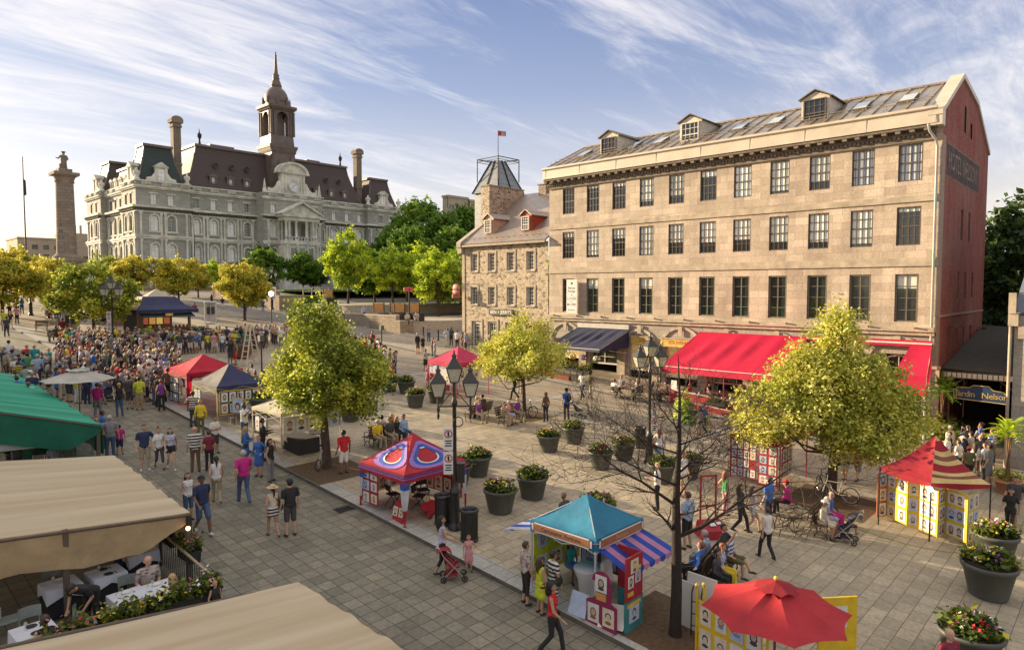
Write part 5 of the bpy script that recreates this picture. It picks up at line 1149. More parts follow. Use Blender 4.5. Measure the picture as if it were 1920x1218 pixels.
for s in (-1,1):
    for y in (-.28,.28): mb.bar((s*.75,y,0),(s*.06,y*.55,2.9),.07)
    for k in range(7): t = (k+.6)/7.5; mb.bar((s*(.75-.69*t),-.28*(1-.45*t),2.9*t),(s*(.75-.69*t),.28*(1-.45*t),2.9*t),.06)
mb.build('rails', mat('cream ladder paint',(.66,.55,.42),.6,.1), ld, world=False)
for px, py, w_, lb in ((620,880,2.6,''),(990,778,2.2,''),(1262,1175,2.6,''),(1560,940,3.0,''),(177,640,2.2,'')):
    c = G(px,py); mb = MB(); h = w_/2; mb.poly([(c.x-h,c.y-h,gz(c.y-h,c.x)+.008),(c.x+h,c.y-h,gz(c.y-h,c.x)+.008),(c.x+h,c.y+h,gz(c.y+h,c.x)+.008),(c.x-h,c.y+h,gz(c.y+h,c.x)+.008)]); struct('tree_pit', mb, mat('brown mulch', (.12,.075,.04), 1, .35, 9, .5, 40))
def railing(a, b, h, lb, n=10, m=None):
    a, b = Vector(a), Vector(b); r = empty('railing', a, lb, 'railing', 'railings of the upper garden'); mb = MB()
    for k in range(n+1): p = a.lerp(b,k/n); mb.bar(p, p+Vector((0,0,h)),.09)
    for q in (.45,.95): mb.bar(a+Vector((0,0,h*q)), b+Vector((0,0,h*q)),.08,.14)
    mb.build('rails', m or M_slab, r); return r
railing((44.5,86,8.35),(44.5,105,9.2),1.0,'white painted railing on top of the stone wall by the lawn',10); railing((48,85,8.3),(52,85,8.3),1.1,'short white railing above the wall beside the lit globe lamp',3); railing((36,121,8.9),(58,121,8.9),1.1,'pale railing across the top of the square below city hall',10)

c = G(640,952); mb = MB()
for k in range(7): mb.box(c.x-.3,c.x+.3,c.y-.3+k*.09,c.y-.25+k*.09,c.z,c.z+.012)
mb.box(c.x-.34,c.x+.34,c.y-.36,c.y-.31,c.z,c.z+.012); mb.box(c.x-.34,c.x+.34,c.y+.31,c.y+.36,c.z,c.z+.012); tag(mb.build('drain_grate', M_blk), 'rusty iron drain grate set in the street pavers below the kerb', 'drain grate')
mb = MB(); P = [G(*q)+Vector((0,0,.015)) for q in ((1560,950),(1590,985),(1650,1005),(1700,1020),(1760,1032),(1830,1040),(1880,1060),(1930,1062))]; mb.path(P, .012, 5); tag(mb.build('power_cable', M_yel0 if 'M_yel0' in globals() else mat('yellow cable',(.5,.38,.05),.6,0)), 'thin yellow cable running over the paving before the yellow screens', 'cable')
M_bark0 = mat('near black bark', (.028,.02,.016), .9, .3, 5, .6, 20)  # near-black base colour varied by noise
M_bark = mat('dark bark', (.085,.06,.042), .95, .35, 4, .6, 18)
PAL = {'green': [(.075,.115,.014),(.13,.17,.02),(.21,.23,.028)], 'yellow': [(.40,.38,.06),(.56,.52,.15),(.22,.25,.035)], 'gold': [(.36,.31,.035),(.19,.22,.02),(.48,.42,.06)],
       'lime': [(.32,.40,.025),(.46,.52,.04),(.15,.23,.02)], 'deep': [(.06,.12,.016),(.10,.18,.022),(.17,.25,.03)], 'dark': [(.02,.04,.01),(.035,.065,.014),(.06,.10,.02)], 'leafy': [(.20,.235,.025),(.42,.43,.06),(.11,.145,.018)]}
def leafset(pal): return [leafmat('leaves %s %d' % (pal, i), tuple(min(.85,q*1.5) for q in c), .25, .36) for i, c in enumerate(PAL[pal])]
def tree(name, H, rx, cb, pal, n, ls, seed, rt=.16, nclump=60, lobes=None, ry=None, topy=.55, gap=.25):
    g = np.random.default_rng(seed); r = empty(name, (0,0,0)); ry = ry or rx; C = []
    hz_ = (H-cb)/2; cz_ = cb+hz_*.95
    lobes = lobes or [(0,0,cz_,rx*.86,ry*.86,hz_*.9)]
    vol = np.array([l[3]*l[4]*l[5] for l in lobes]); pv = vol/vol.sum()
    for k in range(nclump):
        l = lobes[g.choice(len(lobes), p=pv)]
        while True:
            d = g.normal(size=3); d /= np.linalg.norm(d)
            q = (.45+.55*g.random()**.6)
            p = np.array([l[0]+d[0]*q*l[3], l[1]+d[1]*q*l[4], l[2]+d[2]*q*l[5]])
            w_ = 1 if p[2] < cz_ else 1-topy*max(0,(p[2]-cz_)/(H-cz_))**1.5
            if lobes and len(lobes) == 1: p[0] *= w_; p[1] *= w_
            if p[2] > cb: break
        C.append(p)
    C = np.array(C); cr = rx*(.12+.14*g.random(nclump)); per = n*(cr**2)/(cr**2).sum(); P = []; mi = []
    for c, q, m_ in zip(C, cr, per):
        m_ = int(m_)+1; d = g.normal(size=(m_,3)); d /= np.linalg.norm(d,axis=1,keepdims=True); rr = q*(.5+.65*g.random((m_,1)))
        rr *= 1+.5*np.sin(d[:,:1]*5+c[0]*3)*np.sin(d[:,1:2]*5+c[1]*3)
        P.append(c+d*rr*np.array([1,1,.72])); b = g.random(); mi.append(np.where(g.random(m_) < .6, int(b*3)%3, g.integers(0,3,m_)))
    k = n//14; i = g.integers(0,nclump,k); dirs = C[i]-C.mean(0); dirs /= np.linalg.norm(dirs,axis=1,keepdims=True)+1e-6
    P.append(C[i]+dirs*(cr[i]*(.95+.35*g.random(k)))[:,None]+g.normal(size=(k,3))*.04*rx); mi.append(g.integers(0,3,k))
    P = np.concatenate(P); mi = np.concatenate(mi); keep = P[:,2] > cb*.85; P, mi = P[keep], mi[keep]
    leafcloud('crown', P, ls, leafset(pal), r, mi, .25, seed, 1.5)
    mb = MB(); ht = cz_*.98; w1 = g.normal(size=2)*.05*rx
    mb.path([(0,0,-.1),(0,0,.15),(w1[0]*.3,w1[1]*.3,cb*.8),(w1[0],w1[1],cz_),(w1[0]*1.5,w1[1]*1.5,H*.86)],[rt*1.4,rt,rt*.82,rt*.5,rt*.12],9)
    mb.build('trunk', M_bark, r, world=False)
    mb = MB(); pick = g.permutation(nclump)[:min(nclump,26)]
    for j in pick:
        c = C[j]; z0 = max(cb*.75, min(c[2]-.5*np.hypot(c[0],c[1]), H*.8)); f = z0/H; s = Vector((w1[0]*f*1.2, w1[1]*f*1.2, z0)); e = Vector(c); mid = s.lerp(e,.5)+Vector((0,0,-.12*(e-s).length))+Vector(g.normal(size=3)*.06*rx)
        q = rt*.42*(1-f*.6); mb.path([s,mid,e],[q,q*.6,q*.2],6)
    mb.build('limbs', M_bark, r, world=False)
    return r
TREEN = 'trees of the square'
def put(o, p, label, rz=0, s=1., grp=TREEN, sz=None):
    o.location = p; o.rotation_euler[2] = rz; o.scale = (s,s,sz or s); tag(o, label, 'tree', grp); return o
lb_ = lambda dx, dz, a, b, dy=0: (dx*RT[0]+dy*FW[0], dx*RT[1]+dy*FW[1], dz, a, a, b)
t = tree('leafy_tree', 7.1, 2.75, 1.75, 'leafy', 44000, .088, 3, .2, 150, [lb_(.2,3.9,2.1,1.7),lb_(-.35,5.6,1.1,1.3),lb_(1.2,3.5,1.3,1.1),lb_(-.9,3.6,1.1,.8)])
put(t, G(613,876)+Vector((0,0,-.02)), 'big round green tree with a folding bicycle at its trunk')
t = tree('young_tree', 5.9, 2.75, 1.9, 'yellow', 20000, .095, 8, .13, 95, [(0,0,3.4,2.5,2.5,1.2),(.2,0,4.7,1.3,1.3,1.1),(-1.4,1.4,3.0,1.2,1.2,.7)]); put(t, G(983,778), 'pale yellow young tree before the navy awning with a bicycle at its trunk')
t = tree('yellow_tree', 7.6, 3.1, 1.5, 'yellow', 60000, .092, 14, .22, 230, [lb_(-.3,4.2,1.5,1.6),lb_(.25,6.0,.85,1.3),lb_(-2.2,3.3,1.45,1.3),lb_(1.9,3.3,1.25,1.5,-.3),lb_(.7,2.7,1.5,1.0,-.9),lb_(-1.4,5.0,.8,.8),lb_(1.7,5.1,.75,.7),lb_(3.0,3.0,.9,.8)])
put(t, G(1558,925), 'large yellow tree covering part of the bright red awning')
Gy = lambda px, y_: (lambda d: Vector((d[0]*y_/d[1], y_, gz(y_, d[0]*y_/d[1]))))(ray(px, 560))
fa = tree('golden_tree', 6.6, 3.3, 1.6, 'gold', 14000, .18, 21, .15, 60); fb = tree('golden_tree', 6.2, 3.1, 1.7, 'gold', 13000, .18, 25, .15, 55)
fc_ = tree('green_tree', 6.4, 3.4, 1.5, 'leafy', 14000, .17, 29, .15, 70, [(0,0,3.9,2.9,2.9,2.2),(-.6,0,5.3,1.2,1.2,1.1),(1.2,-1,3.2,1.6,1.6,1.0)])
fl_ = tree('lime_tree', 7.5, 3.2, 1.5, 'lime', 15000, .19, 34, .16, 70); fd = tree('deep_green_tree', 9, 4.4, 1.5, 'deep', 9000, .36, 39, .2, 80); fk = tree('dark_tree', 9, 4.6, 1.2, 'dark', 8000, .36, 44, .2, 80)
put(fc_, G(177,642), 'green tree with yellow tips at the back of the crowd beside the lamp', .3)
put(fa, G(459,600), 'golden green tree behind the standing crowd, left of the lit globe lamp', 1, 1.03)
put(fb, G(92,596), 'golden tree behind the long bench, left of the pale tent peak', 2)
def cp(o, p, label, rz=0, s=1., **k): return put(copy_tree(o), p, label, rz, s, **k)
cp(fa, Gy(32,92), 'golden tree at the left edge of the picture', 2.5, 1.05); cp(fb, Gy(3,78), 'yellow tree cut by the left edge of the picture', 4, 1.1)
cp(fa, Gy(335,92), 'golden tree right of the blue kiosk roofs', 4, 1.0); cp(fb, Gy(250,104), 'golden tree rising behind the blue kiosks', 1.7, 1.0); cp(fb, Gy(300,112), 'yellowish tree between the two kiosk side trees, further back', 3.1, .9)
cp(fc_, Gy(205,112), 'dull green tree beside the column pedestal', 2, .85); cp(fl_, Gy(402,118), 'thin lime tree left of the golden tree, in front of city hall', 2, .72); cp(fb, Gy(372,104), 'small golden tree peeping behind the kiosk tree', .4, .8); cp(fb, Gy(140,118), 'far golden tree behind the pale tent', .9, .8)
cp(fl_, (56.2,86.5,7.0), 'tall narrow lime yellow tree on the garden terrace left end', .5, 1.15, sz=1.5)
cp(fl_, (59.6,80,6.95), 'rounded lime tree right of the tall narrow one', 2.2, 1.15); cp(fl_, (66.5,72.5,5.35), 'broad bright lime tree above the stone steps', 1, 1.35); cp(fl_, (60.3,70.5,5.35), 'bright lime tree overhanging the people on the garden wall', 3.3, 1.25)
cp(fd, (74.5,72,5.4), 'mid green tree beside the corner of the stone house', 4, 1.0); cp(fd, (69.5,76,6.95), 'green tree among the lime trees of the garden', 2.4, .95); cp(fd, (63.5,90,7.0), 'darker green tree behind the lime trees, before city hall right wing', .4, .95); cp(fd, (80,80,7), 'green tree hidden behind the stone house corner tree', 5, .9)
put(fd, (58.5,117,8.8), 'dark green tree before the left wing of city hall', .3, .88); cp(fd, (66,117,8.8), 'dark green tree before the city hall entrance', 3.8, .85); put(fk, (62,125,8.8), 'very dark spreading tree in the park below city hall', 1, 1.0); cp(fd, (74,112,8.8), 'dark green tree behind the tall narrow lime tree', 2.8, .95); cp(fk, (70,120,8.8), 'very dark tree in the shade right of the entrance trees', 2, .7)
put(fl_, (72.5,64,5.3), 'lime tree half hidden by the stone house wall', 5, 1.3)
bg_ = tree('tall_tree', 18, 6.2, 3, 'deep', 13000, .42, 51, .4, 120); put(bg_, Gy(790,104), 'tallest green tree between city hall and the pyramid tower', .4, 1.12)
cp(bg_, Gy(872,100), 'tall green tree directly left of the stone chimney', 2.2, 1.08); cp(bg_, Gy(830,96), 'green tree crown between the two tallest trees', 3.9, .95); cp(bg_, Gy(742,108), 'tall dark green tree touching city hall right pavilion', 5.1, .82); cp(bg_, Gy(850,86), 'green tree crown just above the lime trees by the house', 1.4, .78); cp(bg_, Gy(765,92), 'green tree lower left of the tallest one', 2.9, .76)
cp(fl_, (63.5,78,6.95), 'lime tree in the middle of the garden terrace row', 4.1, 1.2); cp(fl_, (68,68,5.35), 'lime tree above the planters beside the stone steps', .2, 1.25); cp(fd, (76,66,5.4), 'mid green tree just behind the ice cream cone sign', 3, .95)
rb_ = tree('dark_tree', 17.5, 5.5, 2, 'dark', 15000, .30, 61, .35, 130); put(rb_, (66.5,6.6,.3), 'big dark leafy tree behind the brick gable at the right edge', 0, 1.0); cp(rb_, (68,-1,-.3), 'dark tree behind the slate roof at the right edge', 2, .95); cp(rb_, (72,11.5,.3), 'dark tree further back behind the brick gable', 4, .9)
mb = MB()
def bare_tree():
    r = empty('bare_tree', G(1266,1190), 'leafless dark tree standing beside the blue roofed stall', 'tree', TREEN)
    g = random.Random(77); mt = MB(); ml = MB(); twc = [0]
    rt_ = Vector((RT[0],RT[1],0)); fw_ = Vector((FW[0],FW[1],0)); up = Vector((0,0,1))
    trunk = [Vector((0,0,-.05)), rt_*.0+up*.2, rt_*.02+up*1.2, rt_*.0+up*2.3, rt_*-.02+up*3.4, rt_*.03+up*4.6, rt_*.03+up*5.8, rt_*-.02+up*6.9]
    mt.path(trunk,[.17,.145,.13,.12,.09,.06,.035,.008],10); mt.build('trunk', M_bark0, r, world=False)
    def grow(p, d, L_, rad, depth):
        n = 5; pts = [p]; rs_ = [rad]; dd = d.normalized()
        for i in range(n):
            dd = (dd+Vector((g.gauss(0,.13),g.gauss(0,.13),g.gauss(.03,.13)))).normalized(); pts.append(pts[-1]+dd*L_/n); rs_.append(max(.0045, rad*(1-.75*(i+1)/n)))
        ml.path(pts, rs_, 5 if rad > .012 else 3)
        if depth > 0:
            for i in range(1, n+1):
                for q in range(2 if depth == 3 else 1):
                    if g.random() < .93:
                        dn = (pts[i]-pts[i-1]).normalized(); side = Vector((g.gauss(0,1),g.gauss(0,1),g.gauss(.15,.6))); side = (side-dn*side.dot(dn)).normalized()
                        grow(pts[i], dn*.75+side*.75, L_*(.32+.3*g.random()), rs_[i]*.62, depth-1)
    for z, a, el_, L_, rad in ((2.45,0,.42,3.3,.055),(2.5,180,.95,1.0,.05),(3.2,172,.62,2.6,.045),(3.4,35,.5,1.8,.03),(3.7,195,.45,2.7,.032),(4.0,-15,.5,2.2,.03),(4.1,150,.5,2.0,.028),(4.3,70,.6,1.7,.025),(4.5,185,.35,2.3,.024),(4.7,10,.35,2.1,.024),(4.9,250,.5,1.5,.02),(5.1,170,.6,1.6,.02),(5.2,-5,.8,1.3,.018),(5.5,200,.8,1.1,.016),(5.8,20,1.0,1.0,.014),(3.0,300,.4,1.4,.025),(3.85,320,.5,1.5,.022)):
        a = R(a); f = z/6.9; p = up*z+rt_*.01; d = (rt_*math.cos(a)+fw_*math.sin(a)*.9)*math.cos(el_)+up*math.sin(el_); grow(p, d, L_, rad, 3 if L_ > 1.2 else 2)
    ml.build('branches', M_bark0, r, world=False); return r
bare_tree()
br = empty('branch_pile', G(1505,985), 'tangle of bare cut branches next to the bench with the elderly group', 'branches'); g_ = random.Random(4); mb = MB()
for k in range(70):
    p = Vector((g_.uniform(-1.6,.9),g_.uniform(-.5,.6),g_.uniform(.05,.7))); d = Vector((g_.gauss(0,1),g_.gauss(0,.6),g_.gauss(0,.35))).normalized()*g_.uniform(.4,1.1); mb.path([p,p+d*.5+Vector((0,0,g_.uniform(-.1,.15))),p+d],[.02,.014,.005],4)
mb.build('twigs', M_bark, br, world=False)
sb_ = empty('bare_shrub', Gy(672,64), 'small leafless shrub before the garden wall', 'shrub'); sb_.location = G(672,668); mb = MB()
for k in range(26):
    a = g_.uniform(0,6.28); L_ = g_.uniform(1.0,2.4); p = Vector((0,0,0)); e = Vector((math.cos(a)*.5*L_,math.sin(a)*.5*L_,L_)); mb.path([p,(p+e)/2+Vector((g_.gauss(0,.1),g_.gauss(0,.1),0)),e],[.03,.02,.006],4)
mb.build('twigs', M_bark, sb_, world=False)
def shrub(p, rx, rz, n, ls, pal, lb, seed, fl=None):
    g = np.random.default_rng(seed); d = g.normal(size=(n,3)); d /= np.linalg.norm(d,axis=1,keepdims=True); q = (.55+.5*g.random((n,1)))*(1+.3*np.sin(d[:,:1]*7+seed)); P = d*q*np.array([rx,rx,rz]); P[:,2] = np.abs(P[:,2])*1.0+.02
    r = empty('shrub', p, lb, 'shrub'); leafcloud('leaves_mass', P, ls, leafset(pal), r, g.integers(0,3,n), .3, seed)
    if fl is not None:
        k = n//12; leafcloud('blossom', P[:k]*1.05, ls*.9, [M_fl[i] for i in fl], r, g.integers(0,len(fl),k), 1, seed, 1.)
    return r
shrub(G(1283,785),.55,1.5,900,.16,'lime','light green shrub at the left end of the red terrace bar',1); shrub(G(1300,792),.75,.7,800,.14,'deep','low green shrub at the foot of the red terrace bar',2)
def palm(px, py, H, lb, pot, seed, pal='lime', n=70, R_=.95, tr=True):
    p = G(px,py); r = empty('potted_palm', p, lb, 'potted plant'); mb = MB(); mb.lathe([(.34,0),(.46,.5),(.52,.52),(.52,.6),(.46,.6),(.44,.52),(.001,.54)],18); mb.build('pot', pot, r, world=False)
    mb = MB()
    for k in range(4): a = k*1.6; mb.path([(.1*math.cos(a),.1*math.sin(a),.5),(.04*math.cos(a+1),.04*math.sin(a+1),H*.55),(.1*math.cos(a+2),.1*math.sin(a+2),H-.3)],[.03,.025,.02],5)
    mb.build('stem', M_wood, r, world=False); g = random.Random(seed); mb = MB()
    for k in range(n):
        a = g.uniform(0,6.28); e = g.uniform(-.5,1.35); L_ = R_*g.uniform(.7,1.1); b = Vector((0,0,H-.25+g.uniform(-.3,.35))); d = Vector((math.cos(a)*math.cos(e),math.sin(a)*math.cos(e),math.sin(e)))
        for s in range(7):
            f0 = .25+s*.11; q = b+d*L_*f0+Vector((0,0,-.35*f0*f0*L_)); w_ = Vector((-math.sin(a),math.cos(a),0)); 
            for sg in (-1,1): t_ = q+(d*.6+w_*sg*.8).normalized()*.2*R_-Vector((0,0,.05)); mb.add([q,q+d*.05,t_,q-d*.02],[(0,1,2,3)],k%3)
    mb.build('fronds', leafset(pal), r, world=False, fix=False); return r
palm(1888,925,2.9,'bright yellow green potted palm right of the garden sign',M_terra,1); palm(1764,835,3.3,'dark green potted palm left of the garden sign',M_terra,2,'deep',95); palm(1915,800,2.6,'shaded potted palm behind the bright one at the right edge',M_terra,5,'deep')
shrub(G(1888,918)+Vector((0,0,.55)),.55,.3,500,.1,'leafy','flowers spilling from the terracotta pot of the bright palm',5,(0,2))
shrub(G(1762,838)+Vector((0,0,.5)),1.0,1.1,1300,.12,'green','rounded flowering shrub beside the striped canopy peak',6,(1,0))
M_paper = [mat('drawing paper', (.66,.65,.62), .8, .12, 5), mat('blue tinted paper', (.42,.50,.66), .8, .2, 5), mat('cream paper', (.66,.58,.44), .8, .15, 5)]
M_inkg = mat('charcoal drawing', (.06,.06,.07), .9, .3, 20); M_flesh = mat('drawn skin tone', (.55,.40,.32), .9, .25, 20); M_wash = mat('blue wash', (.20,.27,.45), .9, .3, 15); M_kha = mat('brown wash', (.25,.13,.07), .9, .3, 15)
rp_ = random.Random(9)
def portrait(parent, c, right, up, w_, h_, seed=None, frame=None):
    """a caricature sheet: paper, hair, face, eyes, mouth, collar"""
    g = random.Random(seed if seed is not None else rp_.random()); c = Vector(c); r = Vector(right).normalized(); u = Vector(up).normalized(); n = r.cross(u)
    mb = MB(); pap = g.choice((0,0,1,2))
    mb.obox(c, r*w_/2, u*h_/2, n*.004, 0)
    def blob(x, y, a, b, d, m, k=9, ph=0.): mb.poly([c+r*(x+a*math.cos(ph+2*math.pi*i/k))+u*(y+b*math.sin(ph+2*math.pi*i/k))+n*d for i in range(k)], m)
    s = min(w_, h_*.8); two = 2 if w_ > h_*1.15 else 1
    for q in range(two):
        x0 = 0 if two == 1 else (-.22+.44*q)*w_; y0 = h_*.05; hr = g.choice((1,1,4)); 
        blob(x0, y0+.06*s, .27*s, .30*s*(1.1 if g.random()<.5 else .9), .0048, hr); 
        if g.random() < .45: blob(x0, y0-.1*s, .29*s, .28*s, .0046, hr)
        blob(x0, y0-.02*s, .19*s, .25*s, .0052, g.choice((2,0,2)) if pap else 2)
        for e in (-1,1): blob(x0+e*.075*s, y0+.03*s, .03*s, .022*s, .0056, 1, 6); 
        blob(x0, y0-.15*s, .08*s, .018*s, .0056, 4, 6); blob(x0, y0-.05*s, .022*s, .04*s, .0056, 4, 5)
        blob(x0, y0-.42*s, .28*s, .14*s, .0044, g.choice((3,1,4)))
    o = mb.build('portrait', [M_paper[pap], M_inkg, M_flesh, M_wash, M_kha], parent, fix=False)
    if frame:
        m2 = MB(); m2.obox(c-n*.008, r*(w_/2+.03), u*(h_/2+.03), n*.006); m2.build('picture_frame', frame, o)
    return o
def wallpanel(parent, a, b, z0, z1, m, rows, cols, name='display_panel', pad=.04, out=1, th=.02, skip=()):
    """upright display board between ground points a and b with a grid of sheets; out=+1 puts them on the side of right x up"""
    a, b = Vector((*a[:2],0)), Vector((*b[:2],0)); r = (b-a).normalized(); L_ = (b-a).length; n = r.cross(Vector((0,0,1)))
    mb = MB(); mb.obox((a+b)/2+Vector((0,0,(z0+z1)/2)), r*L_/2, Vector((0,0,(z1-z0)/2)), n*th/2); p = mb.build(name, m, parent)
    cw, chh = L_/cols, (z1-z0)/rows
    for i in range(cols):
        for j in range(rows):
            if (i,j) in skip: continue
            c = a+r*(cw*(i+.5))+Vector((0,0,z0+chh*(j+.5)))+n*(th/2+.006)
            q_ = rp_.uniform(.86,1.03); portrait(p, c, r+Vector((0,0,rp_.gauss(0,.015))), (0,0,1), (cw-pad*2)*q_, (chh-pad*1.6)*q_)
    return p
def tent(label, x0, x1, y0, y1, zg, ze, za, cm, vm, val=.3, leg=None, name='market_tent', cat='market tent', sc_=.18, post=.025, grp='pop up market tents', cm2=None, apex=None):
    r = empty(name, ((x0+x1)/2,(y0+y1)/2,zg), label, cat, grp); leg = leg or M_chr; A = Vector(apex) if apex else Vector(((x0+x1)/2,(y0+y1)/2,za)); C_ = [(x0,y0),(x1,y0),(x1,y1),(x0,y1)]
    mb = MB(); N_ = 8
    for i in range(4):
        a, b = C_[i], C_[(i+1)%4]; rows_ = []
        for k in range(N_+1):
            t = k/N_; zz_ = ze+(A.z-ze)*(t**1.25); row = []
            for j in range(N_+1):
                u = j/N_; p = Vector((a[0]+(b[0]-a[0])*u, a[1]+(b[1]-a[1])*u, 0)); q = p.lerp(Vector((A.x,A.y,0)), t); sag = sc_*.35*math.sin(math.pi*u)*math.sin(math.pi*min(1,t*1.2+.1)); row.append((q.x,q.y,zz_-sag*(1-t)))
            rows_.append(row)
        o = len(mb.v); vs = [p for row in rows_ for p in row]; k = N_+1
        mb.add(vs, [(q*k+j, q*k+j+1, (q+1)*k+j+1, (q+1)*k+j) for q in range(N_) for j in range(N_)], 0 if not (cm2 and i in cm2[0]) else 1, True)
    mats = [cm]+([cm2[1]] if cm2 else []); mb.build('canopy', mats, r)
    mb = MB()
    for i in range(4):
        a, b = C_[i], C_[(i+1)%4]; n_ = 14
        for j in range(n_):
            p = (a[0]+(b[0]-a[0])*j/n_, a[1]+(b[1]-a[1])*j/n_); q = (a[0]+(b[0]-a[0])*(j+1)/n_, a[1]+(b[1]-a[1])*(j+1)/n_); w1 = .012*math.sin(j*2.1); mb.poly([(*p,ze),(*q,ze),(q[0],q[1],ze-val+w1),(p[0],p[1],ze-val-w1)], 1 if (cm2 and i in cm2[0]) else 0)
    mb.build('valance', [vm]+([cm2[1]] if cm2 else []), r)
    for i, c in enumerate(C_):
        mb = MB(); d = ((x0+x1)/2-c[0], (y0+y1)/2-c[1]); e = .03; cx_, cy_ = c[0]+math.copysign(e,d[0]), c[1]+math.copysign(e,d[1]); zb = gz(cy_,cx_); mb.bar((cx_,cy_,zb),(cx_,cy_,ze),post*1.6); mb.box(cx_-.06,cx_+.06,cy_-.06,cy_+.06,zb,zb+.012); mb.build('leg', leg, r)
    mb = MB()
    for i in range(4):
        a, b = C_[i], C_[(i+1)%4]
        for k in range(2): m0 = ((a[0]+b[0])/2,(a[1]+b[1])/2); p = [(*a,ze-.1),(*m0,ze-.38)] if k == 0 else [(*m0,ze-.38),(*b,ze-.1)]; mb.bar(p[0],p[1],.02); p = [(*a,ze-.38),(*m0,ze-.1)] if k == 0 else [(*m0,ze-.1),(*b,ze-.38)]; mb.bar(p[0],p[1],.02)
        mb.bar((*a,ze-.03),(A.x,A.y,A.z-.06),.02)
    mb.build('truss', leg, r); return r
def canvas(name, c, tr=.25): return mat(name, c, .75, .2, 1.6, .9, 2.6, trans=tr)
cR = canvas('red tent canvas',(.55,.01,.04)); cN = canvas('navy tent canvas',(.03,.035,.10),.1); cG = canvas('grey tent canvas',(.20,.18,.18)); cP = canvas('pink red tent canvas',(.62,.05,.13)); cC = canvas('cream tent canvas',(.60,.55,.44)); cB = canvas('blue tent canvas',(.03,.22,.36),.2); cW = canvas('white tent canvas',(.66,.66,.66),.3)
M_board = mat('black display board', (.03,.028,.028), .8, .2); M_redb = mat('red display board', (.36,.02,.03), .7, .2, 4); M_yelb = mat('yellow painted board', (.66,.46,.02), .6, .18, 3)
tA = tent('red peaked tent with black picture boards at the edge of the crowd', 13.6,16.6,36.0,39.2, 2.9, 4.8, 5.6, cR, cR, .3, M_board)
wallpanel(tA,(13.7,39.1),(13.7,37.4),3.1,4.6,M_board,3,2,out=1); mb = MB(); sagpanel(mb,(13.62,36.25,4.6),(13.62,35.98,4.6),(13.64,35.99,3.0),(13.64,36.1,3.0),3,5,.02); sagpanel(mb,(13.62,36.0,4.6),(13.9,36.0,4.6),(13.75,36.0,3.2),(13.64,36.0,3.0),3,5,.02); mb.build('corner_drape', cR, tA)
tB = tent('navy peaked tent with a grey left side and yellow edged portrait boards', 13.7,16.3,32.6,35.6, 2.6, 4.42, 5.35, cN, cN, .28, mat('yellow trimmed leg',(.42,.40,.10),.6,0), cm2=((3,),cG))
pB = wallpanel(tB,(13.85,32.55),(16.25,32.55),3.05,4.15,M_board,2,6,pad=.03)
wallpanel(tB,(13.75,35.5),(13.75,34.6),3.1,4.1,M_board,2,2)
mb = MB()
for z in (3.03,4.17): mb.bar((13.8,32.53,z),(16.28,32.53,z),.035)
for x in (13.8,16.28): mb.bar((x,32.53,3.03),(x,32.53,4.17),.035)
mb.build('yellow_trim', M_yel, tB); lettering('CARICATURE', .26, (15.0,32.515,3.6), (1,0,0),(0,0,1), mat('yellow lettering',(.72,.62,.02),.6,0), tB, .006)
def stool(p, lb, m):
    r = empty('plastic_stool', p, lb, 'stool'); mb = MB(); mb.box(-.16,.16,-.13,.13,.24,.27); 
    for x in (-.13,.13):
        for y in (-.1,.1): mb.bar((x*1.2,y*1.2,0),(x,y,.24),.04)
    mb.build('seat', m, r, world=False); return r
stool(G(436,792),'small cream plastic stool under the navy tent boards', cC)
tC = tent('cream canopy stall with hanging portraits under the big green tree', 13.35,16.2,25.6,28.2, 2.1, 4.05, 4.75, cC, cC, .12, cC, name='cream_canopy')
wallpanel(tC,(13.5,25.66),(16.15,25.66),3.15,3.85,cC,1,5,pad=.03)
pf = wallpanel(tC,(13.42,28.1),(13.42,26.9),2.9,3.8,M_board,1,2,pad=.12)
mb = MB(); mb.box(14.3,15.3,25.9,27.4,2.1,2.75); mb.build('covered_chest', M_board, tC)
def easel(p, rz, lb, m=M_wood, h=1.5, w_=.6):
    r = empty('easel', p, lb, 'easel', None, R(rz)); mb = MB(); mb.bar((-.28,0,0),(-.05,0,h+.2),.035); mb.bar((.28,0,0),(.05,0,h+.2),.035); mb.bar((0,.45,0),(0,.02,h+.1),.03); mb.bar((-.3,-.03,.6),(.3,-.03,.6),.04); mb.build('frame', m, r, world=False)
    me = MB(); me.box(-w_/2,w_/2,-.06,-.04,.62,.62+w_*1.25); b_ = me.build('board', cC, r, world=False)
    o = MB(); o.box(-w_/2+.05,w_/2-.05,-.064,-.061,.67,.57+w_*1.25,0); o.poly([(.15*math.cos(t*.7),-.066,.95+.2*math.sin(t*.7)) for t in range(9)],1); o.poly([(.1*math.cos(t*.7),-.068,.92+.14*math.sin(t*.7)) for t in range(9)],2); o.build('portrait', [M_paper[1],M_inkg,M_flesh], b_, world=False, fix=False); return r
easel(G(592,838),-30,'wooden easel with picture beside the cream canopy')
easel(G(440,800)+Vector((.3,.2,0)),-60,'small easel standing by the yellow shirted woman')
tD = tent('red tent painted with blue and white curves, white drapes and portrait sheets', 13.2,15.95,17.2,19.75, 1.5, 3.15, 4.15, canvas('painted red canvas',(.48,.03,.05)), canvas('painted red canvas',(.48,.03,.05)), .30, M_redb)
M_bp = mat('blue paint', (.02,.09,.42), .7, .2, 6); M_pp = mat('violet paint', (.28,.15,.45), .7, .2, 6)
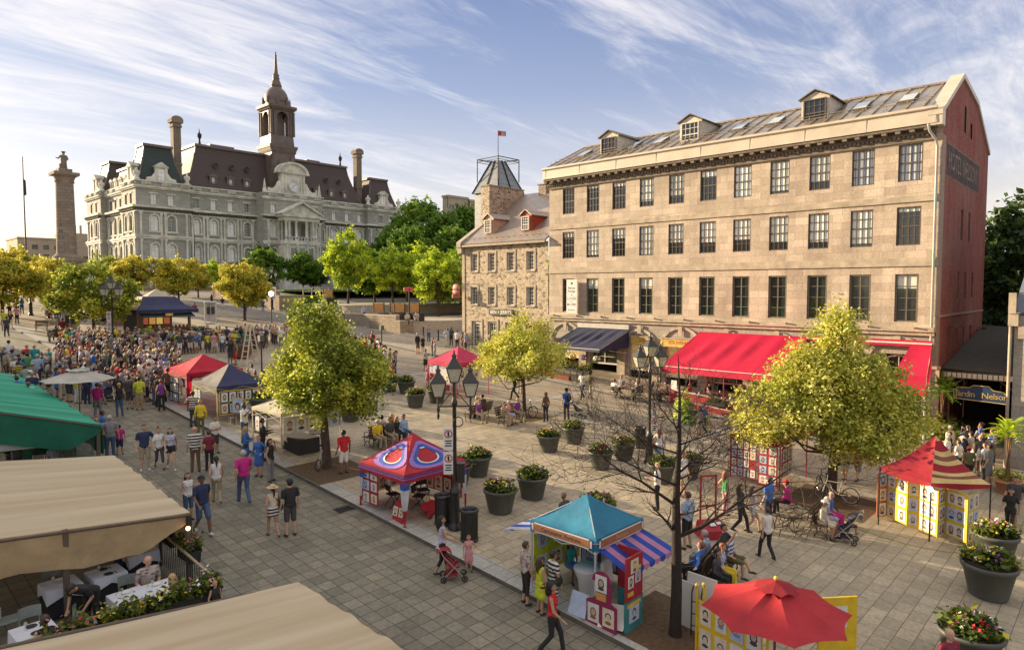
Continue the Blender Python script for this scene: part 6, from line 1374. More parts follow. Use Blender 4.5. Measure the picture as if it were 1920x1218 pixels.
def roofpt(side, u, t, off=.02):
    C_ = [(13.2,17.2),(15.95,17.2),(15.95,19.75),(13.2,19.75)]; a, b = C_[side], C_[(side+1)%4]; A = Vector((14.575,18.475,0)); p = Vector((a[0]+(b[0]-a[0])*u, a[1]+(b[1]-a[1])*u, 0)); q = p.lerp(A, t)
    out_ = (Vector(((a[0]+b[0])/2,(a[1]+b[1])/2,0))-A).normalized(); sag = .18*.35*math.sin(math.pi*u)*math.sin(math.pi*min(1,t*1.2+.1))
    q.z = 3.15+1.0*(t**1.25)-sag*(1-t)+off; q += out_*off; return q
mb = MB()
for side in range(4):
    for m_, w0, w1 in ((1,.36,.47),(0,.27,.37),(2,.235,.27)):
        path_ = []
        for k in range(13):
            a = math.pi*(1.0+k/12)      # lower arc
            path_.append((math.cos(a), math.sin(a)))
        pts = [(x, y*.9) for x, y in path_]+[(.35,.9),(-.35,.9)]
        n_ = len(pts)
        for k in range(n_):
            if m_ == 2 and k in (n_-1, n_-3): continue
            p, q = pts[k], pts[(k+1)%n_]
            f = lambda s, P: roofpt(side, min(.97,max(.03,.5+P[0]*s*1.02)), min(.97,max(.02,.42+P[1]*s*.85)), .012+.004*m_)
            mb.add([f(w0,p),f(w1,p),f(w1,q),f(w0,q)],[(0,1,2,3)],m_)
mb.build('painted_pattern', [M_bp, M_pp, M_paper[0]], tD)
mb = MB()
for i,(x,y,dx,dy) in enumerate(((13.2,17.2,1,1),(15.95,17.2,-1,1),(13.2,19.75,1,-1))):
    for ax in (0,1):
        for z0,z1,w0,w1,m_ in ((2.85,2.62,.24,.22,0),(2.62,1.95,.22,.12,1),(1.95,1.55,.12,.05,2)):
            if i > 0 and m_ == 2: pass
            a = [(x+dx*w_*(1-ax), y+dy*w_*ax, z) for w_, z in ((0,z0),(w0,z0),(w1,z1),(0,z1))]; mb.poly(a, m_)
mb.build('corner_drape', [M_bp, cW, M_redb], tD)
mb = MB()
for z,m_ in ((3.05,0),(2.98,1),):
    for a,b in (((13.185,17.185),(15.96,17.185)),((13.185,17.185),(13.185,19.76))): mb.bar((*a,z),(*b,z),.02,.03,m_)
mb.build('painted_line', [M_bp, M_pp], tD)
wallpanel(tD,(13.28,19.7),(13.28,18.75),1.75,3.0,M_redb,3,2)
wallpanel(tD,(13.4,19.72),(15.9,19.72),1.95,3.0,cW,2,5,pad=.02)
wallpanel(tD,(15.9,19.4),(15.9,17.4),1.75,3.0,M_redb,2,4)
r = empty('sandwich_board', (13.35,17.6,1.43), 'red leaning display with four portrait sheets at the painted tent corner', 'display board'); mb = MB()
mb.obox((13.4,17.75,1.75),(.02,.3,0),(.02,-.0,0),(.08,0,.33)); mb.build('board', M_redb, r); portrait(r,(13.36,17.9,1.78),(0,-1,0),(.2,0,1),.24,.3); portrait(r,(13.36,17.6,1.78),(0,-1,0),(.2,0,1),.22,.3)
def fchair(p, rz, lb, m, fm=M_blk, grp=None):
    r = empty('folding_chair', p, lb, 'chair', grp, R(rz)); mb = MB()
    for x in (-.2,.2): mb.bar((x,-.2,0),(x,.22,.82),.022); mb.bar((x,.24,0),(x,-.2,.45),.022)
    mb.build('frame', fm, r, world=False); mb = MB(); mb.box(-.2,.2,-.2,.18,.44,.47); mb.build('seat', m, r, world=False); mb = MB(); mb.obox((0,.2,.70),(.2,0,0),(0,.012,0),(0,.03,.12)); mb.build('backrest', m, r, world=False); return r
fchair((14.6,18.2,gz(18.2,14.6)),30,'black folding chair with a bag inside the painted tent, front one',M_board); fchair((15.1,18.6,gz(18.6,15)),-20,'black folding chair inside the painted tent, rear one',M_board); fchair((14.0,18.9,gz(18.9,14)),80,'black folding chair by the portrait wall of the painted tent',M_board)
r = empty('trolley', (14.5,17.5,gz(17.5,14.5)), 'red wheeled luggage trolley on the paving inside the painted tent', 'trolley', None, R(20)); mb = MB(); mb.box(-.35,.35,-.14,.14,.28,.42); mb.box(-.38,.38,-.17,-.14,.1,.34); mb.lathe([(.12,-.36),(.12,.36)],10); mb.build('body', mat('red trolley paint',(.5,.02,.04),.5,.1), r, world=False)
for x in (-.28,.28): mb = MB(); mb.lathe([(.001,-.03),(.11,-.03),(.11,.03),(.001,.03)],12); mb.xf(Matrix.Translation((x,-.2,.11))@Matrix.Rotation(R(90),4,'X')); mb.build('wheel', M_redb, r, world=False)
tE = tent('pink red peaked tent behind the three lantern lamp', 27.6,30.4,30.6,33.4, 2.5, 4.6, 5.5, cP, cP, .28, M_redb)
wallpanel(tE,(27.65,33.3),(27.65,31.2),2.75,4.35,cW,3,2,skip=((0,1),(1,2))); wallpanel(tE,(27.8,30.66),(29.6,30.66),3.4,4.35,cW,1,3)
mb = MB(); mb.box(27.615,27.635,32.4,33.2,3.35,3.8); mb.box(27.615,27.635,31.3,32.2,2.8,3.2); mb.build('red_sheet', M_redb, tE)
tF = tent('blue peaked stall with scalloped name boards and striped side awnings', 13.4,15.6,9.7,11.9, .9, 2.92, 3.62, cB, cB, .32, cW)
M_brn = mat('brown sign board', (.34,.15,.08), .6, .2, 6); M_wb = mat('white trim', (.72,.70,.66), .6, 0)
for (a, b, n) in (((13.37,11.75),(13.37,9.85),0),((13.55,9.67),(15.45,9.67),1)):
    a, b = Vector((*a,2.77)), Vector((*b,2.77)); rr = (b-a).normalized(); nn = rr.cross(Vector((0,0,1))); mb = MB()
    mb.obox((a+b)/2+nn*.012, rr*((b-a).length/2), Vector((0,0,.10)), nn*.01, 0); mb.obox((a+b)/2+nn*.008, rr*((b-a).length/2+.05), Vector((0,0,.09)), nn*.008, 1); mb.obox((a+b)/2+nn*.010, rr*((b-a).length/2-.04), Vector((0,0,.125)), nn*.008, 1); s_ = mb.build('name_board', [M_brn, M_wb], tF)
    lettering('Caricatures  Portraits' if n == 0 else 'Portraits', .15, (a+b)/2+nn*.024, rr, (0,0,1), M_gold if n else inkk, s_, .002)
def stripedflap(a, b, c, d, nst, m1, m2, parent, scal=True):
    a, b, c, d = map(Vector, (a,b,c,d)); mb = MB(); N_ = nst*4
    for i in range(N_):
        u0, u1 = i/N_, (i+1)/N_; m_ = (i//4)%2; P = [a.lerp(b,u0),a.lerp(b,u1),d.lerp(c,u1),d.lerp(c,u0)]; mb.poly(P, m_)
        if scal:
            f = lambda u: .10+.05*abs(math.sin(math.pi*((u*nst)%1.0))); q0 = P[3]-Vector((0,0,f(u0+1e-4))); q1 = P[2]-Vector((0,0,f(u1-1e-4))); mb.poly([P[3],P[2],q1,q0], m_)
    return mb.build('side_awning', [m1, m2], parent, fix=False)
cBl = canvas('bright blue stripe cloth',(.03,.09,.50),.3); cPi = canvas('pink stripe cloth',(.62,.28,.48),.3); cWh = canvas('white stripe cloth',(.66,.66,.78),.4)
stripedflap((13.5,9.68,2.62),(15.6,9.68,2.62),(15.7,8.75,2.28),(13.5,8.85,2.28),9,cBl,cPi,tF)
stripedflap((15.5,11.92,2.62),(13.4,11.92,2.62),(13.4,12.9,2.40),(15.5,12.9,2.40),8,cBl,cWh,tF)
M_lime = mat('lime cloth', (.50,.55,.03), .8, .3, 5); M_teal = mat('teal painted board', (.04,.22,.24), .6, .3, 4)
wallpanel(tF,(13.5,11.85),(15.55,11.85),1.3,2.6,M_lime,2,3,pad=.12); wallpanel(tF,(15.55,11.8),(15.55,9.8),1.1,2.6,mat('dark picture backing',(.10,.09,.08),.8,.4,3),2,3)
mb = MB(); mb.obox((14.55,8.95,1.95),(.55,-.0,0),(0,.02,0),(0,0,.55)); r = empty('display_tower', (14.2,8.9,gz(8.9,14.2)), 'tall red and teal folding display tower right of the blue stall', 'display board')
mb = MB(); mb.box(13.45,14.15,8.83,8.87,1.55,2.65); mb.box(14.15,14.19,8.83,9.55,1.55,2.65); mb.build('upper_panel', M_redb, r); mb = MB(); mb.box(13.45,14.15,8.82,8.88,gz(8.8,14),1.55); mb.box(14.15,14.20,8.82,9.55,gz(8.8,14),1.55); mb.build('lower_panel', M_teal, r)
for x,z,w_,h_ in ((13.8,2.4,.34,.34),(13.64,2.03,.24,.3),(13.95,2.1,.24,.3),(13.8,1.2,.44,.4)): portrait(r,(x,8.815,z),(1,0,0),(0,0,1),w_,h_)
for y,z in ((9.05,2.3),(9.35,2.1),(9.2,1.2)): portrait(r,(14.215,y,z),(0,1,0),(0,0,1),.26,.34)
mb = MB(); mb.box(13.52,13.76,8.81,8.829,1.68,1.78); mb.box(13.84,14.08,8.81,8.829,2.28,2.36); mb.box(13.5,14.1,8.81,8.829,1.40,1.50); mb.build('yellow_card', M_yel, r)
r = empty('portrait_sign', (12.95,9.45,gz(9.4,13.3)), 'arch topped maroon sign with three drawings standing at the kerb', 'sign'); M_mar = mat('maroon board',(.25,.02,.08),.6,.1)
zb = gz(9.3,13.3); x_ = 13.22; mb = MB(); mb.prism([(9.85,zb),(8.95,zb),(8.95,zb+.62),(9.12,zb+.68),(9.12,zb+1.15)]+[(9.4+.28*math.cos(t*math.pi/8),zb+1.15+.28*math.sin(t*math.pi/8)) for t in range(9)]+[(9.68,zb+.68),(9.85,zb+.62)],'x',x_,x_+.04); mb.build('board', M_mar, r)
portrait(r,(x_-.008,9.63,zb+.33),(0,-1,0),(0,0,1),.34,.46); portrait(r,(x_-.008,9.18,zb+.33),(0,-1,0),(0,0,1),.34,.46); portrait(r,(x_-.008,9.4,zb+1.12),(0,-1,0),(0,0,1),.34,.42)
mb = MB(); mb.box(x_-.012,x_-.001,9.25,9.55,zb+.70,zb+.88); mb.build('orange_card', mat('orange card',(.55,.28,.08),.7,.1), r)
r = empty('price_board', (13.2,10.25,gz(10.2,13.3)), 'white written board lying against the blue stall front', 'sign'); mb = MB(); mb.obox((13.3,10.15,gz(10.1,13.3)+.28),(0,.27,0),(.1,0,.27),(.012,0,-.004)); mb.build('board', M_paper[1], r); mb = MB()
for k in range(6): mb.obox((13.262+.018*k-.01,10.15,gz(10.1,13.3)+.13+k*.055),(0,.2,0),(.004,0,.01),(.002,0,-.001))
mb.build('lettering', inkk, r)
r = empty('white_case', (13.6,9.1,gz(9.1,13.6)), 'big white flat case leaning between the signs of the blue stall', 'case'); mb = MB(); mb.obox((13.45,9.2,gz(9.1,13.6)+.3),(-.12,.30,0),(.13,0,.27),(.03,.02,-.02)); mb.build('case', M_wb, r); 
r = empty('art_tub', (14.3,10.6,gz(10.6,14.3)), 'round white tub table in front of the painter in the blue stall', 'table'); mb = MB(); mb.lathe([(.25,0),(.3,.45),(.42,.72),(.42,.78),(.001,.78)],20,(14.3,10.6,gz(10.6,14.3)),sx=1,sy=.9); mb.build('tub', M_wb, r)
def parasol(p, r_, zr, za, cm, lb, n=8, vent=None, pole=M_wood, tips=True, name='parasol'):
    r = empty(name, p, lb, 'parasol'); mb = MB()
    R_ = [(r_*math.cos(2*math.pi*(k+.5)/n), r_*math.sin(2*math.pi*(k+.5)/n)) for k in range(n)]
    for k in range(n):
        a, b = Vector((*R_[k],zr)), Vector((*R_[(k+1)%n],zr)); A = Vector((0,0,za)); vs = []; M_ = 8
        for i in range(M_+1):
            for j in range(M_+1):
                u, v = i/M_, j/M_; q = a.lerp(b,u).lerp(A,v); q.z -= .05*math.sin(math.pi*u)*math.sin(math.pi*v)*1.0; e = .10*math.sin(math.pi*u)*(1-v)*r_*.45; q += (Vector((0,0,q.z))-q)*e; vs.append(q)
        mb.add(vs,[(i*(M_+1)+j,(i+1)*(M_+1)+j,(i+1)*(M_+1)+j+1,i*(M_+1)+j+1) for i in range(M_) for j in range(M_)],0,True)
    mb.build('canopy', cm, r, world=False)
    mb = MB(); rv = r_*.30; zv = za-(za-zr)*.26+.05
    for k in range(n):
        a, b = [(rv*math.cos(2*math.pi*(k+.5+q)/n), rv*math.sin(2*math.pi*(k+.5+q)/n), zv) for q in (0,1)]; m_ = ((a[0]+b[0])*.46,(a[1]+b[1])*.46,zv+.03); mb.add([a,m_,(0,0,za+.05)],[(0,1,2)]); mb.add([m_,b,(0,0,za+.05)],[(0,1,2)])
    mb.build('vent_flap', vent or cm, r, world=False)
    mb = MB(); mb.tube((0,0,0),(0,0,za+.03),.028,n=8); mb.build('pole', pole, r, world=False); mb = MB(); mb.ball((0,0,za+.10),.05,8,5); mb.build('finial', M_yel, r, world=False); mb = MB()
    for x, y in R_: mb.bar((0,0,za-.06),(x*.98,y*.98,zr-.02),.018)
    mb.build('ribs', pole, r, world=False)
    mb = MB(); mb.lathe([(.001,.0),(.3,0),(.3,.06),(.05,.1)],14); mb.build('base', M_blk, r, world=False); return r
cMar = canvas('deep red parasol cloth',(.46,.025,.035),.15)
pG = parasol((13.55,5.25,gz(5.25,14)), 1.5, 2.05, 2.62, cMar, 'large red parasol with a yellow knob over the yellow framed display', 8, canvas('dark red vent cloth',(.30,.012,.02),.1)); pG.rotation_euler[2] = R(12)
r = empty('yellow_display', (14.3,6.5,gz(6.5,14.3)), 'yellow framed portrait display standing under the red parasol', 'display board')
wallpanel(r,(14.1,7.25),(13.8,5.6),.75,1.95,M_yelb,2,4); 
for x,y in ((14.1,7.3),(14.25,7.2),(13.8,5.5)): mb = MB(); mb.tube((x,y,gz(y,x)),(x,y,2.25),.03,n=7); mb.ball((x,y,2.28),.05,6,4); mb.build('post', M_yelb, r)
r = empty('picture_stand', (16.2,4.9,gz(4.9,16.3)), 'yellow edged panel with a blue picture, right of the red parasol', 'display board'); mb = MB(); mb.obox((15.9,4.75,1.45),(.35,-.3,0),(.015,.02,0),(0,0,.75)); mb.build('panel', M_yelb, r); portrait(r,(15.88,4.72,1.75),(.75,-.65,0),(0,0,1),.42,.5)
r = empty('white_board', (14.35,7.95,gz(8,14.3)), 'tall white boards with a black hand truck leaning behind the bare tree trunk', 'board'); mb = MB(); mb.obox((14.95,7.6,1.42),(.02,.40,0),(.015,0,0),(0,0,.72)); mb.obox((14.9,7.95,1.3),(.02,.28,0),(.015,0,0),(0,0,.6)); mb.build('board', M_wb, r); mb = MB()
for y in (7.45,7.7): mb.path([(14.6,y,.75),(14.62,y,1.8),(14.7,y,1.95)],.02,6)
for z in (1.0,1.3,1.6): mb.bar((14.6,7.45,z),(14.6,7.7,z),.02)
mb.tube((14.6,7.4,.82),(14.6,7.46,.82),.1,n=10); mb.build('hand_truck', M_blk, r)
r = empty('red_easel', G(1335,1005), 'bright red display frame with a low red tray of papers', 'display stand', None, R(-35)); mb = MB(); mb.add([(-.5,-.3,0),(.5,-.3,0),(.5,.35,0),(-.5,.35,0),(-.45,-.3,.28),(.45,-.3,.28),(.4,.3,.5),(-.4,.3,.5)],[(0,3,2,1),(4,5,6,7),(0,1,5,4),(1,2,6,5),(2,3,7,6),(3,0,4,7)]); mb.build('tray', M_redb, r, world=False); mb = MB()
for x in (-.28,.28): mb.bar((x,.3,0),(x,.3,2.0),.05)
for z in (.95,1.98): mb.bar((-.3,.3,z),(.3,.3,z),.06)
mb.build('frame', M_redb, r, world=False); mb = MB(); mb.obox((.0,-.02,.42),(.1,0,0),(0,.08,.03),(0,0,.005)); mb.obox((.25,.05,.44),(.08,0,0),(0,.08,.03),(0,0,.005)); mb.build('leaflets', M_wb, r, world=False)
tH = tent('red portrait stall half hidden under the large yellow tree', 27.3,30.4,10.5,12.7, 1.0, 2.95, 3.6, canvas('dusty red canvas',(.40,.03,.06)), canvas('dusty red canvas',(.40,.03,.06)), .25, M_redb)
wallpanel(tH,(27.25,12.6),(27.25,11.5),1.2,2.75,M_redb,4,4,pad=.025,skip=((3,1),)); wallpanel(tH,(27.25,11.4),(27.25,10.6),1.05,2.7,M_redb,4,2,pad=.035); wallpanel(tH,(27.5,10.52),(28.6,10.52),1.4,2.6,M_redb,2,2)
Z_ = 2.62; PZL = lambda px, py, z: (lambda d: (d[0]*(z-CZ)/d[2], d[1]*(z-CZ)/d[2], z))(ray(px,py))
L_, F_, R__, A_ = [Vector(PZL(*q)) for q in ((1650,875,2.75),(1746,905,2.55),(1858,908,2.5),(1755,815,4.0))]
K_ = L_+R__-F_+Vector((0,0,.2))
r = empty('striped_canopy', (F_.x+1,F_.y+1,gz(F_.y+1,28)), 'red and cream striped peaked canopy over yellow portrait screens', 'canopy')
M_scr = stripemat('red and cream striped canvas', (.60,.45,.22), (.40,.02,.04), 'x', 1.35, .55, .8, .25)
mb = MB()
def tri(a, b, m_):
    M_ = 12; vs = []; idx = {}
    for i in range(M_+1):
        for j in range(M_+1-i):
            u, v = i/M_, j/M_; q = a*(1-u-v)+b*u+A_*v; s_ = min(u+.0, 1-u-v)*v*4; q = q-Vector((0,0,s_*.55+ .9*(1-v)*0)); idx[(i,j)] = len(vs); vs.append(q)
    fs = []
    for i in range(M_):
        for j in range(M_-i):
            fs.append((idx[(i,j)],idx[(i+1,j)],idx[(i,j+1)]))
            if i+j < M_-1: fs.append((idx[(i+1,j)],idx[(i+1,j+1)],idx[(i,j+1)]))
    mb.add(vs, fs, m_, True)
def bandtri(a, b, cols):
    n_ = len(cols); M_ = 10
    for k in range(n_):
        for j in range(M_):
            def pt(s, t): 
                base = a.lerp(b, t); q = base.lerp(A_, s); q.z -= .50*s*(1-s)*2*(.6+.4*math.sin(math.pi*t)); return q
            s0, s1, t0, t1 = k/n_, (k+1)/n_, j/M_, (j+1)/M_; mb.add([pt(s0,t0),pt(s0,t1),pt(s1,t1),pt(s1,t0)],[(0,1,2,3)],cols[k],True)
bandtri(F_, R__, [1,1,0,1,2,2,1,0,1,2,2,1]); bandtri(L_, F_, [2]*10); bandtri(R__, K_, [1,1,0,1,2,2,1,0,1,2,2,1]); bandtri(K_, L_, [1,2,1,2,1,2,1,2,1,2])  # left face is plain dark red, its shadow put into the colour
for a, b in ((F_,R__),(L_,F_)): mb.add([a,b,b-Vector((0,0,.12)),(a+b)/2-Vector((0,0,.22)),a-Vector((0,0,.12))],[(0,1,2,3,4)],2)
mb.build('canopy', [mat('dark seam cloth',(.22,.08,.04),.8,.2), canvas('cream stripe canvas',(.72,.55,.24)), canvas('dark red stripe canvas',(.38,.02,.035))], r)
for c in (L_, F_, R__): mb = MB(); mb.tube((c.x,c.y,gz(c.y,c.x)),(c.x,c.y,c.z),.025,n=6); mb.build('pole', M_blk, r)
mb = MB(); mb.ball((F_.x-.15,F_.y,F_.z-.18),.09,8,5); mb.build('work_lamp', mat('lit lamp bulb',(1,.9,.7),.5,0,emis=(1,.85,.6,6)), r)
r = empty('folding_screen', G(1740,1000), 'long yellow zigzag screen covered with caricatures under the striped canopy', 'display screen')
bp_ = [(1643,972),(1662,970),(1700,990),(1722,994),(1757,1012),(1770,1004),(1812,1024),(1832,1012)]; gp = [G(*q) for q in bp_]
for k, (a, b) in enumerate(zip(gp[:-1], gp[1:])):
    L2 = (Vector((b.x-a.x,b.y-a.y,0))).length; wallpanel(r,(a.x,a.y),(b.x,b.y),gz(a.y,a.x)+.06,gz(a.y,a.x)+1.72,M_yelb if k else mat('orange carved panel',(.5,.14,.05),.7,.3,6),3,2 if L2 > .9 else 1,name='screen_leaf',pad=.05)
def kiosk(label, x0, x1, y0, y1, zg, detail=True):
    r = empty('kiosk', ((x0+x1)/2,y0,zg), label, 'kiosk', 'navy roofed kiosks'); mb = MB()
    h = 2.75; o = .6
    for x in (x0,x1):
        for y in (y0,y1): mb.box(x-.1,x+.1,y-.1,y+.1,zg-.3,zg+h)
    mb.box(x0,x0+.12,y0+.2,y1-.1,zg-.3,zg+h); mb.box(x0+.13,x1-.1,y1-.12,y1,zg-.3,zg+h); mb.build('frame', mat('brown kiosk wood',(.20,.10,.05),.7,.3,3), r)
    mb = MB(); e = [(x0-o,y0-o),(x1+o,y0-o),(x1+o,y1+o),(x0-o,y1+o)]; t_ = [(x0+.6,y0+1.5),(x1-.6,y0+1.5),(x1-.6,y1-1.5),(x0+.6,y1-1.5)]
    for i in range(4):
        a,b,c,d = e[i],e[(i+1)%4],t_[(i+1)%4],t_[i]; mid = lambda p,q: ((p[0]*.45+q[0]*.55),(p[1]*.45+q[1]*.55)); m1, m2 = mid(a,d), mid(b,c); z1 = zg+h+.28
        mb.poly([(*a,zg+h-.1),(*b,zg+h-.1),(*m2,z1),(*m1,z1)], 1 if i == 3 else 0); mb.poly([(*m1,z1),(*m2,z1),(*c,zg+h+1.0),(*d,zg+h+1.0)], 1 if i == 3 else 0); mb.poly([(*a,zg+h-.1),(*b,zg+h-.1),(*b,zg+h-.4),(*a,zg+h-.4)],0)  # sun-facing roof side is tan, sunlight put into the colour
    mb.poly([(*p,zg+h+1.0) for p in t_],1); mb.build('roof', [cN, canvas('painted sunlight canvas',(.52,.38,.24))], r)
    mb = MB(); c_ = ((x0+x1)/2,(y0+y1)/2); b_ = [(x0+1.0,y0+1.6),(x1-1.0,y0+1.6),(x1-1.0,y1-1.6),(x0+1.0,y1-1.6)]
    for i in range(4): mb.poly([(*b_[i],zg+h+1.02),(*b_[(i+1)%4],zg+h+1.02),(*c_,zg+h+1.7)])
    mb.build('roof_cap', cC, r)
    mb = MB(); mb.slab([(x0-.2,y0-.1,zg+h-.45),(x1+.2,y0-.1,zg+h-.45),(x1+.2,y0-.9,zg+h-.75),(x0-.2,y0-.9,zg+h-.75)],.03); mb.build('awning', mat('dark green canvas',(.02,.05,.04),.8,.2), r)
    mb = MB(); mb.box(x0+.1,x1-.1,y0-.1,y0+.4,zg,zg+1.0); mb.box(x0-.1,x1+.1,y0-.35,y0+.45,zg+1.0,zg+1.08); mb.build('counter', mat('counter wood',(.24,.13,.06),.7,.3,4), r)
    g = random.Random(3)
    for k in range(int((x1-x0)/.34)):
        mb = MB(); x = x0+.3+k*.34; mb.lathe([(.001,.0),(.1,0),(.13,.08),(.09,.18),(.001,.26)],8,(x,y0-.15+g.uniform(-.1,.1),zg+1.09)); mb.build('goods', M_fl[g.choice((0,2,2,3))] if k%2 else M_lf2, r)
    for k in range(6):
        mb = MB(); x = x0+.4+k*(x1-x0-.8)/5; mb.box(x-.25,x+.25,y1-.2,y1-.13,zg+1.2,zg+2.3); mb.build('shelf_goods', mat('glowing wares %d'%(k%3), ((.5,.25,.06),(.55,.4,.1),(.3,.08,.04))[k%3], .6, .4, 6, emis=((.5,.25,.06),(.55,.4,.1),(.3,.08,.04))[k%3]+(.35,)), r)  # wares glow by themselves in place of light inside the kiosk
    mb = MB(); mb.box(x0+1.6,x0+2.2,y0-.95,y0-.9,zg+h-.62,zg+h-.42); mb.build('small_sign', M_yel, r); return r
kiosk('navy roofed flower and souvenir kiosk behind the front row of the crowd', 19.8,23.7,61.8,66.2,4.75)
kiosk('second navy roofed kiosk with a tan cap, partly behind the first', 20.9,23.6,72.5,76.5,5.55)
r = empty('dark_screen', (19.3,62.2,4.7), 'black upright panel on the left side of the navy roofed kiosk', 'screen'); mb = MB(); mb.box(18.4,19.3,61.5,61.6,4.7,7.1); mb.build('panel', M_board, r)
shrub(Vector((19.9,60.9,5.0)),.5,.9,300,.16,'lime','bright green potted shrub at the left corner of the kiosk',31); trough(Vector((24.0,60.4,gz(60.4,24))),1.5,.7,1.0,0,'dark planter with lime foliage at the right end of the kiosk', M_board, True, (2,),300,8)
d_ = ray(160,520); xx = d_[0]*96/d_[1]; tw_ = tent('pale blue white marquee tent below the column', xx-2.6,xx+3.0,93,98.5, 7.2, 9.4, 12.0, canvas('pale marquee canvas',(.60,.64,.72),.4), cW, .3)
def foldshademat(name, c1, c2, sy, tr):  # streaky two-tone colour imitates light and shade on cloth folds
    m = mat(name, c1, .75, 0, trans=tr); t = m.node_tree; L = t.links.new; tc_ = t.nodes.new('ShaderNodeTexCoord'); mp = t.nodes.new('ShaderNodeMapping'); mp.inputs['Scale'].default_value = (.10,sy,.3); L(tc_.outputs['Object'],mp.inputs[0]); n = t.nodes.new('ShaderNodeTexNoise'); n.inputs['Scale'].default_value = 1; n.inputs['Detail'].default_value = 3; L(mp.outputs[0],n.inputs['Vector'])
    r = t.nodes.new('ShaderNodeValToRGB'); L(n.outputs[0],r.inputs[0]); r.color_ramp.elements[0].position = .36; r.color_ramp.elements[1].position = .64; r.color_ramp.elements[0].color = c1+(1,); r.color_ramp.elements[1].color = c2+(1,)
    for nd in t.nodes:
        if nd.type == 'BSDF_PRINCIPLED': L(r.outputs[0],nd.inputs['Base Color'])
        if nd.type == 'BSDF_TRANSLUCENT': L(r.outputs[0],nd.inputs[0])
    bp = t.nodes.new('ShaderNodeBump'); bp.inputs['Distance'].default_value = .12; bp.inputs['Strength'].default_value = .8; L(n.outputs[0],bp.inputs['Height']); L(bp.outputs[0],t.nodes['Principled BSDF'].inputs['Normal']); return m
M_cream = foldshademat('cream awning canvas', (.53,.41,.25), (.67,.55,.38), 1.7, .18)
M_crv = canvas('tan valance canvas', (.42,.31,.17), .15)
def bigawn(label, A, B, C, D, cm, vm, val, nfold, name='restaurant_awning', sides=True, scal=.12, seed=1, th=.05):
    """A front-near corner, B front-far, C back-far, D back-near"""
    A, B, C, D = map(Vector, (A,B,C,D)); r = empty(name, (A+C)/2, label, 'awning'); g = np.random.default_rng(seed); nu, nv = 60, 14; ph = g.random(6)*6; vs = []
    for i in range(nu+1):
        for j in range(nv+1):
            u, v = i/nu, j/nv; p = A.lerp(B,u).lerp(D.lerp(C,u),v); w_ = th*(.5*math.sin(u*nfold*6.283+ph[0]+.5*math.sin(v*2.5+ph[3]))+.35*math.sin(u*nfold*2.17*6.283+ph[1]+v*1.1))*math.sin(math.pi*min(max(u,.02),.98))**.4; p.z += w_-.10*math.sin(math.pi*v)*.6; vs.append(p)
    mb = MB(); k = nv+1; mb.add(vs,[(i*k+j,(i+1)*k+j,(i+1)*k+j+1,i*k+j+1) for i in range(nu) for j in range(nv)],0,True); mb.build('canopy', cm, r)
    mb = MB()
    for a, b, n_ in ((A,D,40),(A,B,40)):
        L_ = (b-a).length; rows = 6; nrm = (b-a).normalized().cross(Vector((0,0,1))); vs = []
        for i in range(n_+1):
            u = i/n_; drop = val*(1-.0*u)*(min(1,.25+u*L_/1.6) if a is A and b is D else 1)-scal*abs(math.sin(u*L_*1.35))
            for j in range(rows+1): v = j/rows; p = a.lerp(b,u)-Vector((0,0,drop*v)); p += nrm*(.05*math.sin(u*L_*3.1+v*2)*v+.03*math.sin(u*L_*8+v*3)*v); vs.append(p)
        k = rows+1; mb.add(vs,[(i*k+j,(i+1)*k+j,(i+1)*k+j+1,i*k+j+1) for i in range(n_) for j in range(rows)],0,True)
    mb.build('valance', vm, r)
    mb = MB(); up = Vector((0,0,.06))
    for a, b in ((A,B),(A,D),(B,C)): mb.tube(a-up,b-up,.035,n=6)
    for u in (.33,.66): mb.tube(A.lerp(B,u)-up*2.2,D.lerp(C,u)-up*2.2,.03,n=6)
    mb.build('frame', M_frameB, r); return r
aw1 = bigawn('large cream awning with a tan valance over the white clothed dining tables', (6.8,18.0,3.32),(7.15,25.4,3.5),(-3,25.4,4.95),(-3,18.0,4.35), M_cream, M_crv, 1.0, 7, seed=3)
aw2 = bigawn('cream awning in front of the flower boxes, nearest the viewer', (6.75,5.0,3.0),(7.0,12.8,3.0),(-3,12.8,4.28),(-3,5.0,4.28), M_cream, M_crv, .5, 6, seed=5)
cGr = foldshademat('bright green canvas', (.015,.30,.17), (.05,.48,.30), 2.6, .25); cGd = canvas('dark green canvas valance', (.005,.12,.07), .1)  # canopy cloth is a brighter green than the valance
aw3 = bigawn('big emerald green awning with a white under layer', (7.7,28.8,4.0),(8.1,45.2,4.45),(-2,45.2,6.6),(-3,28.8,7.2), cGr, cGd, 1.15, 9, seed=8, scal=.0, th=.08)
mb = MB(); sagpanel(mb,(7.2,28.95,3.75),(2.0,28.95,4.2),(1.5,28.95,3.6),(6.9,28.95,3.4),14,4,.06); mb.build('under_layer', mat('grey white under canvas',(.42,.42,.42),.8,.15,1.5), aw3)
aw4 = bigawn('small dark green canopy corner above the crowd', (7.6,50.5,5.8),(7.4,56,5.9),(-1,56,7.6),(-1,50.5,7.6), cGd, cGd, .5, 3, seed=9)
parasol((8.9,36.6,gz(36.6,9)), 1.62, 2.15, 2.65, canvas('off white parasol cloth',(.60,.56,.50),.3), 'off white parasol between the green awning and the crowd', 8, name='parasol')
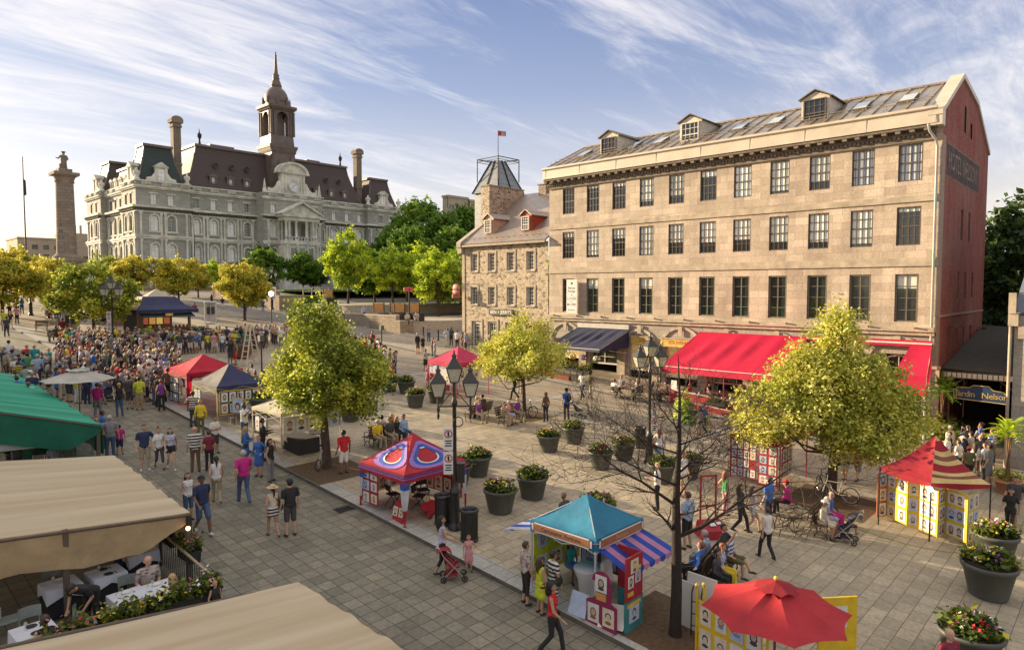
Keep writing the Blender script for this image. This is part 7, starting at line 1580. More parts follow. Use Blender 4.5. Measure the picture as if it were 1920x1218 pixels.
for (x,y,zt_,lb) in ((6.75,18.05,3.35,'dark steel post at the corner of the large cream awning'),(4.0,18.05,3.7,'dark steel post carrying the side of the large cream awning'),(7.6,28.9,4.0,'dark post with glass screen under the green awning')):
    r = empty('awning_post', (x,y,gz(y,x)), lb, 'post'); mb = MB(); mb.box(x-.06,x+.06,y-.06,y+.06,gz(y,x),zt_-.1); mb.build('shaft', M_frameB, r)
    if x == 6.75:
        mb = MB(); mb.ball((x-.05,y-.14,2.95),.06,8,6); mb.build('lit_bulb', mat('warm lit bulb',(1,.6,.4),.5,0,emis=(1,.45,.25,2.5)), r); mb = MB(); mb.tube((x,y-.1,3.0),(x,y-.1,3.25),.07,n=8); mb.build('lamp_bracket', M_blk, r)
r = empty('glass_screen', (7.5,30,gz(29,7.5)), 'clear glass wind screen at the corner of the green terrace', 'screen'); mb = MB(); mb.box(6.3,7.5,29.0,29.03,2.3,3.9); mg = mat('clear screen glass',(.5,.55,.55),.05,0); mg.node_tree.nodes['Principled BSDF'].inputs['Transmission Weight'].default_value = .95; mb.build('pane', mg, r); mb = MB(); mb.bar((6.3,29.0,2.2),(6.3,29.0,3.95),.05); mb.bar((6.3,29,3.93),(7.5,29,3.93),.04); mb.build('frame', M_frameB, r)
M_cloth = mat('white table linen', (.58,.60,.66), .8, .1, 3); M_clothd = mat('black under cloth', (.02,.02,.022), .9, .2); M_cane = mat('pale grey chair', (.26,.29,.27), .6, .2); M_iron = mat('brass fence rail', (.32,.24,.14), .5, .3, 5)
def fence(a, b, lb, h=1.0, n=9):
    a, b = Vector(a), Vector(b); r = empty('terrace_fence', a, lb, 'fence', 'iron terrace fences'); mb = MB(); mb.bar(a+Vector((0,0,h)), b+Vector((0,0,h)),.06,.04); mb.bar(a+Vector((0,0,.15)), b+Vector((0,0,.15)),.03)
    mb.build('rail', M_iron, r); mb = MB(); 
    for k in range(int((b-a).length/.14)+1): p = a.lerp(b,min(1,k*.14/(b-a).length)); mb.bar(p+Vector((0,0,.15)), p+Vector((0,0,h)),.016)
    for k in range(3): p = a.lerp(b,k/2); mb.bar(p,p+Vector((0,0,h+.02)),.05)
    mb.build('balusters', M_blk, r); return r
g0 = lambda x, y, h=0: (x,y,gz(y,x)+h)
fence(g0(6.6,16.3),g0(6.6,23),'iron terrace fence running along the street under the cream awning'); fence(g0(2.6,15.9),g0(6.55,16.2),'iron terrace fence end with flower boxes facing the second cream awning'); fence(g0(6.9,29.2),g0(6.9,36),'terrace fence under the green awning')
for k,(x,y) in enumerate(((3.5,15.78),(4.5,15.85),(5.45,15.92),(6.25,15.98))): trough(Vector(g0(x,y,.55)),.85,.3,.32,R(4),'black flower box hung on the fence end, '+('pink and red flowers nearest the left','yellow flowers','trailing green with yellow flowers','trailing ivy at the corner post')[k], M_board, True, ((3,1),(2,2),(2,0),(1,0))[k],420,40+k,'flower_box',zs=.16,over=.8)
for k,y in enumerate((18.3,19.6,21.0)): trough(Vector(g0(6.85,y,.6)),.9,.3,.34,R(90),'black flower box on the street side of the fence, '+('nearest the lit post','middle one','furthest one with purple flowers')[k], M_board, True, (4,1),380,50+k,'flower_box',zs=.16,over=.6)
tn = [0]
def dtable(x, y, rz, lb, w_=.75, l_=.75, cm=None):
    r = empty('dining_table', Vector(g0(x,y)), lb, 'table', 'dining tables under the cream awning', R(rz)); mb = MB(); mb.box(-w_/2,w_/2,-l_/2,l_/2,.73,.765)
    for s_, (a,b) in enumerate((((-w_/2,-l_/2),(w_/2,-l_/2)),((w_/2,-l_/2),(w_/2,l_/2)),((w_/2,l_/2),(-w_/2,l_/2)),((-w_/2,l_/2),(-w_/2,-l_/2)))):
        m0 = ((a[0]+b[0])/2*1.02,(a[1]+b[1])/2*1.02); mb.add([(*a,.764),(*b,.764),(b[0]*1.03,b[1]*1.03,.44),(*m0,.60),(a[0]*1.03,a[1]*1.03,.44)],[(0,1,2,3,4)])
    mb.build('tablecloth', cm or M_cloth, r, world=False); mb = MB(); w2, l2 = w_*.46, l_*.46; mb.add([(-w2,-l2,.72),(w2,-l2,.72),(w2,l2,.72),(-w2,l2,.72),(-w2,-l2,.12),(w2,-l2,.12),(w2,l2,.12),(-w2,l2,.12)],[(0,1,5,4),(1,2,6,5),(2,3,7,6),(3,0,4,7)]); mb.tube((0,0,0),(0,0,.7),.04); mb.build('under_cloth', M_clothd, r, world=False)
    mb = MB()
    for s_ in (-1,1): mb.lathe([(.001,0),(.10,.004),(.11,.012)],12,(s_*.0,s_*l_*.27,.768)); mb.box(.15,.165,s_*l_*.27-.09,s_*l_*.27+.09,.768,.776)
    mb.build('place_setting', M_board if tn[0]%2 else M_wb, r, world=False)
    mb = MB(); mb.lathe([(.03,0),(.006,.01),(.006,.08),(.035,.11),(.03,.17)],8,(-.12,.1,.768)); mb.build('wine_glass', M_glassL, r, world=False); tn[0] += 1; return r
dtable(4.0,18.6,2,'white clothed table at the left, directly behind the dark post'); dtable(4.95,18.55,2,'white clothed table pushed against the one behind the post'); dtable(5.0,17.0,3,'small white table with black napkins next to the flower boxes'); dtable(3.1,16.75,2,'white table with black napkins in front of the seated woman, far left'); dtable(5.65,16.95,2,'white table between the plaid shirted man and the blonde woman'); dtable(5.95,19.3,2,'white table further back beside the street fence'); dtable(2.4,19.2,0,'white table in the shade at the left edge of the terrace')
def dchair(x, y, rz, lb, m=None, grp='grey terrace chairs'):
    r = empty('dining_chair', Vector(g0(x,y)), lb, 'chair', grp, R(rz)); m = m or M_cane; mb = MB(); mb.box(-.21,.21,-.21,.21,.43,.46); mb.build('seat', m, r, world=False); mb = MB()
    for i in range(6): a0, a1 = -math.pi*.85+i*.28*math.pi/2.2+.4, 0
    vs = []
    for i in range(9):
        t = math.pi*(.12+.76*i/8)
        for z in (.60,.86): vs.append((.23*math.cos(t),.10+.14*math.sin(t),z))
    mb.add(vs,[(2*i,2*i+2,2*i+3,2*i+1) for i in range(8)],0,True); mb.build('backrest', m, r, world=False)
    for x_ in (-.18,.18):
        for y_ in (-.18,.2): mb = MB(); mb.bar((x_*1.1,y_*1.1,0),(x_,y_,.85 if y_ > 0 else .43),.022); mb.build('leg', M_chr, r, world=False)
    return r
dchair(5.2,17.7,-10,'empty grey chair behind the napkin table'); dchair(4.1,17.0,80,'grey chair at the left of the napkin table'); dchair(3.2,17.5,0,'empty grey chair beyond the left table'); dchair(4.95,19.25,0,'grey chair behind the pushed together tables'); dchair(4.0,19.3,5,'grey chair behind the left pushed table'); dchair(2.9,18.2,90,'grey chair at the far left in the shade'); dchair(6.0,20.0,0,'grey chair beside the back table by the fence'); dchair(3.2,16.15,180,'metal chair of the woman in the crossed strap top'); dchair(5.6,17.65,0,'chair of the man in the plaid shirt'); dchair(5.75,16.3,180,'chair of the blonde woman by the flower boxes')
for k in range(5): y = 29.1+k*1.15; trough(Vector((38.7,y,gz(y,40)+.75)),1.15,.3,.3,R(90),'flower box on the rail of the flowery terrace, '+('first from the lamp','second from the lamp','third from the lamp','fourth from the lamp','last one beside the yellow tree')[k], M_board, True, ((2,2),(3,1),(3,2),(1,0),(3,1))[k],420,70+k,'flower_box',zs=.22,over=1.2)
r = empty('terrace_railing', (38.75,31.5,gz(31,40)), 'dark railing with a red brick base around the flowery terrace', 'railing'); mb = MB(); mb.bar((38.75,28.6,gz(28.6,40)+.75),(38.75,36.4,gz(36.4,40)+.75),.05)
for k in range(14): y = 28.7+k*.59; mb.bar((38.75,y,gz(y,40)),(38.75,y,gz(y,40)+.75),.04)
mb.build('rails', M_blk, r); mb = MB(); mb.add([(38.6,30.5,gz(30.5,40)-.1),(38.9,30.5,gz(30.5,40)-.1),(38.9,36.5,gz(36.5,40)-.1),(38.6,36.5,gz(36.5,40)-.1),(38.6,30.5,gz(30.5,40)+.3),(38.9,30.5,gz(30.5,40)+.3),(38.9,36.5,gz(36.5,40)+.3),(38.6,36.5,gz(36.5,40)+.3)],[(4,5,6,7),(0,1,5,4),(1,2,6,5),(2,3,7,6),(3,0,4,7)]); mb.build('brick_base', mat('red brown brick base',(.22,.06,.035),.9,.3,6), r)
g_ = random.Random(8)
shrub(Vector((38.9,34.6,gz(34.6,40)+.7)),1.0,.9,1200,.12,'leafy','dense flowering bushes at the left end of the flowery terrace',81,(3,1,0)); shrub(Vector((39.0,36.6,gz(36.6,40))),1.2,1.2,1300,.13,'lime','lime bushes behind the pale yellow young tree',82,(3,))
for k,(x,y,c_,lb) in enumerate(((40.6,33.2,3,'hanging basket of pink flowers, left under the navy awning'),(40.5,31.6,2,'round hanging basket of yellow flowers under the navy awning'),(40.5,30.6,4,'hanging basket of purple flowers under the navy awning'),(40.6,29.4,0,'hanging basket of white flowers at the right end of the navy awning'))):
    r = empty('hanging_basket', (x,y,4.0), lb, 'flower basket', 'hanging flower baskets'); mb = MB(); mb.ball((x,y,3.95),(.2,.2,.14),10,4,top=0); mb.tube((x,y,3.95),(x,y,4.5),.01,n=4); mb.build('basket', M_wb, r); d = np.random.default_rng(k).normal(size=(160,3)); d /= np.linalg.norm(d,axis=1,keepdims=True); o = leafcloud('flowers', d*np.array([.28,.28,.22]), .085, [M_fl[c_], M_lf1], r, (np.arange(160)%4==0).astype(int), .3, k, 1.1)
def ctable(p, lb, m=M_wood):
    r = empty('cafe_table', p, lb, 'table', 'café tables along the hotel'); mb = MB(); mb.box(-.4,.4,-.4,.4,.72,.76); mb.build('top', m, r, world=False); mb = MB(); mb.tube((0,0,0),(0,0,.72),.035); mb.bar((-.3,-.3,.02),(.3,.3,.02),.04); mb.bar((-.3,.3,.02),(.3,-.3,.02),.04); mb.build('leg', M_blk, r, world=False); mb = MB(); mb.lathe([(.001,0),(.11,.01),(.12,.02)],10,(.1,.1,.765)); mb.lathe([(.03,0),(.03,.12),(.001,.12)],8,(-.12,-.1,.765)); mb.build('crockery', M_wb, r, world=False); return r
CT = [(G(1160,742),'café table nearest the two walking men, with white shirted diner'),(G(1185,746),'café table between the diners in front of the flowery rail'),(G(1235,752),'café table behind the second street lamp')]
for p, lb in CT: ctable(p, lb)
r = empty('terrace_bar', (38.3,18,gz(18,40)), 'red panelled terrace front with white rails under the big red awning', 'terrace front'); y0_, y1_ = 13.0, 21.6
mb = MB()
def slope(mb, x0, x1, ya, yb, h0, h1, m=0):
    za, zb = gz(ya,40), gz(yb,40); mb.add([(x0,ya,za+h0),(x1,ya,za+h0),(x1,yb,zb+h0),(x0,yb,zb+h0),(x0,ya,za+h1),(x1,ya,za+h1),(x1,yb,zb+h1),(x0,yb,zb+h1)],[(0,3,2,1),(4,5,6,7),(0,1,5,4),(1,2,6,5),(2,3,7,6),(3,0,4,7)],m)
slope(mb,38.25,38.32,y0_,y1_,.42,.92); slope(mb,38.2,38.27,y0_,y1_,-.02,.34); mb.build('panel', M_bur, r); mb = MB(); slope(mb,38.18,38.36,y0_,y1_,.95,1.0); slope(mb,38.16,38.3,y0_,y1_,.36,.40); mb.build('rail', M_frameW, r)
lettering('nq', .5, (38.19,17.3,gz(17.3,40)+.16),(0,-1,-.075),(0,0,1),M_wl,r,.004)
for k in range(4): y = 14+k*2.3; mb = MB(); mb.tube((39.0,y,gz(y,40)),(39.0,y,3.7),.04,n=6); mb.build('post', M_bur, r)
trough(Vector((38.1,18.6,gz(18.6,40)+.55)),1.2,.25,.22,R(90),'green window box hung on the red terrace front', M_board, True, (2,3),260,90,'flower_box',zs=.14)
for k,(x,y) in enumerate(((39.6,20.6),(39.5,19.0),(39.5,17.4),(41.2,18.2),(41.3,20.0))): ctable(Vector((x,y,gz(y,40))), 'brown table on the red terrace, '+('leftmost','second from the left by the rail','third from the left by the rail','in the back row right','in the back row left')[k], M_wood)
r = empty('menu_board', (38.6,21.8,gz(21.8,40)), 'white menu sheet on a red post at the left end of the red terrace', 'menu board'); mb = MB(); mb.box(38.55,38.6,21.6,22.0,gz(22,40)+.9,gz(22,40)+1.5); mb.build('sheet', M_wb, r); mb = MB(); mb.box(38.4,38.8,21.65,22.0,gz(22,40),gz(22,40)+.88); mb.build('stand', M_bur, r)
parasol(Vector((39.6,23.6,gz(23.6,40))),1.25,2.05,2.6,mat('black brown parasol cloth',(.05,.035,.03),.8,.2),'dark brown parasol between the lamp and the red awning')

for k,(x,y,z) in enumerate(((47.6,62.2,5.35),(49.6,62.0,5.35),(47.4,66.0,5.35),(50.2,66.5,5.35),(48.5,79,6.95))):
    r = empty('garden_stand', (x,y,z), ('dark wooden garden stand with tan panels, nearest the wall end','dark garden stand second from the wall end','garden stand further along the low wall','tan panelled stand behind the low wall people','tan panelled stand on the upper garden level')[k], 'stand', 'artist stands in the garden'); mb = MB(); mb.box(x-.8,x+.8,y-.5,y+.5,z,z+.95); mb.box(x-.8,x-.7,y+.35,y+.5,z+.951,z+2.2); mb.box(x+.7,x+.8,y+.35,y+.5,z+.951,z+2.2); mb.build('counter', M_board, r); mb = MB(); mb.box(x-.7,x+.7,y+.4,y+.45,z+1.1,z+2.1); mb.build('panel', mat('tan board panel',(.50,.27,.10),.7,.2,3), r)
SK = [mat('skin '+n, c, .55, .08, 6) for n, c in (('fair',(.52,.31,.21)),('tan',(.42,.24,.15)),('brown',(.20,.10,.06)),('dark',(.09,.045,.03)))]
CL = {n: mat(n+' cloth', c, .85, .12, 5) for n, c in dict(white=(.68,.66,.62), cream=(.58,.50,.38), grey=(.22,.22,.23), black=(.022,.021,.022), navy=(.025,.035,.085), blue=(.05,.14,.42), pale_blue=(.32,.42,.58), denim=(.065,.11,.20), teal=(.02,.26,.26), green=(.06,.26,.10), lime=(.42,.52,.04), yellow=(.70,.52,.03), orange=(.60,.20,.03), red=(.50,.02,.025), maroon=(.20,.02,.04), magenta=(.50,.02,.20), pink=(.60,.28,.30), purple=(.20,.05,.25), khaki=(.36,.29,.19), brown=(.13,.075,.045), charcoal=(.06,.06,.065), olive=(.14,.13,.05), lilac=(.42,.32,.50)).items()}
for n, c1, c2, p_ in (('black_striped',(.65,.63,.58),(.03,.03,.04),.11),('blue_striped',(.62,.64,.68),(.06,.12,.35),.12),('red_striped',(.62,.55,.52),(.45,.08,.1),.1),('yellow_striped',(.62,.45,.04),(.05,.05,.04),.13)): CL[n] = stripemat(n+' cloth', c1, c2, 'z', p_)
CL['patterned'] = brickmat('patterned cloth',(.60,.57,.52),(.05,.05,.05),(.5,.4,.35),.09,.06,.01,.5,.8,'hz',0,.5,(.3,.1,.1),9); CL['blue_check'] = brickmat('blue check cloth',(.5,.54,.6),(.06,.12,.34),(.2,.25,.4),.08,.08,.012,.0,.8,'hz',0,.3,(.1,.1,.2),9); CL['floral'] = brickmat('floral cloth',(.65,.62,.64),(.20,.26,.50),(.6,.5,.55),.07,.05,.005,.5,.8,'hz',0,.6,(.15,.2,.45),14)
HR = {n: mat(n+' hair', c, .6, .25, 12) for n, c in dict(black=(.015,.012,.011), brown=(.06,.032,.018), blonde=(.42,.28,.12), grey=(.36,.34,.32), auburn=(.22,.07,.03)).items()}
M_shoe = mat('dark shoes',(.03,.028,.026),.6,0); M_shoew = mat('white shoes',(.6,.6,.6),.6,0); M_eye = mat('dark eye',(.02,.015,.012),.3,0); M_lip = mat('lips',(.36,.12,.10),.5,0); M_straw = mat('straw hat',(.55,.40,.22),.8,.15,10)
V = Vector
POSE = {
 'stand': dict(k=[(.10,-.02,.49),(-.10,.0,.49)], a=[(.12,.02,.08),(-.12,.03,.08)], e=[(.25,.03,1.13),(-.25,.03,1.13)], w=[(.27,-.06,.88),(-.27,-.05,.88)]),
 'cross': dict(e=[(.25,-.05,1.15),(-.25,-.05,1.15)], w=[(-.02,-.20,1.20),(.04,-.22,1.14)]),
 'photo': dict(e=[(.24,-.20,1.24),(-.24,-.20,1.24)], w=[(.08,-.33,1.50),(-.08,-.33,1.50)]),
 'hip': dict(k=[(.12,-.04,.49),(-.09,.0,.49)], e=[(.36,.08,1.16),(-.25,.02,1.13)], w=[(.19,-.04,1.0),(-.27,-.08,.88)]),
 'push': dict(e=[(.24,-.12,1.16),(-.24,-.12,1.16)], w=[(.20,-.38,1.04),(-.20,-.38,1.04)], k=[(.10,-.12,.50),(-.10,.03,.48)], a=[(.10,-.14,.08),(-.10,.22,.12)]),
 'phone': dict(e=[(.30,-.10,1.20),(-.25,.03,1.13)], w=[(.15,-.10,1.55),(-.27,-.08,.88)]),
 'walk': dict(k=[(.09,-.20,.51),(-.09,.0,.49)], a=[(.09,-.26,.08),(-.09,.28,.14)], e=[(.25,.12,1.14),(-.25,-.08,1.14)], w=[(.25,.10,.88),(-.24,-.28,.97)]),
 'sit': dict(s=-.43, k=[(.12,-.43,.50),(-.12,-.43,.50)], a=[(.13,-.45,.08),(-.13,-.38,.08)], e=[(.25,-.03,1.13),(-.25,-.03,1.13)], w=[(.14,-.26,.99),(-.14,-.28,.99)], lean=8),
 'sitleg': dict(s=-.43, k=[(.05,-.44,.56),(-.12,-.43,.50)], a=[(-.16,-.66,.33),(-.13,-.45,.08)], e=[(.25,-.03,1.13),(-.25,-.03,1.13)], w=[(.10,-.28,1.0),(-.10,-.28,1.0)], lean=5),
 'sitarm': dict(s=-.43, k=[(.16,-.42,.50),(-.12,-.43,.50)], a=[(.2,-.48,.08),(-.13,-.4,.08)], e=[(.42,.10,1.32),(-.25,-.03,1.13)], w=[(.68,.12,1.28),(-.10,-.28,1.0)], lean=-6),
 'ground': dict(s=-.80, k=[(.30,-.28,.22),(-.30,-.28,.22)], a=[(.05,-.42,.07),(-.05,-.48,.07)], e=[(.26,-.08,1.15),(-.26,-.08,1.15)], w=[(.20,-.28,1.02),(-.20,-.28,1.02)], lean=12),
 'bend': dict(lean=62, e=[(.25,-.15,1.22),(-.25,-.15,1.22)], w=[(.18,-.42,1.28),(-.18,-.42,1.28)]),
 'hold': dict(e=[(.24,-.05,1.13),(-.24,-.05,1.13)], w=[(.12,-.30,1.18),(-.12,-.30,1.14)])}
def capsule(mb, p, q, r0, r1, fl=1.0, n=10):
    p, q = V(p), V(q); d = (q-p); L_ = d.length; d = d/L_ if L_ > 1e-6 else V((0,0,1)); pts = []; rs = []
    for t in (0,.35,.7,1): a = t*math.pi/2; pts.append(p-d*r0*math.cos(a)); rs.append(max(.0008,r0*math.sin(a)))
    for t in (0,.35,.7,1): a = t*math.pi/2; pts.append(q+d*r1*math.sin(a)); rs.append(max(.0008,r1*math.cos(a)))
    i0 = len(mb.v); mb.path(pts, rs, n)
    return i0
def prims(pose, cloth, sleeve, fem, fine):
    P = dict(POSE['stand']); P.update(POSE[pose]); s = P.get('s', 0); lean = R(P.get('lean', 0)); out = []
    piv = V((0,0,.93+s)); M = Matrix.Translation(piv) @ Matrix.Rotation(lean,4,'X') @ Matrix.Translation(-piv)
    up = lambda v: M @ (V(v)+V((0,0,s)))
    sh = .165 if fem else .195; hp = .095 if fem else .088; wst = .105 if fem else .125
    sm = 1
    out += [(up((-.06,0,.965)),up((.06,0,.965)),.124,.124,1 if cloth != 'mini' else 2)]
    out += [(up((x*.55,0,.97)),up((x*.45,0,1.14)),.118 if not fem else .112,wst,1) for x in (.07,-.07)]
    out += [(up((x,0,1.14)),up((x*1.6,-.005,1.34)),wst,.115,1) for x in (.04,-.04)] + [(up((-sh+.05,0,1.415)),up((sh-.05,0,1.415)),.068,.068,1), (up((0,.0,1.38)),up((0,0,1.44)),.10,.07,1)]
    if fem: out += [(up((x,-.085,1.28)),up((x,-.075,1.30)),.058,.05,1) for x in (.065,-.065)]
    out += [(up((0,0,1.44)),up((0,-.012,1.56)),.052,.05,0), (up((0,-.01,1.625)),up((0,.0,1.67)),.083,.092,0), (up((0,-.035,1.575)),up((0,-.02,1.62)),.055,.07,0), (up((0,-.10,1.63)),up((0,-.112,1.605)),.012,.016,0), (up((.088,.0,1.61)),up((.09,.005,1.645)),.016,.018,0), (up((-.088,.0,1.61)),up((-.09,.005,1.645)),.016,.018,0)]
    for i, sx in enumerate((1,-1)):
        S = up((sx*sh,0,1.405)); E = up(P['e'][i]) ; W_ = up(P['w'][i])
        if fem: E = E.lerp(up((sx*.2,0,E.z)) if s == 0 and not lean else E, .0)
        if sleeve == 'long': out += [(S,E,.058,.048,1),(E,W_,.047,.036,1)]
        elif sleeve == 't': m_ = S.lerp(E,.62); out += [(S,m_,.062,.060,1),(m_,E,.043,.040,0),(E,W_,.038,.026,0)]
        else: out += [(S,E,.048,.038,0),(E,W_,.036,.025,0)]
        d = (W_-E).normalized(); H_ = W_+d*.075; out += [(W_,H_,.027,.034,0)]
        if fine:
            sd_ = d.cross(V((0,0,1))) if abs(d.z) < .9 else V((0,1,0)); sd_ = sd_.normalized(); cu_ = V((0,-.35,0))
            for f, (o_, l_) in enumerate(((-.028,.062),(-.010,.075),(.010,.072),(.028,.058))): b_ = H_+sd_*o_; out += [(b_, b_+d*l_*.5+cu_*.02, .0115, .0105, 0), (b_+d*l_*.5+cu_*.02, b_+d*l_*.9+cu_*.07, .0105, .009, 0)]
            out += [(W_+d*.03-sd_*.03, W_+d*.075-sd_*.062+cu_*.05, .014, .011, 0)]
        else: out += [(H_,H_+d*.05+V((0,-.01,0)),.03,.02,0),(H_,H_+d*.02+V((0,-.035,0)),.016,.012,0)]
        Hh = V((sx*hp,0,.92+s)); K = V(P['k'][i]); A = V(P['a'][i]); 
        if s > -.6 and s < 0: K = V((K.x,K.y,K.z)); Hh = V((sx*hp,.0,.95+s))
        out += [(Hh+V((0,0,.02)),Hh.lerp(K,.25),.105,.098,2)]
        if cloth == 'trouser': out += [(Hh,K,.095,.066,2),(K,A,.066,.055,2)]
        elif cloth == 'shorts': out += [(Hh,Hh.lerp(K,.95),.098,.080,2),(K,K.lerp(A,.45),.052,.056,0),(K.lerp(A,.4),A,.054,.036,0)]
        elif cloth == 'capri': out += [(Hh,K,.094,.064,2),(K,K.lerp(A,.45),.062,.056,2),(K.lerp(A,.45),A,.05,.035,0)]
        elif cloth in ('mini','skirt','dress'):
            out += [(Hh.lerp(K,.5),K,.075,.05,0),(K,K.lerp(A,.4),.047,.052,0),(K.lerp(A,.4),A,.05,.033,0)]
        out += [(A+V((0,.02,-.03)),A+V((sx*.015,-.13,-.045)),.042,.034,3)]
    if cloth in ('mini','skirt','dress'):
        zb_ = {'mini':.74,'skirt':.52,'dress':.50}[cloth]; m_ = 1 if cloth == 'dress' else 2
        if s == 0:
            for x in (-.09,0,.09): out += [(V((x*.6,0,.98)),V((x*1.15,0,zb_+.06)),.11,.125 if cloth != 'mini' else .10,m_)]
        else: out += [(V((x,0,.96+s)),V((x,-.40,.52)),.11,.10,m_) for x in (.07,-.07)]
    return out, M, s
BC = {}
def body(pose, cloth, sleeve, fem, fine):
    key = (pose, cloth, sleeve, fem, fine)
    if key in BC: return BC[key]
    pr_, M, s = prims(*key); mb = MB()
    for p, q, r0, r1, m_ in pr_: capsule(mb, p, q, r0, r1, n=10)
    me = mb.mesh('tmp', [M_eye]); o = bpy.data.objects.new('tmp', me); sc.collection.objects.link(o)
    md = o.modifiers.new('r', 'REMESH'); md.mode = 'VOXEL'; md.voxel_size = .013 if fine else .026; md.use_smooth_shade = True
    sm_ = o.modifiers.new('s', 'SMOOTH'); sm_.iterations = 2 if fine else 1; sm_.factor = .4
    dg = bpy.context.evaluated_depsgraph_get(); m2 = bpy.data.meshes.new_from_object(o.evaluated_get(dg)); bpy.data.objects.remove(o); bpy.data.meshes.remove(me)
    nf = len(m2.polygons); C_ = np.empty(nf*3); m2.polygons.foreach_get('center', C_); C_ = C_.reshape(-1,3); best = np.full(nf,1e9); mi = np.zeros(nf,int)
    for p, q, r0, r1, m_ in pr_:
        p_, d = np.array(p), np.array(q-p); L2 = max(1e-9,(d*d).sum()); t = np.clip(((C_-p_)@d)/L2,0,1); ds = np.linalg.norm(C_-p_-t[:,None]*d,axis=1)-(r0+(r1-r0)*t); k = ds < best; best[k] = ds[k]; mi[k] = m_
    m2.materials.clear()
    for m_ in (SK[0],CL['white'],CL['denim'],M_shoe,M_eye,M_lip): m2.materials.append(m_)
    b = bmesh.new(); b.from_mesh(m2)
    for f, i in zip(b.faces, mi): f.material_index = int(i); f.smooth = True
    ex = MB(); up = lambda v: M @ (V(v)+V((0,0,s)))
    for x in (.034,-.034): c = up((x,-.093,1.645)); ex.ball(c,(.013,.007,.009),6,4,4)
    c = up((0,-.098,1.575)); ex.ball(c,(.024,.008,.008),6,4,5)
    if not fine: pass
    for f, m_ in zip(ex.f, ex.m):
        try: nfc = b.faces.new([b.verts.new(ex.v[i]) for i in f]); nfc.material_index = m_
        except ValueError: pass
    b.to_mesh(m2); b.free(); m2.name = 'person'
    BC[key] = (m2, M, s); return BC[key]
HC = {}
def hairmesh(kind, pose, M, s):
    key = (kind, pose)
    if key in HC: return HC[key]
    mb = MB(); c = V((0,.0,1.655))
    if kind in ('short','long','bun','pony','curly','thin'):
        n, k = 14, 8; vs = []
        for i in range(k+1):
            a = math.pi/2-i/k*math.pi*.80
            for j in range(n):
                t = 2*math.pi*j/n; fr = -math.sin(t)      # 1 = front
                aa = max(a, .55) if fr > .35 else (max(a,-.1) if fr > -.1 else a); rr = .103 if kind != 'curly' else .135+.012*math.sin(i*3+j*2); vs.append((rr*.93*math.cos(aa)*math.cos(t), .006+rr*1.06*math.cos(aa)*math.sin(t), c.z+rr*1.05*math.sin(aa)))
        mb.add(vs,[(i*n+j,i*n+(j+1)%n,(i+1)*n+(j+1)%n,(i+1)*n+j) for i in range(k) for j in range(n)],0,True)
        if kind in ('long','curly'): mb.path([(0,.04,1.66),(0,.075,1.56),(0,.085,1.44),(0,.09,1.28 if kind == 'long' else 1.40)],[.09,.098,.088,.04],10); mb.path([(.075,.02,1.62),(.085,.03,1.5),(.08,.04,1.38)],[.03,.035,.02],6); mb.path([(-.075,.02,1.62),(-.085,.03,1.5),(-.08,.04,1.38)],[.03,.035,.02],6)
        if kind == 'pony': mb.path([(0,.09,1.70),(0,.15,1.66),(0,.14,1.50),(0,.11,1.36)],[.03,.04,.035,.012],7)
        if kind == 'bun': mb.ball((0,.06,1.79),.052,8,6)
    if kind in ('cap',): mb.ball((0,.005,1.665),(.104,.112,.105),12,5,0,bot=.05); mb.add([(.075,-.085,1.675),(.04,-.17,1.66),(-.04,-.17,1.66),(-.075,-.085,1.675),(0,-.1,1.70)],[(0,1,4),(1,2,4),(2,3,4),(0,3,2,1)])
    if kind in ('sun',): mb.ball((0,.005,1.69),(.105,.11,.10),12,5,0,bot=.0); mb.lathe([(.10,0),(.19,-.012),(.20,-.016),(.19,-.008),(.10,.006)],16,(0,0,1.69))
    if kind == 'scarf': mb.ball((0,.012,1.645),(.112,.115,.125),12,7,0); mb.path([(0,.02,1.6),(0,.01,1.5),(0,.0,1.42)],[.1,.1,.13],10)
    if not mb.v: return None
    mb.xf(M @ Matrix.Translation((0,0,s))); me = mb.mesh('hair', [HR['brown']]); HC[key] = me; return me
used_lb = set(); NP = [0]
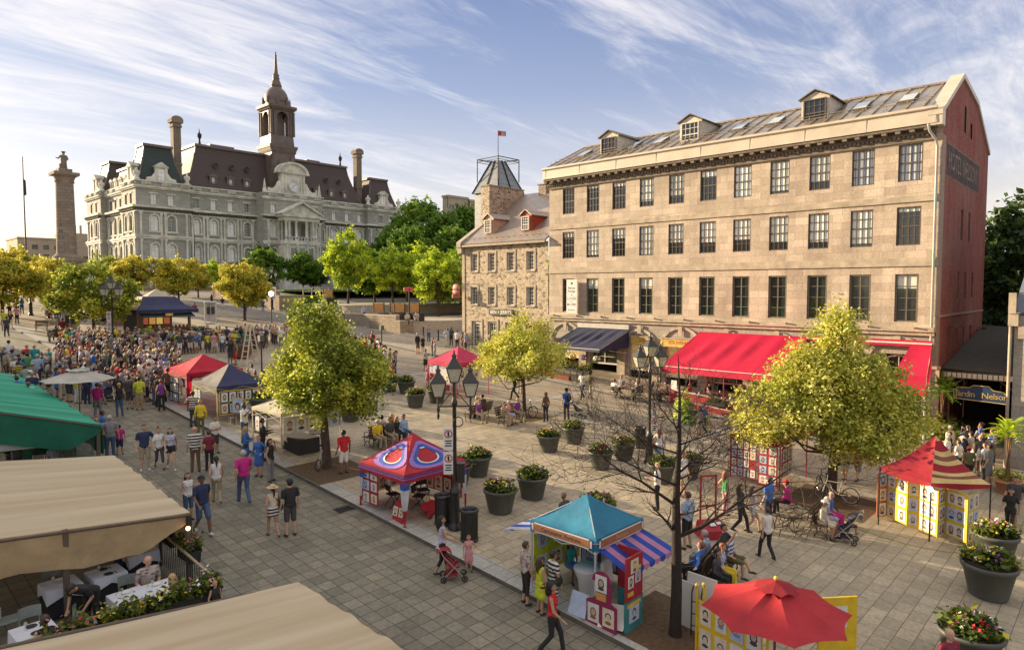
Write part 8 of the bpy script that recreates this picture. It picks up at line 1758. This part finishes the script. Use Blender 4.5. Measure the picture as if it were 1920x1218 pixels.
def person(p, hd, pose='stand', cloth='trouser', sleeve='t', fem=0, shirt='white', pants='denim', hair='short', hc='brown', sk=0, h=1.0, label='', group=None, fine=False, shoes=None, seat=None, bag=None, zoff=0.):
    me, M, s = body(pose, cloth, sleeve, bool(fem), fine); o = bpy.data.objects.new('person', me); sc.collection.objects.link(o)
    for i, m_ in enumerate((SK[sk], CL[shirt], CL[pants], shoes or M_shoe)): o.material_slots[i].link = 'OBJECT'; o.material_slots[i].material = m_
    h = h*(.95 if fem else 1.0); o.scale = (h*(1.04 if not fem else .98),)*2+(h,); o.rotation_euler = (0,0,R(hd+90)); z = p[2] if seat is None else p[2]+seat-.45*h
    o.location = (p[0],p[1],z+zoff); tag(o, label, 'person', group); NP[0] += 1
    if hair != 'bald':
        hm = hairmesh(hair, pose, M, s); ho = bpy.data.objects.new({'cap':'cap','sun':'sun_hat','scarf':'headscarf'}.get(hair,'hair'), hm); sc.collection.objects.link(ho); ho.parent = o; ho.material_slots[0].link = 'OBJECT'; ho.material_slots[0].material = CL[hc] if hc in CL and hair in ('cap','scarf','sun') and hc not in ('straw',) else (M_straw if hc == 'straw' else HR.get(hc, HR['brown']))
        if hair in ('cap','sun'):
            h2 = hairmesh('pony' if hair == 'sun' and fem else 'short', pose, M, s); hb = bpy.data.objects.new('hair', h2); sc.collection.objects.link(hb); hb.parent = o; hb.scale = (.97,.97,.995); hb.material_slots[0].link = 'OBJECT'; hb.material_slots[0].material = HR['black']
    if bag:
        mb = MB(); c = V((.0,.20,1.22)) if bag == 'pack' else V((-.25,.02,1.0)); mb.ball(c,(.15,.10,.21) if bag == 'pack' else (.07,.14,.15),10,8); 
        if bag != 'pack': mb.path([c+V((0,-.08,.1)),V((-.1,-.1,1.3)),V((.10,0,1.46)),V((-.08,.12,1.3)),c+V((0,.08,.1))],.012,5)
        else: mb.path([(.09,.1,1.3),(.11,-.02,1.46),(.10,-.12,1.3),(.1,-.05,1.1)],.018,5); mb.path([(-.09,.1,1.3),(-.11,-.02,1.46),(-.10,-.12,1.3),(-.1,-.05,1.1)],.018,5)
        b_ = mb.build('backpack' if bag == 'pack' else 'shoulder_bag', M_board if bag != 'tan' else M_wood); b_.parent = o
    return o
U, D, Lf, Rt = 90, -90, 180, 0
WK = [
(272,882,-100,'hip','shorts','t',0,'navy','khaki','short','brown',0,1.04,'man in slate polo shirt and khaki shorts, left of the three strolling abreast'),
(299,878,-95,'walk','capri','t',1,'white','charcoal','bun','auburn',0,.98,'woman in white blouse and dark cropped trousers, middle of the three strolling abreast'),
(321,880,-100,'walk','mini','none',1,'floral','black','long','brown',0,1.0,'long haired young woman in patterned top and black shorts, right of the three strolling abreast'),
(367,884,70,'stand','trouser','t',0,'black_striped','brown','bald','grey',0,1.02,'grey haired man in dark striped shirt and brown trousers seen from behind'),
(393,882,75,'stand','trouser','t',1,'maroon','black','short','brown',0,.97,'woman in dark red top and black trousers beside the grey haired man'),
(407,943,75,'walk','trouser','none',1,'white','khaki','pony','black',0,1.0,'woman in white tank top and khaki trousers with long ponytail, walking away'),
(458,943,80,'walk','trouser','t',0,'magenta','denim','short','grey',1,1.08,'man in magenta shirt and blue jeans walking away'),
(380,1000,-85,'walk','shorts','t',0,'navy','denim','cap','black',2,1.05,'man in navy v neck shirt, denim shorts and black cap, walking towards the camera'),
(354,975,-85,'stand','shorts','none',1,'white','denim','long','brown',0,.95,'woman with glasses holding on to the man in the navy shirt'),
(513,1007,82,'walk','mini','none',1,'cream','black_striped','sun','straw',1,1.0,'woman in straw hat and striped skirt walking away with a bag'),
(545,1004,84,'stand','shorts','t',0,'black','charcoal','cap','black',0,1.04,'man in black t-shirt, black shorts and cap, walking with the straw hat woman'),
(508,902,-60,'phone','trouser','none',1,'black','grey','long','black',1,1.0,'dark haired woman in black top holding a phone to her ear'),
(486,893,-150,'hip','dress','long',1,'blue','blue','short','auburn',0,.98,'woman in royal blue dress standing by the kerb'),
(462,872,-40,'hold','dress','long',1,'blue','navy','long','blonde',0,.97,'blonde woman in blue beside the woman in the royal blue dress'),
(459,830,-60,'photo','trouser','t',0,'white','denim','short','black',3,1.02,'man in white t-shirt with a camera hanging on his chest'),
(493,862,-20,'hold','trouser','long',0,'black','black','short','black',2,1.02,'stallholder in black under the cream canopy'),
(377,815,60,'stand','trouser','long',1,'yellow','olive','bun','blonde',0,1.0,'woman in bright yellow jacket with blonde bun seen from behind'),
(363,800,40,'hip','trouser','t',0,'black_striped','charcoal','short','black',2,1.0,'person in black and white striped shirt beside the yellow jacket woman'),
(404,850,-80,'cross','shorts','t',1,'white','charcoal','short','black',1,.98,'woman in white carrying a grey jacket in her arms'),
(225,780,80,'hip','trouser','none',1,'black','denim','short','blonde',0,1.02,'woman in black tank top and wide blue jeans behind the crowd'),
(262,768,70,'stand','shorts','t',0,'lime','khaki','short','black',1,1.0,'man in green yellow and red t-shirt with khaki shorts at the crowd edge'),
(303,770,75,'stand','trouser','none',1,'purple','black','short','auburn',0,1.0,'woman in purple top and black leggings at the crowd edge'),
(316,752,80,'hip','trouser','t',0,'brown','black','short','black',1,1.06,'man in brown shirt at the right edge of the crowd'),
(293,758,90,'stand','trouser','t',0,'charcoal','denim','short','black',0,1.08,'tall man in charcoal shirt and jeans with folded arms at the crowd edge'),
(184,783,60,'stand','trouser','t',0,'magenta','grey','short','brown',0,1.0,'man in purple magenta shirt beside the off white parasol'),
(182,860,-90,'stand','trouser','t',0,'teal','white','short','brown',0,1.0,'person in teal shirt and white trousers beside the green awning post'),
(208,862,70,'hip','trouser','t',0,'grey','denim','short','grey',0,1.05,'man in grey shirt with hand on hip near the flower pot'),
(225,852,80,'stand','shorts','t',0,'magenta','navy','short','black',1,.72,'small child in magenta shirt and navy shorts'),
(194,840,0,'stand','trouser','t',0,'blue','charcoal','short','black',2,.93,'man in bright blue shirt behind the green awning post'),
(645,887,85,'stand','shorts','t',0,'red','white','short','black',2,1.0,'man in bright red polo and white shorts seen from behind by the big tree'),
(829,1076,-35,'push','capri','none',1,'floral','black','long','black',1,1.02,'woman in floral tank top and black cropped trousers pushing the red pushchair'),
(879,1072,-120,'hip','dress','none',1,'pink','pink','long','auburn',0,.66,'little girl in pale pink dress standing at the kerb'),
(986,1132,-20,'stand','capri','t',1,'patterned','black','short','brown',0,1.02,'woman in black and white patterned blouse watching the blue stall'),
(1013,1150,-15,'hip','dress','none',1,'lime','yellow_striped','long','brown',1,.9,'girl in long yellow and blue dress watching the blue stall'),
(1037,1150,-10,'stand','trouser','t',1,'black_striped','black_striped','short','black',1,1.0,'woman in black and cream print with dark bag at the blue stall'),
(1035,1225,-60,'walk','trouser','none',1,'red','black','curly','black',1,1.03,'woman with curly black hair in red tank top and black trousers at the kerb'),
(1023,790,80,'stand','trouser','long',1,'brown','black','scarf','brown',1,.98,'person in brown hooded jacket seen from behind on the plaza'),
(1062,787,75,'stand','trouser','t',0,'blue','black','cap','black',0,1.03,'man in blue shirt and black cap with black backpack pushing a pushchair'),
(1092,748,180,'walk','trouser','t',0,'white','charcoal','short','black',3,1.04,'man in white t-shirt and dark trousers walking along the flowery terrace'),
(1105,747,0,'walk','trouser','t',0,'olive','khaki','short','black',2,1.04,'man in olive shirt and khaki trousers crossing behind the white t-shirt man'),
(965,748,150,'walk','trouser','t',0,'black','black','short','black',1,1.0,'person in black walking behind the young yellow tree'),
(975,738,10,'stand','trouser','long',1,'white','patterned','short','brown',0,1.0,'person in white beside the young yellow tree trunk'),
(1236,868,20,'hip','shorts','t',1,'white','pale_blue','long','auburn',0,.95,'red haired woman in white by the planters behind the bare tree'),
(1232,955,120,'hold','trouser','t',0,'white','black','bald','brown',0,1.0,'balding man in white shirt and black trousers behind the bare tree'),
(1281,930,-95,'stand','shorts','t',0,'white','cream','short','auburn',0,1.0,'man in white t-shirt and pale shorts right of the bare trunk'),
(1288,1028,80,'stand','shorts','t',0,'pale_blue','black','short','brown',0,1.06,'man in bright sky blue shirt and black shorts seen from behind'),
(1360,965,-30,'hip','trouser','none',1,'green','pink','long','auburn',0,1.0,'woman in green top and pale pink trousers beside the red display frame'),
(1388,998,-70,'walk','trouser','long',1,'black','black','long','brown',1,1.02,'woman in long black clothes walking past the portrait stall'),
(1411,998,-60,'walk','mini','none',1,'white','white','long','brown',0,.98,'woman with long hair in short white dress'),
(1440,985,80,'stand','trouser','t',0,'blue','navy','cap','charcoal',0,1.0,'man in blue shirt behind the branch tangle'),
(1437,1048,60,'walk','trouser','none',1,'white','black','short','brown',0,1.0,'woman in white top with lime scarf walking away'),
(1478,965,100,'sit','trouser','long',0,'magenta','black','cap','red',1,1.0,'seated man in bright pink jacket by the red portrait stall'),
(1585,905,180,'walk','mini','none',1,'pale_blue','pale_blue','long','brown',0,1.0,'woman in light blue shorts walking behind the yellow tree trunk'),
(1606,903,-10,'walk','shorts','t',0,'magenta','grey','short','black',0,1.0,'person in pink shirt walking behind the yellow tree trunk'),
(1893,1000,175,'walk','trouser','t',1,'black','black','long','black',1,1.0,'woman in black walking at the right edge'),
(1902,985,170,'walk','shorts','t',0,'charcoal','khaki','short','black',1,1.08,'tall man in grey shirt and khaki shorts at the right edge'),
(1318,815,150,'walk','trouser','t',0,'blue','black','short','brown',0,1.0,'man in blue shirt walking past the red terrace front'),
(1311,820,150,'walk','dress','none',1,'patterned','black','long','black',1,1.0,'woman in black patterned dress walking past the red terrace front'),
(1853,912,80,'stand','shorts','t',0,'grey','grey','cap','charcoal',0,1.12,'broad man in grey t-shirt and grey shorts waiting under the garden sign'),
(1838,860,90,'stand','trouser','long',0,'blue','charcoal','short','brown',0,1.08,'man in bright blue shirt seen from behind in the passage'),
(1815,905,30,'stand','trouser','t',0,'olive','black','cap','red',1,.95,'boy in olive shirt and red cap in the passage queue'),
(1796,890,60,'stand','trouser','t',1,'white','denim','short','brown',0,1.0,'person in white shirt in the passage queue'),
(432,683,30,'hip','shorts','t',0,'black','charcoal','bald','black',2,1.06,'performer in black in the middle of the crowd circle'),
(442,684,180,'stand','shorts','none',0,'brown','red','short','black',1,1.0,'second performer beside the stepladder'),
(387,688,-60,'stand','dress','none',1,'white','white','short','blonde',0,.55,'blonde toddler in white in the middle of the show area'),
(722,738,150,'stand','trouser','t',0,'blue','denim','short','grey',0,1.08,'tall man in blue shirt and jeans at the right end of the crowd'),
(736,722,150,'stand','trouser','long',1,'red','navy','short','black',0,1.0,'woman in dark red jacket behind the tall man in blue'),
(697,735,140,'stand','dress','none',1,'pink','pink','long','auburn',0,.98,'woman in pale pink dress at the right end of the crowd'),
(783,663,-80,'hip','shorts','long',0,'black','olive','short','grey',0,1.06,'man in black jacket and olive shorts standing alone below the steps'),
(793,664,-90,'stand','mini','t',1,'black','black','short','blonde',0,1.0,'woman in black beside the man in olive shorts'),
(812,668,100,'stand','trouser','none',1,'maroon','black','short','brown',0,1.0,'woman in dark top near the pink tent'),
(815,676,150,'stand','trouser','t',0,'grey','grey','bald','grey',0,1.0,'grey haired man behind the pink tent'),
(798,695,90,'stand','skirt','t',1,'patterned','black','short','black',1,1.0,'woman in patterned dress beside the pink tent'),
(803,722,-120,'hip','dress','none',1,'pink','pink','short','brown',0,.85,'girl in pink leaning at the pink tent'),
(839,650,90,'photo','trouser','t',0,'pale_blue','cream','short','brown',0,1.0,'man in pale blue shirt photographing near the stone house'),
(846,647,80,'stand','trouser','t',0,'charcoal','black','short','black',1,1.0,'man in charcoal shirt behind the photographing man'),
(857,655,20,'stand','trouser','t',0,'white','black','short','brown',0,1.04,'man in white shirt and dark trousers near the stone house door'),
(866,658,150,'stand','shorts','t',0,'brown','brown','short','black',1,1.0,'man in brown near the stone house door'),
(873,662,120,'stand','shorts','t',0,'blue_check','charcoal','short','grey',0,1.06,'man in blue checked shirt by the stone house door'),
(804,640,-90,'stand','trouser','t',0,'patterned','denim','short','grey',0,1.0,'statue like performer on the steps below the red sign'),
(13,632,90,'walk','trouser','t',0,'charcoal','charcoal','short','black',0,1.0,'man in dark clothes walking up at the far left'),
(18,690,80,'walk','trouser','t',0,'white','white','short','brown',0,1.05,'man all in white walking up the left street'),
(24,708,80,'walk','trouser','t',0,'grey','cream','short','black',2,1.0,'man in grey blue jacket behind the man in white'),
(37,715,80,'walk','skirt','t',1,'blue_check','black','short','brown',0,1.0,'woman in blue checked shirt walking up the left street'),
(52,700,85,'walk','trouser','t',0,'red','pale_blue','bald','brown',0,1.05,'bald man in red shirt and pale jeans walking up the left street'),
(66,700,85,'walk','trouser','t',0,'teal','black','bald','grey',0,1.05,'man in teal shirt beside the man in red'),
(71,722,70,'stand','trouser','t',0,'pale_blue','navy','short','grey',0,1.05,'grey haired man in light blue shirt and jeans at the left of the crowd'),
(88,714,20,'stand','shorts','t',0,'blue_striped','khaki','short','grey',0,1.0,'man in blue and white striped shirt at the left of the crowd'),
(36,735,85,'walk','trouser','t',0,'yellow_striped','black','short','brown',0,1.0,'person in yellow and black striped shirt by the dark green canopy'),
(118,638,80,'stand','trouser','t',0,'maroon','black','short','brown',1,1.05,'person in dark red beside the phone booth'),
(122,644,0,'stand','trouser','t',0,'blue','navy','short','brown',0,.6,'small child in blue at the phone booth'),
(365,597,90,'walk','trouser','t',0,'maroon','white','short','black',0,1.0,'person in maroon shirt behind the kiosk right corner'),
(392,585,-80,'walk','trouser','t',0,'white','white','short','black',1,1.0,'person in white up the square behind the phone booth'),
]
for a in WK:
    px, py, hd = a[:3]; near = py > 860
    bag = 'pack' if 'backpack' in a[13] else ('side' if ('bag' in a[13] and 'stallholder' not in a[13]) else None)
    person(G(px,py), hd, *a[3:5], a[5], a[6], a[7], a[8], a[9], a[10], a[11], a[12], a[13], 'people strolling and standing in the square', near, M_shoew if px in (380,321,272) else None, None, bag)
def sitp(p, hd, seat, pose, cloth, sleeve, fem, shirt, pants, hair, hc, sk, label, h=1., fine=False, grp='people sitting in the square'): return person(p, hd, pose, cloth, sleeve, fem, shirt, pants, hair, hc, sk, h, label, grp, fine, None, seat)
def onbench(px, py, rz, u, side, *a, **k):
    c = G(px,py); t = R(rz); x = c.x+math.cos(t)*u-math.sin(t)*side*.24; y = c.y+math.sin(t)*u+math.cos(t)*side*.24; return sitp(V((x,y,gz(y,x))), rz+90*side, .455, *a, **k)
S_ = [
(722,832,5,-.7,-1,'sit','trouser','t',0,'yellow','khaki','short','grey',0,'man in yellow shirt on the double bench by the painted tent'),
(722,832,5,.1,1,'sit','trouser','t',1,'lilac','grey','short','black',1,'person in lilac on the double bench'),(722,832,5,.7,1,'sit','trouser','t',1,'brown','black','long','blonde',0,'person in ochre with long fair hair on the double bench'),
(722,832,5,.0,-1,'sit','shorts','t',0,'charcoal','khaki','short','brown',1,'man in dark grey bending over on the double bench'),(722,832,5,.45,-1,'sit','trouser','long',1,'black','black','long','auburn',0,'woman in black between two men on the double bench'),(722,832,5,.85,-1,'sit','trouser','long',0,'pale_blue','denim','short','black',1,'man in denim shirt at the right end of the double bench'),
(903,788,8,-.6,-1,'sit','capri','t',1,'purple','khaki','short','auburn',0,'woman in purple on the left street bench'),(903,788,8,.0,1,'sit','trouser','t',1,'cream','black','short','blonde',0,'person seen from behind on the left street bench, fair hair'),(903,788,8,.5,1,'sit','trouser','t',0,'charcoal','black','short','black',1,'person in dark clothes at the back of the left street bench'),
(948,792,188,.6,1,'sit','shorts','none',1,'khaki','khaki','short','brown',0,'woman in beige vest on the right street bench'),(948,792,188,.15,1,'sit','skirt','none',1,'pink','floral','short','grey',0,'grey haired woman in pale pink on the right street bench'),(948,792,188,-.65,1,'sit','trouser','t',0,'purple','khaki','bald','grey',0,'man in purple shirt and khaki trousers at the end of the right street bench'),
(1335,1090,10,-.55,1,'sitarm','trouser','long',0,'blue','black','short','auburn',0,'heavy man in blue shirt leaning his arm along the bench'),(1335,1090,10,.35,1,'sit','trouser','long',0,'pale_blue','grey','short','grey',0,'person in pale blue shirt at the far side of the double bench'),
(1335,1090,10,-.6,-1,'sit','trouser','long',1,'charcoal','black','long','black',1,'dark haired woman in hooded top on the double bench'),(1335,1090,10,-.15,-1,'sit','trouser','t',1,'floral','yellow','short','auburn',0,'girl holding a yellow toy on the double bench'),(1335,1090,10,.25,-1,'photo','trouser','t',1,'black','denim','short','black',1,'woman in black holding a phone up on the double bench'),(1335,1090,10,.75,-1,'sitleg','shorts','t',0,'blue_striped','olive','sun','cream',0,'man in white sun hat and striped shirt reading, legs crossed'),
(1532,992,186,.6,1,'sit','shorts','long',0,'cream','cream','cap','white',1,'elderly man in white cap and beige jacket on the right bench'),(1532,992,186,.1,1,'sit','skirt','long',1,'patterned','lilac','scarf','cream',1,'elderly woman in patterned headscarf on the right bench'),(1532,992,186,-.45,1,'sit','trouser','t',0,'blue','magenta','bald','grey',0,'grey haired man in bright blue on the right bench'),
(105,598,0,-.6,-1,'sit','trouser','t',1,'maroon','maroon','short','auburn',0,'woman in dark red on the far bench'),(105,598,0,-.1,-1,'sit','trouser','t',0,'navy','denim','short','black',1,'man in navy on the far bench'),(105,598,0,.35,-1,'sit','trouser','t',0,'teal','charcoal','short','black',1,'man in teal on the far bench'),(105,598,0,.75,-1,'sit','trouser','t',0,'charcoal','charcoal','short','brown',0,'man in charcoal on the far bench'),
(115,640,-4,-.3,1,'sit','trouser','t',1,'black','black','short','black',1,'person in black on the long bench under the tree'),(115,640,-4,.5,1,'sit','trouser','t',0,'yellow','khaki','short','brown',0,'person in yellow on the long bench under the tree')]
for q in S_: onbench(*q, fine=q[1] > 900)
T_ = [(1160,742,-.55,0,0,'white','khaki','short','brown','white shirted diner lounging beside the flowery terrace','sitleg'),(1160,742,.55,.1,180,'grey','black','short','auburn','diner in grey facing the white shirted diner','sit'),(1185,746,.5,-.2,170,'black_striped','black','short','auburn','woman in striped top at the café table behind the lamp','sit'),(1185,746,-.1,-.6,90,'charcoal','cream','short','black','diner in dark jacket with back to the street','sit'),(1235,752,-.5,.2,0,'cream','brown','long','brown','diner in beige at the last café table','sit'),(1235,752,.4,-.4,120,'brown','black','short','black','diner in brown beside the last café table','sit')]
for px,py,dx,dy,hd,s1,s2,hr,hc_,lb,ps in T_:
    c = G(px,py); x, y = c.x+dx, c.y+dy; sitp(V((x,y,gz(y,x))), hd, .45, ps, 'trouser','t',0,s1,s2,hr,hc_,0,lb); dchair(x,y,hd+90,'brown café chair under the '+lb.split(' with')[0].split(' at')[0].split(' beside')[0].split(' facing')[0][:40], M_wood2, 'brown café chairs along the hotel')
for x,y,hd,s1,hr,hc_,lb in ((39.6,21.3,-90,'red','short','auburn','diner in red at the left end of the red terrace'),(39.6,19.8,90,'white','short','black','diner in white on the red terrace behind the rail'),(39.0,18.2,-60,'white','short','brown','diner in white shirt with back to the rail of the red terrace'),(39.4,16.9,100,'red','long','auburn','red haired diner in red on the red terrace'),(41.2,18.9,-90,'grey','sun','cream','diner in pale hat in the back of the red terrace'),(41.3,20.8,-90,'black','short','black','diner in black in the back of the red terrace'),(41.1,17.5,90,'pink','long','blonde','blonde diner in the back of the red terrace')):
    sitp(V((x,y,gz(y,40))), hd, .45, 'sit','trouser','t',hr == 'long',s1,'charcoal',hr,hc_,0,lb); dchair(x,y,hd+90,'red chair of the '+lb.split(' at')[0].split(' on')[0].split(' in the')[0].split(' with')[0], M_bur,'red terrace chairs')
gg = lambda x,y: V((x,y,gz(y,x)))
sitp(gg(5.6,17.65),-90,.45,'sit','trouser','t',0,'patterned','khaki','bald','brown',0,'balding man in plaid shirt dining beside the fence',fine=True); sitp(gg(5.75,16.3),95,.45,'sit','trouser','t',1,'cream','denim','long','blonde',0,'blonde woman dining opposite the man in plaid',fine=True)
sitp(gg(3.2,16.15),90,.45,'sit','trouser','none',1,'black','black','short','brown',0,'woman in black top with crossed straps at the left table',fine=True); person(gg(4.35,17.45),-140,'bend','trouser','t',0,'black','black','short','black',1,1.0,'waiter in black bending over the left table','people strolling and standing in the square',True)
sitp(gg(5.45,19.3),0,.45,'sit','trouser','t',1,'navy','navy','long','blonde',0,'woman in dark blue and pink dress at the back table by the fence',fine=True); person(G(405,1175)+V((0,0,0)),-80,'stand','dress','none',1,'black','black','bun','blonde',0,.68,'small girl with blonde bun behind the lower cream awning','people strolling and standing in the square',True)
for k,(x,y,s1,hr,hc_) in enumerate(((4.6,29.9,'cream','short','brown'),(5.3,30.6,'charcoal','bald','brown'),(5.9,29.6,'black','cap','black'),(6.3,29.4,'grey','short','black'),(3.4,29.6,'brown','short','brown'),(3.9,31.5,'white','long','black'))):
    sitp(gg(x,y),(-90,100,60,-100,-80,0)[k],.45,'sit','trouser','t',0,s1,'charcoal',hr,hc_,k%3,('diner in cream under the green awning','bald diner in charcoal under the green awning','man in black cap under the green awning','dark haired diner facing out at the green awning corner','diner in brown under the green awning at the left','long haired diner in white deep under the green awning')[k]); dchair(x,y,(-90,100,60,-100,-80,0)[k]+90,'green chair under the green awning, '+('cream shirted','bald','capped','dark haired','brown shirted','long haired')[k]+" diner's", MATS['weathered green paint'],'green terrace chairs')
sitp(V((14.5,11.4,gz(11.4,14.5))),-110,.45,'sit','skirt','none',1,'teal','blue','long','black',2,'seated girl in blue dress posing in the blue stall',.9,True); sitp(V((14.6,10.15,gz(10.1,14.5))),100,.45,'sit','trouser','t',0,'white','grey','cap','cream',1,'painter in white shirt and cap seated in the blue stall',1.,True)
person(V((16.1,12.9,gz(12.9,16))),90,'stand','trouser','t',0,'charcoal','black','bald','brown',2,1.0,'bald man behind the striped flap of the blue stall','people strolling and standing in the square',True)
person(G(1775,1330),-120,'stand','trouser','t',0,'maroon','black','bald','brown',0,1.0,'bald man whose head just shows at the bottom edge of the picture','people strolling and standing in the square',True)
sitp(G(1590,1010)+V((0,0,0)),-70,.45,'sit','shorts','t',0,'black_striped','brown','short','auburn',0,'toddler sitting in the navy pushchair',.55)
for x,y,z,s1,s2,lb in ((48.0,60.0,5.75,'white','khaki','person in white sitting on the garden wall, left of the figures'),(46.8,58.6,5.75,'patterned','grey','person in patterned shirt sitting on the garden wall'),(45.6,58.6,5.75,'cream','charcoal','person in cream sitting on the garden wall end'),(45.0,70,6.3,'white','pink','person in white shirt sitting on the long low wall'),(45.0,66,6.3,'pale_blue','black','person in pale blue sitting on the long low wall')): sitp(V((x,y,z)),-120,.0,'sit','trouser','t',0,s1,s2,'short','brown',0,lb)
rg = random.Random(2024); TOPS = ['white']*6+['black']*9+['charcoal']*6+['grey']*4+['navy']*4+['brown']*2+['blue','pale_blue','pale_blue','cream','cream','cream','red','maroon','pink','teal','green','lime','yellow','orange','brown','khaki','lilac','black_striped','blue_striped','red_striped','patterned','blue_check','olive']
BOT = ['denim','denim','charcoal','black','khaki','grey','cream','navy','white','brown']
def inpoly(x, y, P):
    c = False; j = len(P)-1
    for i in range(len(P)):
        if (P[i][1] > y) != (P[j][1] > y) and x < (P[j][0]-P[i][0])*(y-P[i][1])/(P[j][1]-P[i][1])+P[i][0]: c = not c
        j = i
    return c
taken = [(o.location.x,o.location.y) for o in sc.objects if o.get('category') in ('person','planter','pushchair','ladder') or (o.get('category') == 'market tent')]
TCEN = G(425,690)
SF = []
def crowd(poly, n, mind, where, grp, face=None, hlo=.92, pose=None, stuff=False):
    xs = [p[0] for p in poly]; ys = [p[1] for p in poly]; k = 0; tr = 0
    while k < n and tr < 6000:
        tr += 1; px, py = rg.uniform(min(xs),max(xs)), rg.uniform(min(ys),max(ys))
        if not inpoly(px,py,poly): continue
        p = G(px,py)
        if any((p.x-a)**2+(p.y-b)**2 < mind**2 for a,b in taken) or (13.3 < p.x < 16.8 and 25 < p.y < 40): continue
        fem = rg.random() < .5
        for _ in range(60):
            top, bot, hair, hc_ = rg.choice(TOPS), rg.choice(BOT), rg.choice(('long','pony','short','bun') if fem else ('short','short','short','bald','cap')), rg.choice(('brown','brown','black','black','blonde','auburn','grey')); cl = rg.choice(('trouser','shorts','skirt','capri','dress') if fem else ('trouser','trouser','shorts')); ps = pose or rg.choice(('stand','stand','cross','hip','photo','hold'))
            hat = hair == 'cap'; 
            if hat: hc_ = rg.choice(('white','navy','red','cream','black'))
            t_ = top.replace('_',' '); b_ = bot.replace('_',' ')
            lb = '%s in %s %s%s, %s' % ({'short':'short %s haired'%hc_,'long':'long %s haired'%hc_,'pony':'%s ponytailed'%hc_,'bun':'%s bun haired'%hc_,'bald':'bald','cap':hc_+' capped'}[hair]+(' woman' if fem else ' man'), t_, 'dress' if cl == 'dress' else 'top', '' if cl == 'dress' else ' and %s %s'%(b_, {'trouser':'trousers','shorts':'shorts','skirt':'skirt','capri':'cropped trousers'}[cl]), where)
            if lb not in used_lb: break
        used_lb.add(lb); d = math.degrees(math.atan2(TCEN.y-p.y, TCEN.x-p.x))+rg.gauss(0,14) if face is None else face+rg.gauss(0,25)
        if stuff: SF.append((p, d, ps, rg.choice(('trouser','shorts')), 't', fem, top, bot, 'long' if fem else 'short', rg.choice(('brown','black','black','blonde','auburn','grey')), rg.choice((0,0,1,2)), rg.uniform(hlo,1.06))); taken.append((p.x,p.y)); k += 1; continue
        person(p, d, ps, cl, rg.choice(('t','t','none','long')) if fem else rg.choice(('t','t','t','long')), fem, top, bot, hair, hc_ if (hc_ in HR or hat) else 'brown', rg.choice((0,0,0,1,1,2)), rg.uniform(hlo,1.06), lb, grp); taken.append((p.x,p.y)); k += 1
CG = 'spectators of the street show'
crowd([(105,690),(345,712),(335,762),(215,772),(90,745),(78,700)],95,.5,'in the dense crowd',CG)
crowd([(462,735),(535,715),(545,745),(470,760)],12,.5,'behind the navy tent',CG)
crowd([(640,680),(720,680),(760,700),(735,735),(690,735),(640,700)],24,.55,'right of the big tree',CG)
crowd([(1768,860),(1860,850),(1862,895),(1800,905),(1775,885)],15,.48,'in the passage queue','people queueing in the passage',face=80)
crowd([(20,740),(90,745),(60,790),(20,780)],6,.7,'beyond the green awning','people beside the green awning',face=60)
crowd([(110,655),(252,650),(300,668),(345,715),(110,700)],120,.46,'','',stuff=True)
crowd([(255,657),(375,650),(378,662),(255,672)],40,.42,'','',stuff=True); crowd([(385,650),(545,636),(560,650),(385,664)],60,.42,'','',stuff=True)
crowd([(620,655),(700,660),(730,690),(640,700)],34,.5,'','',stuff=True)
crowd([(0,690),(60,715),(90,745),(30,745)],16,.8,'','',face=70,stuff=True); crowd([(225,662),(300,668),(330,690),(250,680)],9,.7,'','',pose='ground',stuff=True)
crowd([(0,560),(40,556),(60,580),(0,640)],10,1.2,'','',face=90,stuff=True); crowd([(380,560),(470,560),(500,590),(400,600)],7,2.,'','',face=90,stuff=True)
ml = []; mx_ = {}; vv = []; ff = []; fm = []; nvt = 0
def midx(m):
    if m.name not in mx_: mx_[m.name] = len(ml); ml.append(m)
    return mx_[m.name]
for (p, d, ps, cl, sl_, fem, top, bot, hk, hc_, sk_, h_) in SF:
    me, M, s0 = body(ps, cl, sl_, bool(fem), False); T_ = Matrix.Translation(p) @ Matrix.Rotation(R(d+90),4,'Z') @ Matrix.Scale(h_*(.95 if fem else 1),4); lut = [midx(m) for m in (SK[sk_],CL[top],CL[bot],M_shoe,M_eye,M_lip)]
    for m_, lu in ((me,lut),(hairmesh(hk,ps,M,s0),[midx(HR[hc_])])):
        n = len(m_.vertices); co = np.empty(n*3); m_.vertices.foreach_get('co',co); A_m = np.array(T_); vv.append(co.reshape(-1,3)@A_m[:3,:3].T+A_m[:3,3])
        for f in m_.polygons: ff.append([i+nvt for i in f.vertices]); fm.append(lu[f.material_index])
        nvt += n
me = bpy.data.meshes.new('distant_crowd'); me.from_pydata(np.concatenate(vv).tolist(),[],ff)
for m_ in ml: me.materials.append(m_)
me.polygons.foreach_set('material_index', fm); me.polygons.foreach_set('use_smooth', [True]*len(ff)); me.update()
o = bpy.data.objects.new('distant_crowd', me); sc.collection.objects.link(o); tag(o, 'far part of the packed crowd ringing the street show, reading as one mass', 'crowd', None, 'stuff')
person(G(309,676),-40,'ground','shorts','t',0,'yellow','khaki','short','black',1,1.0,'man in bright yellow t-shirt sitting on the paving',CG)
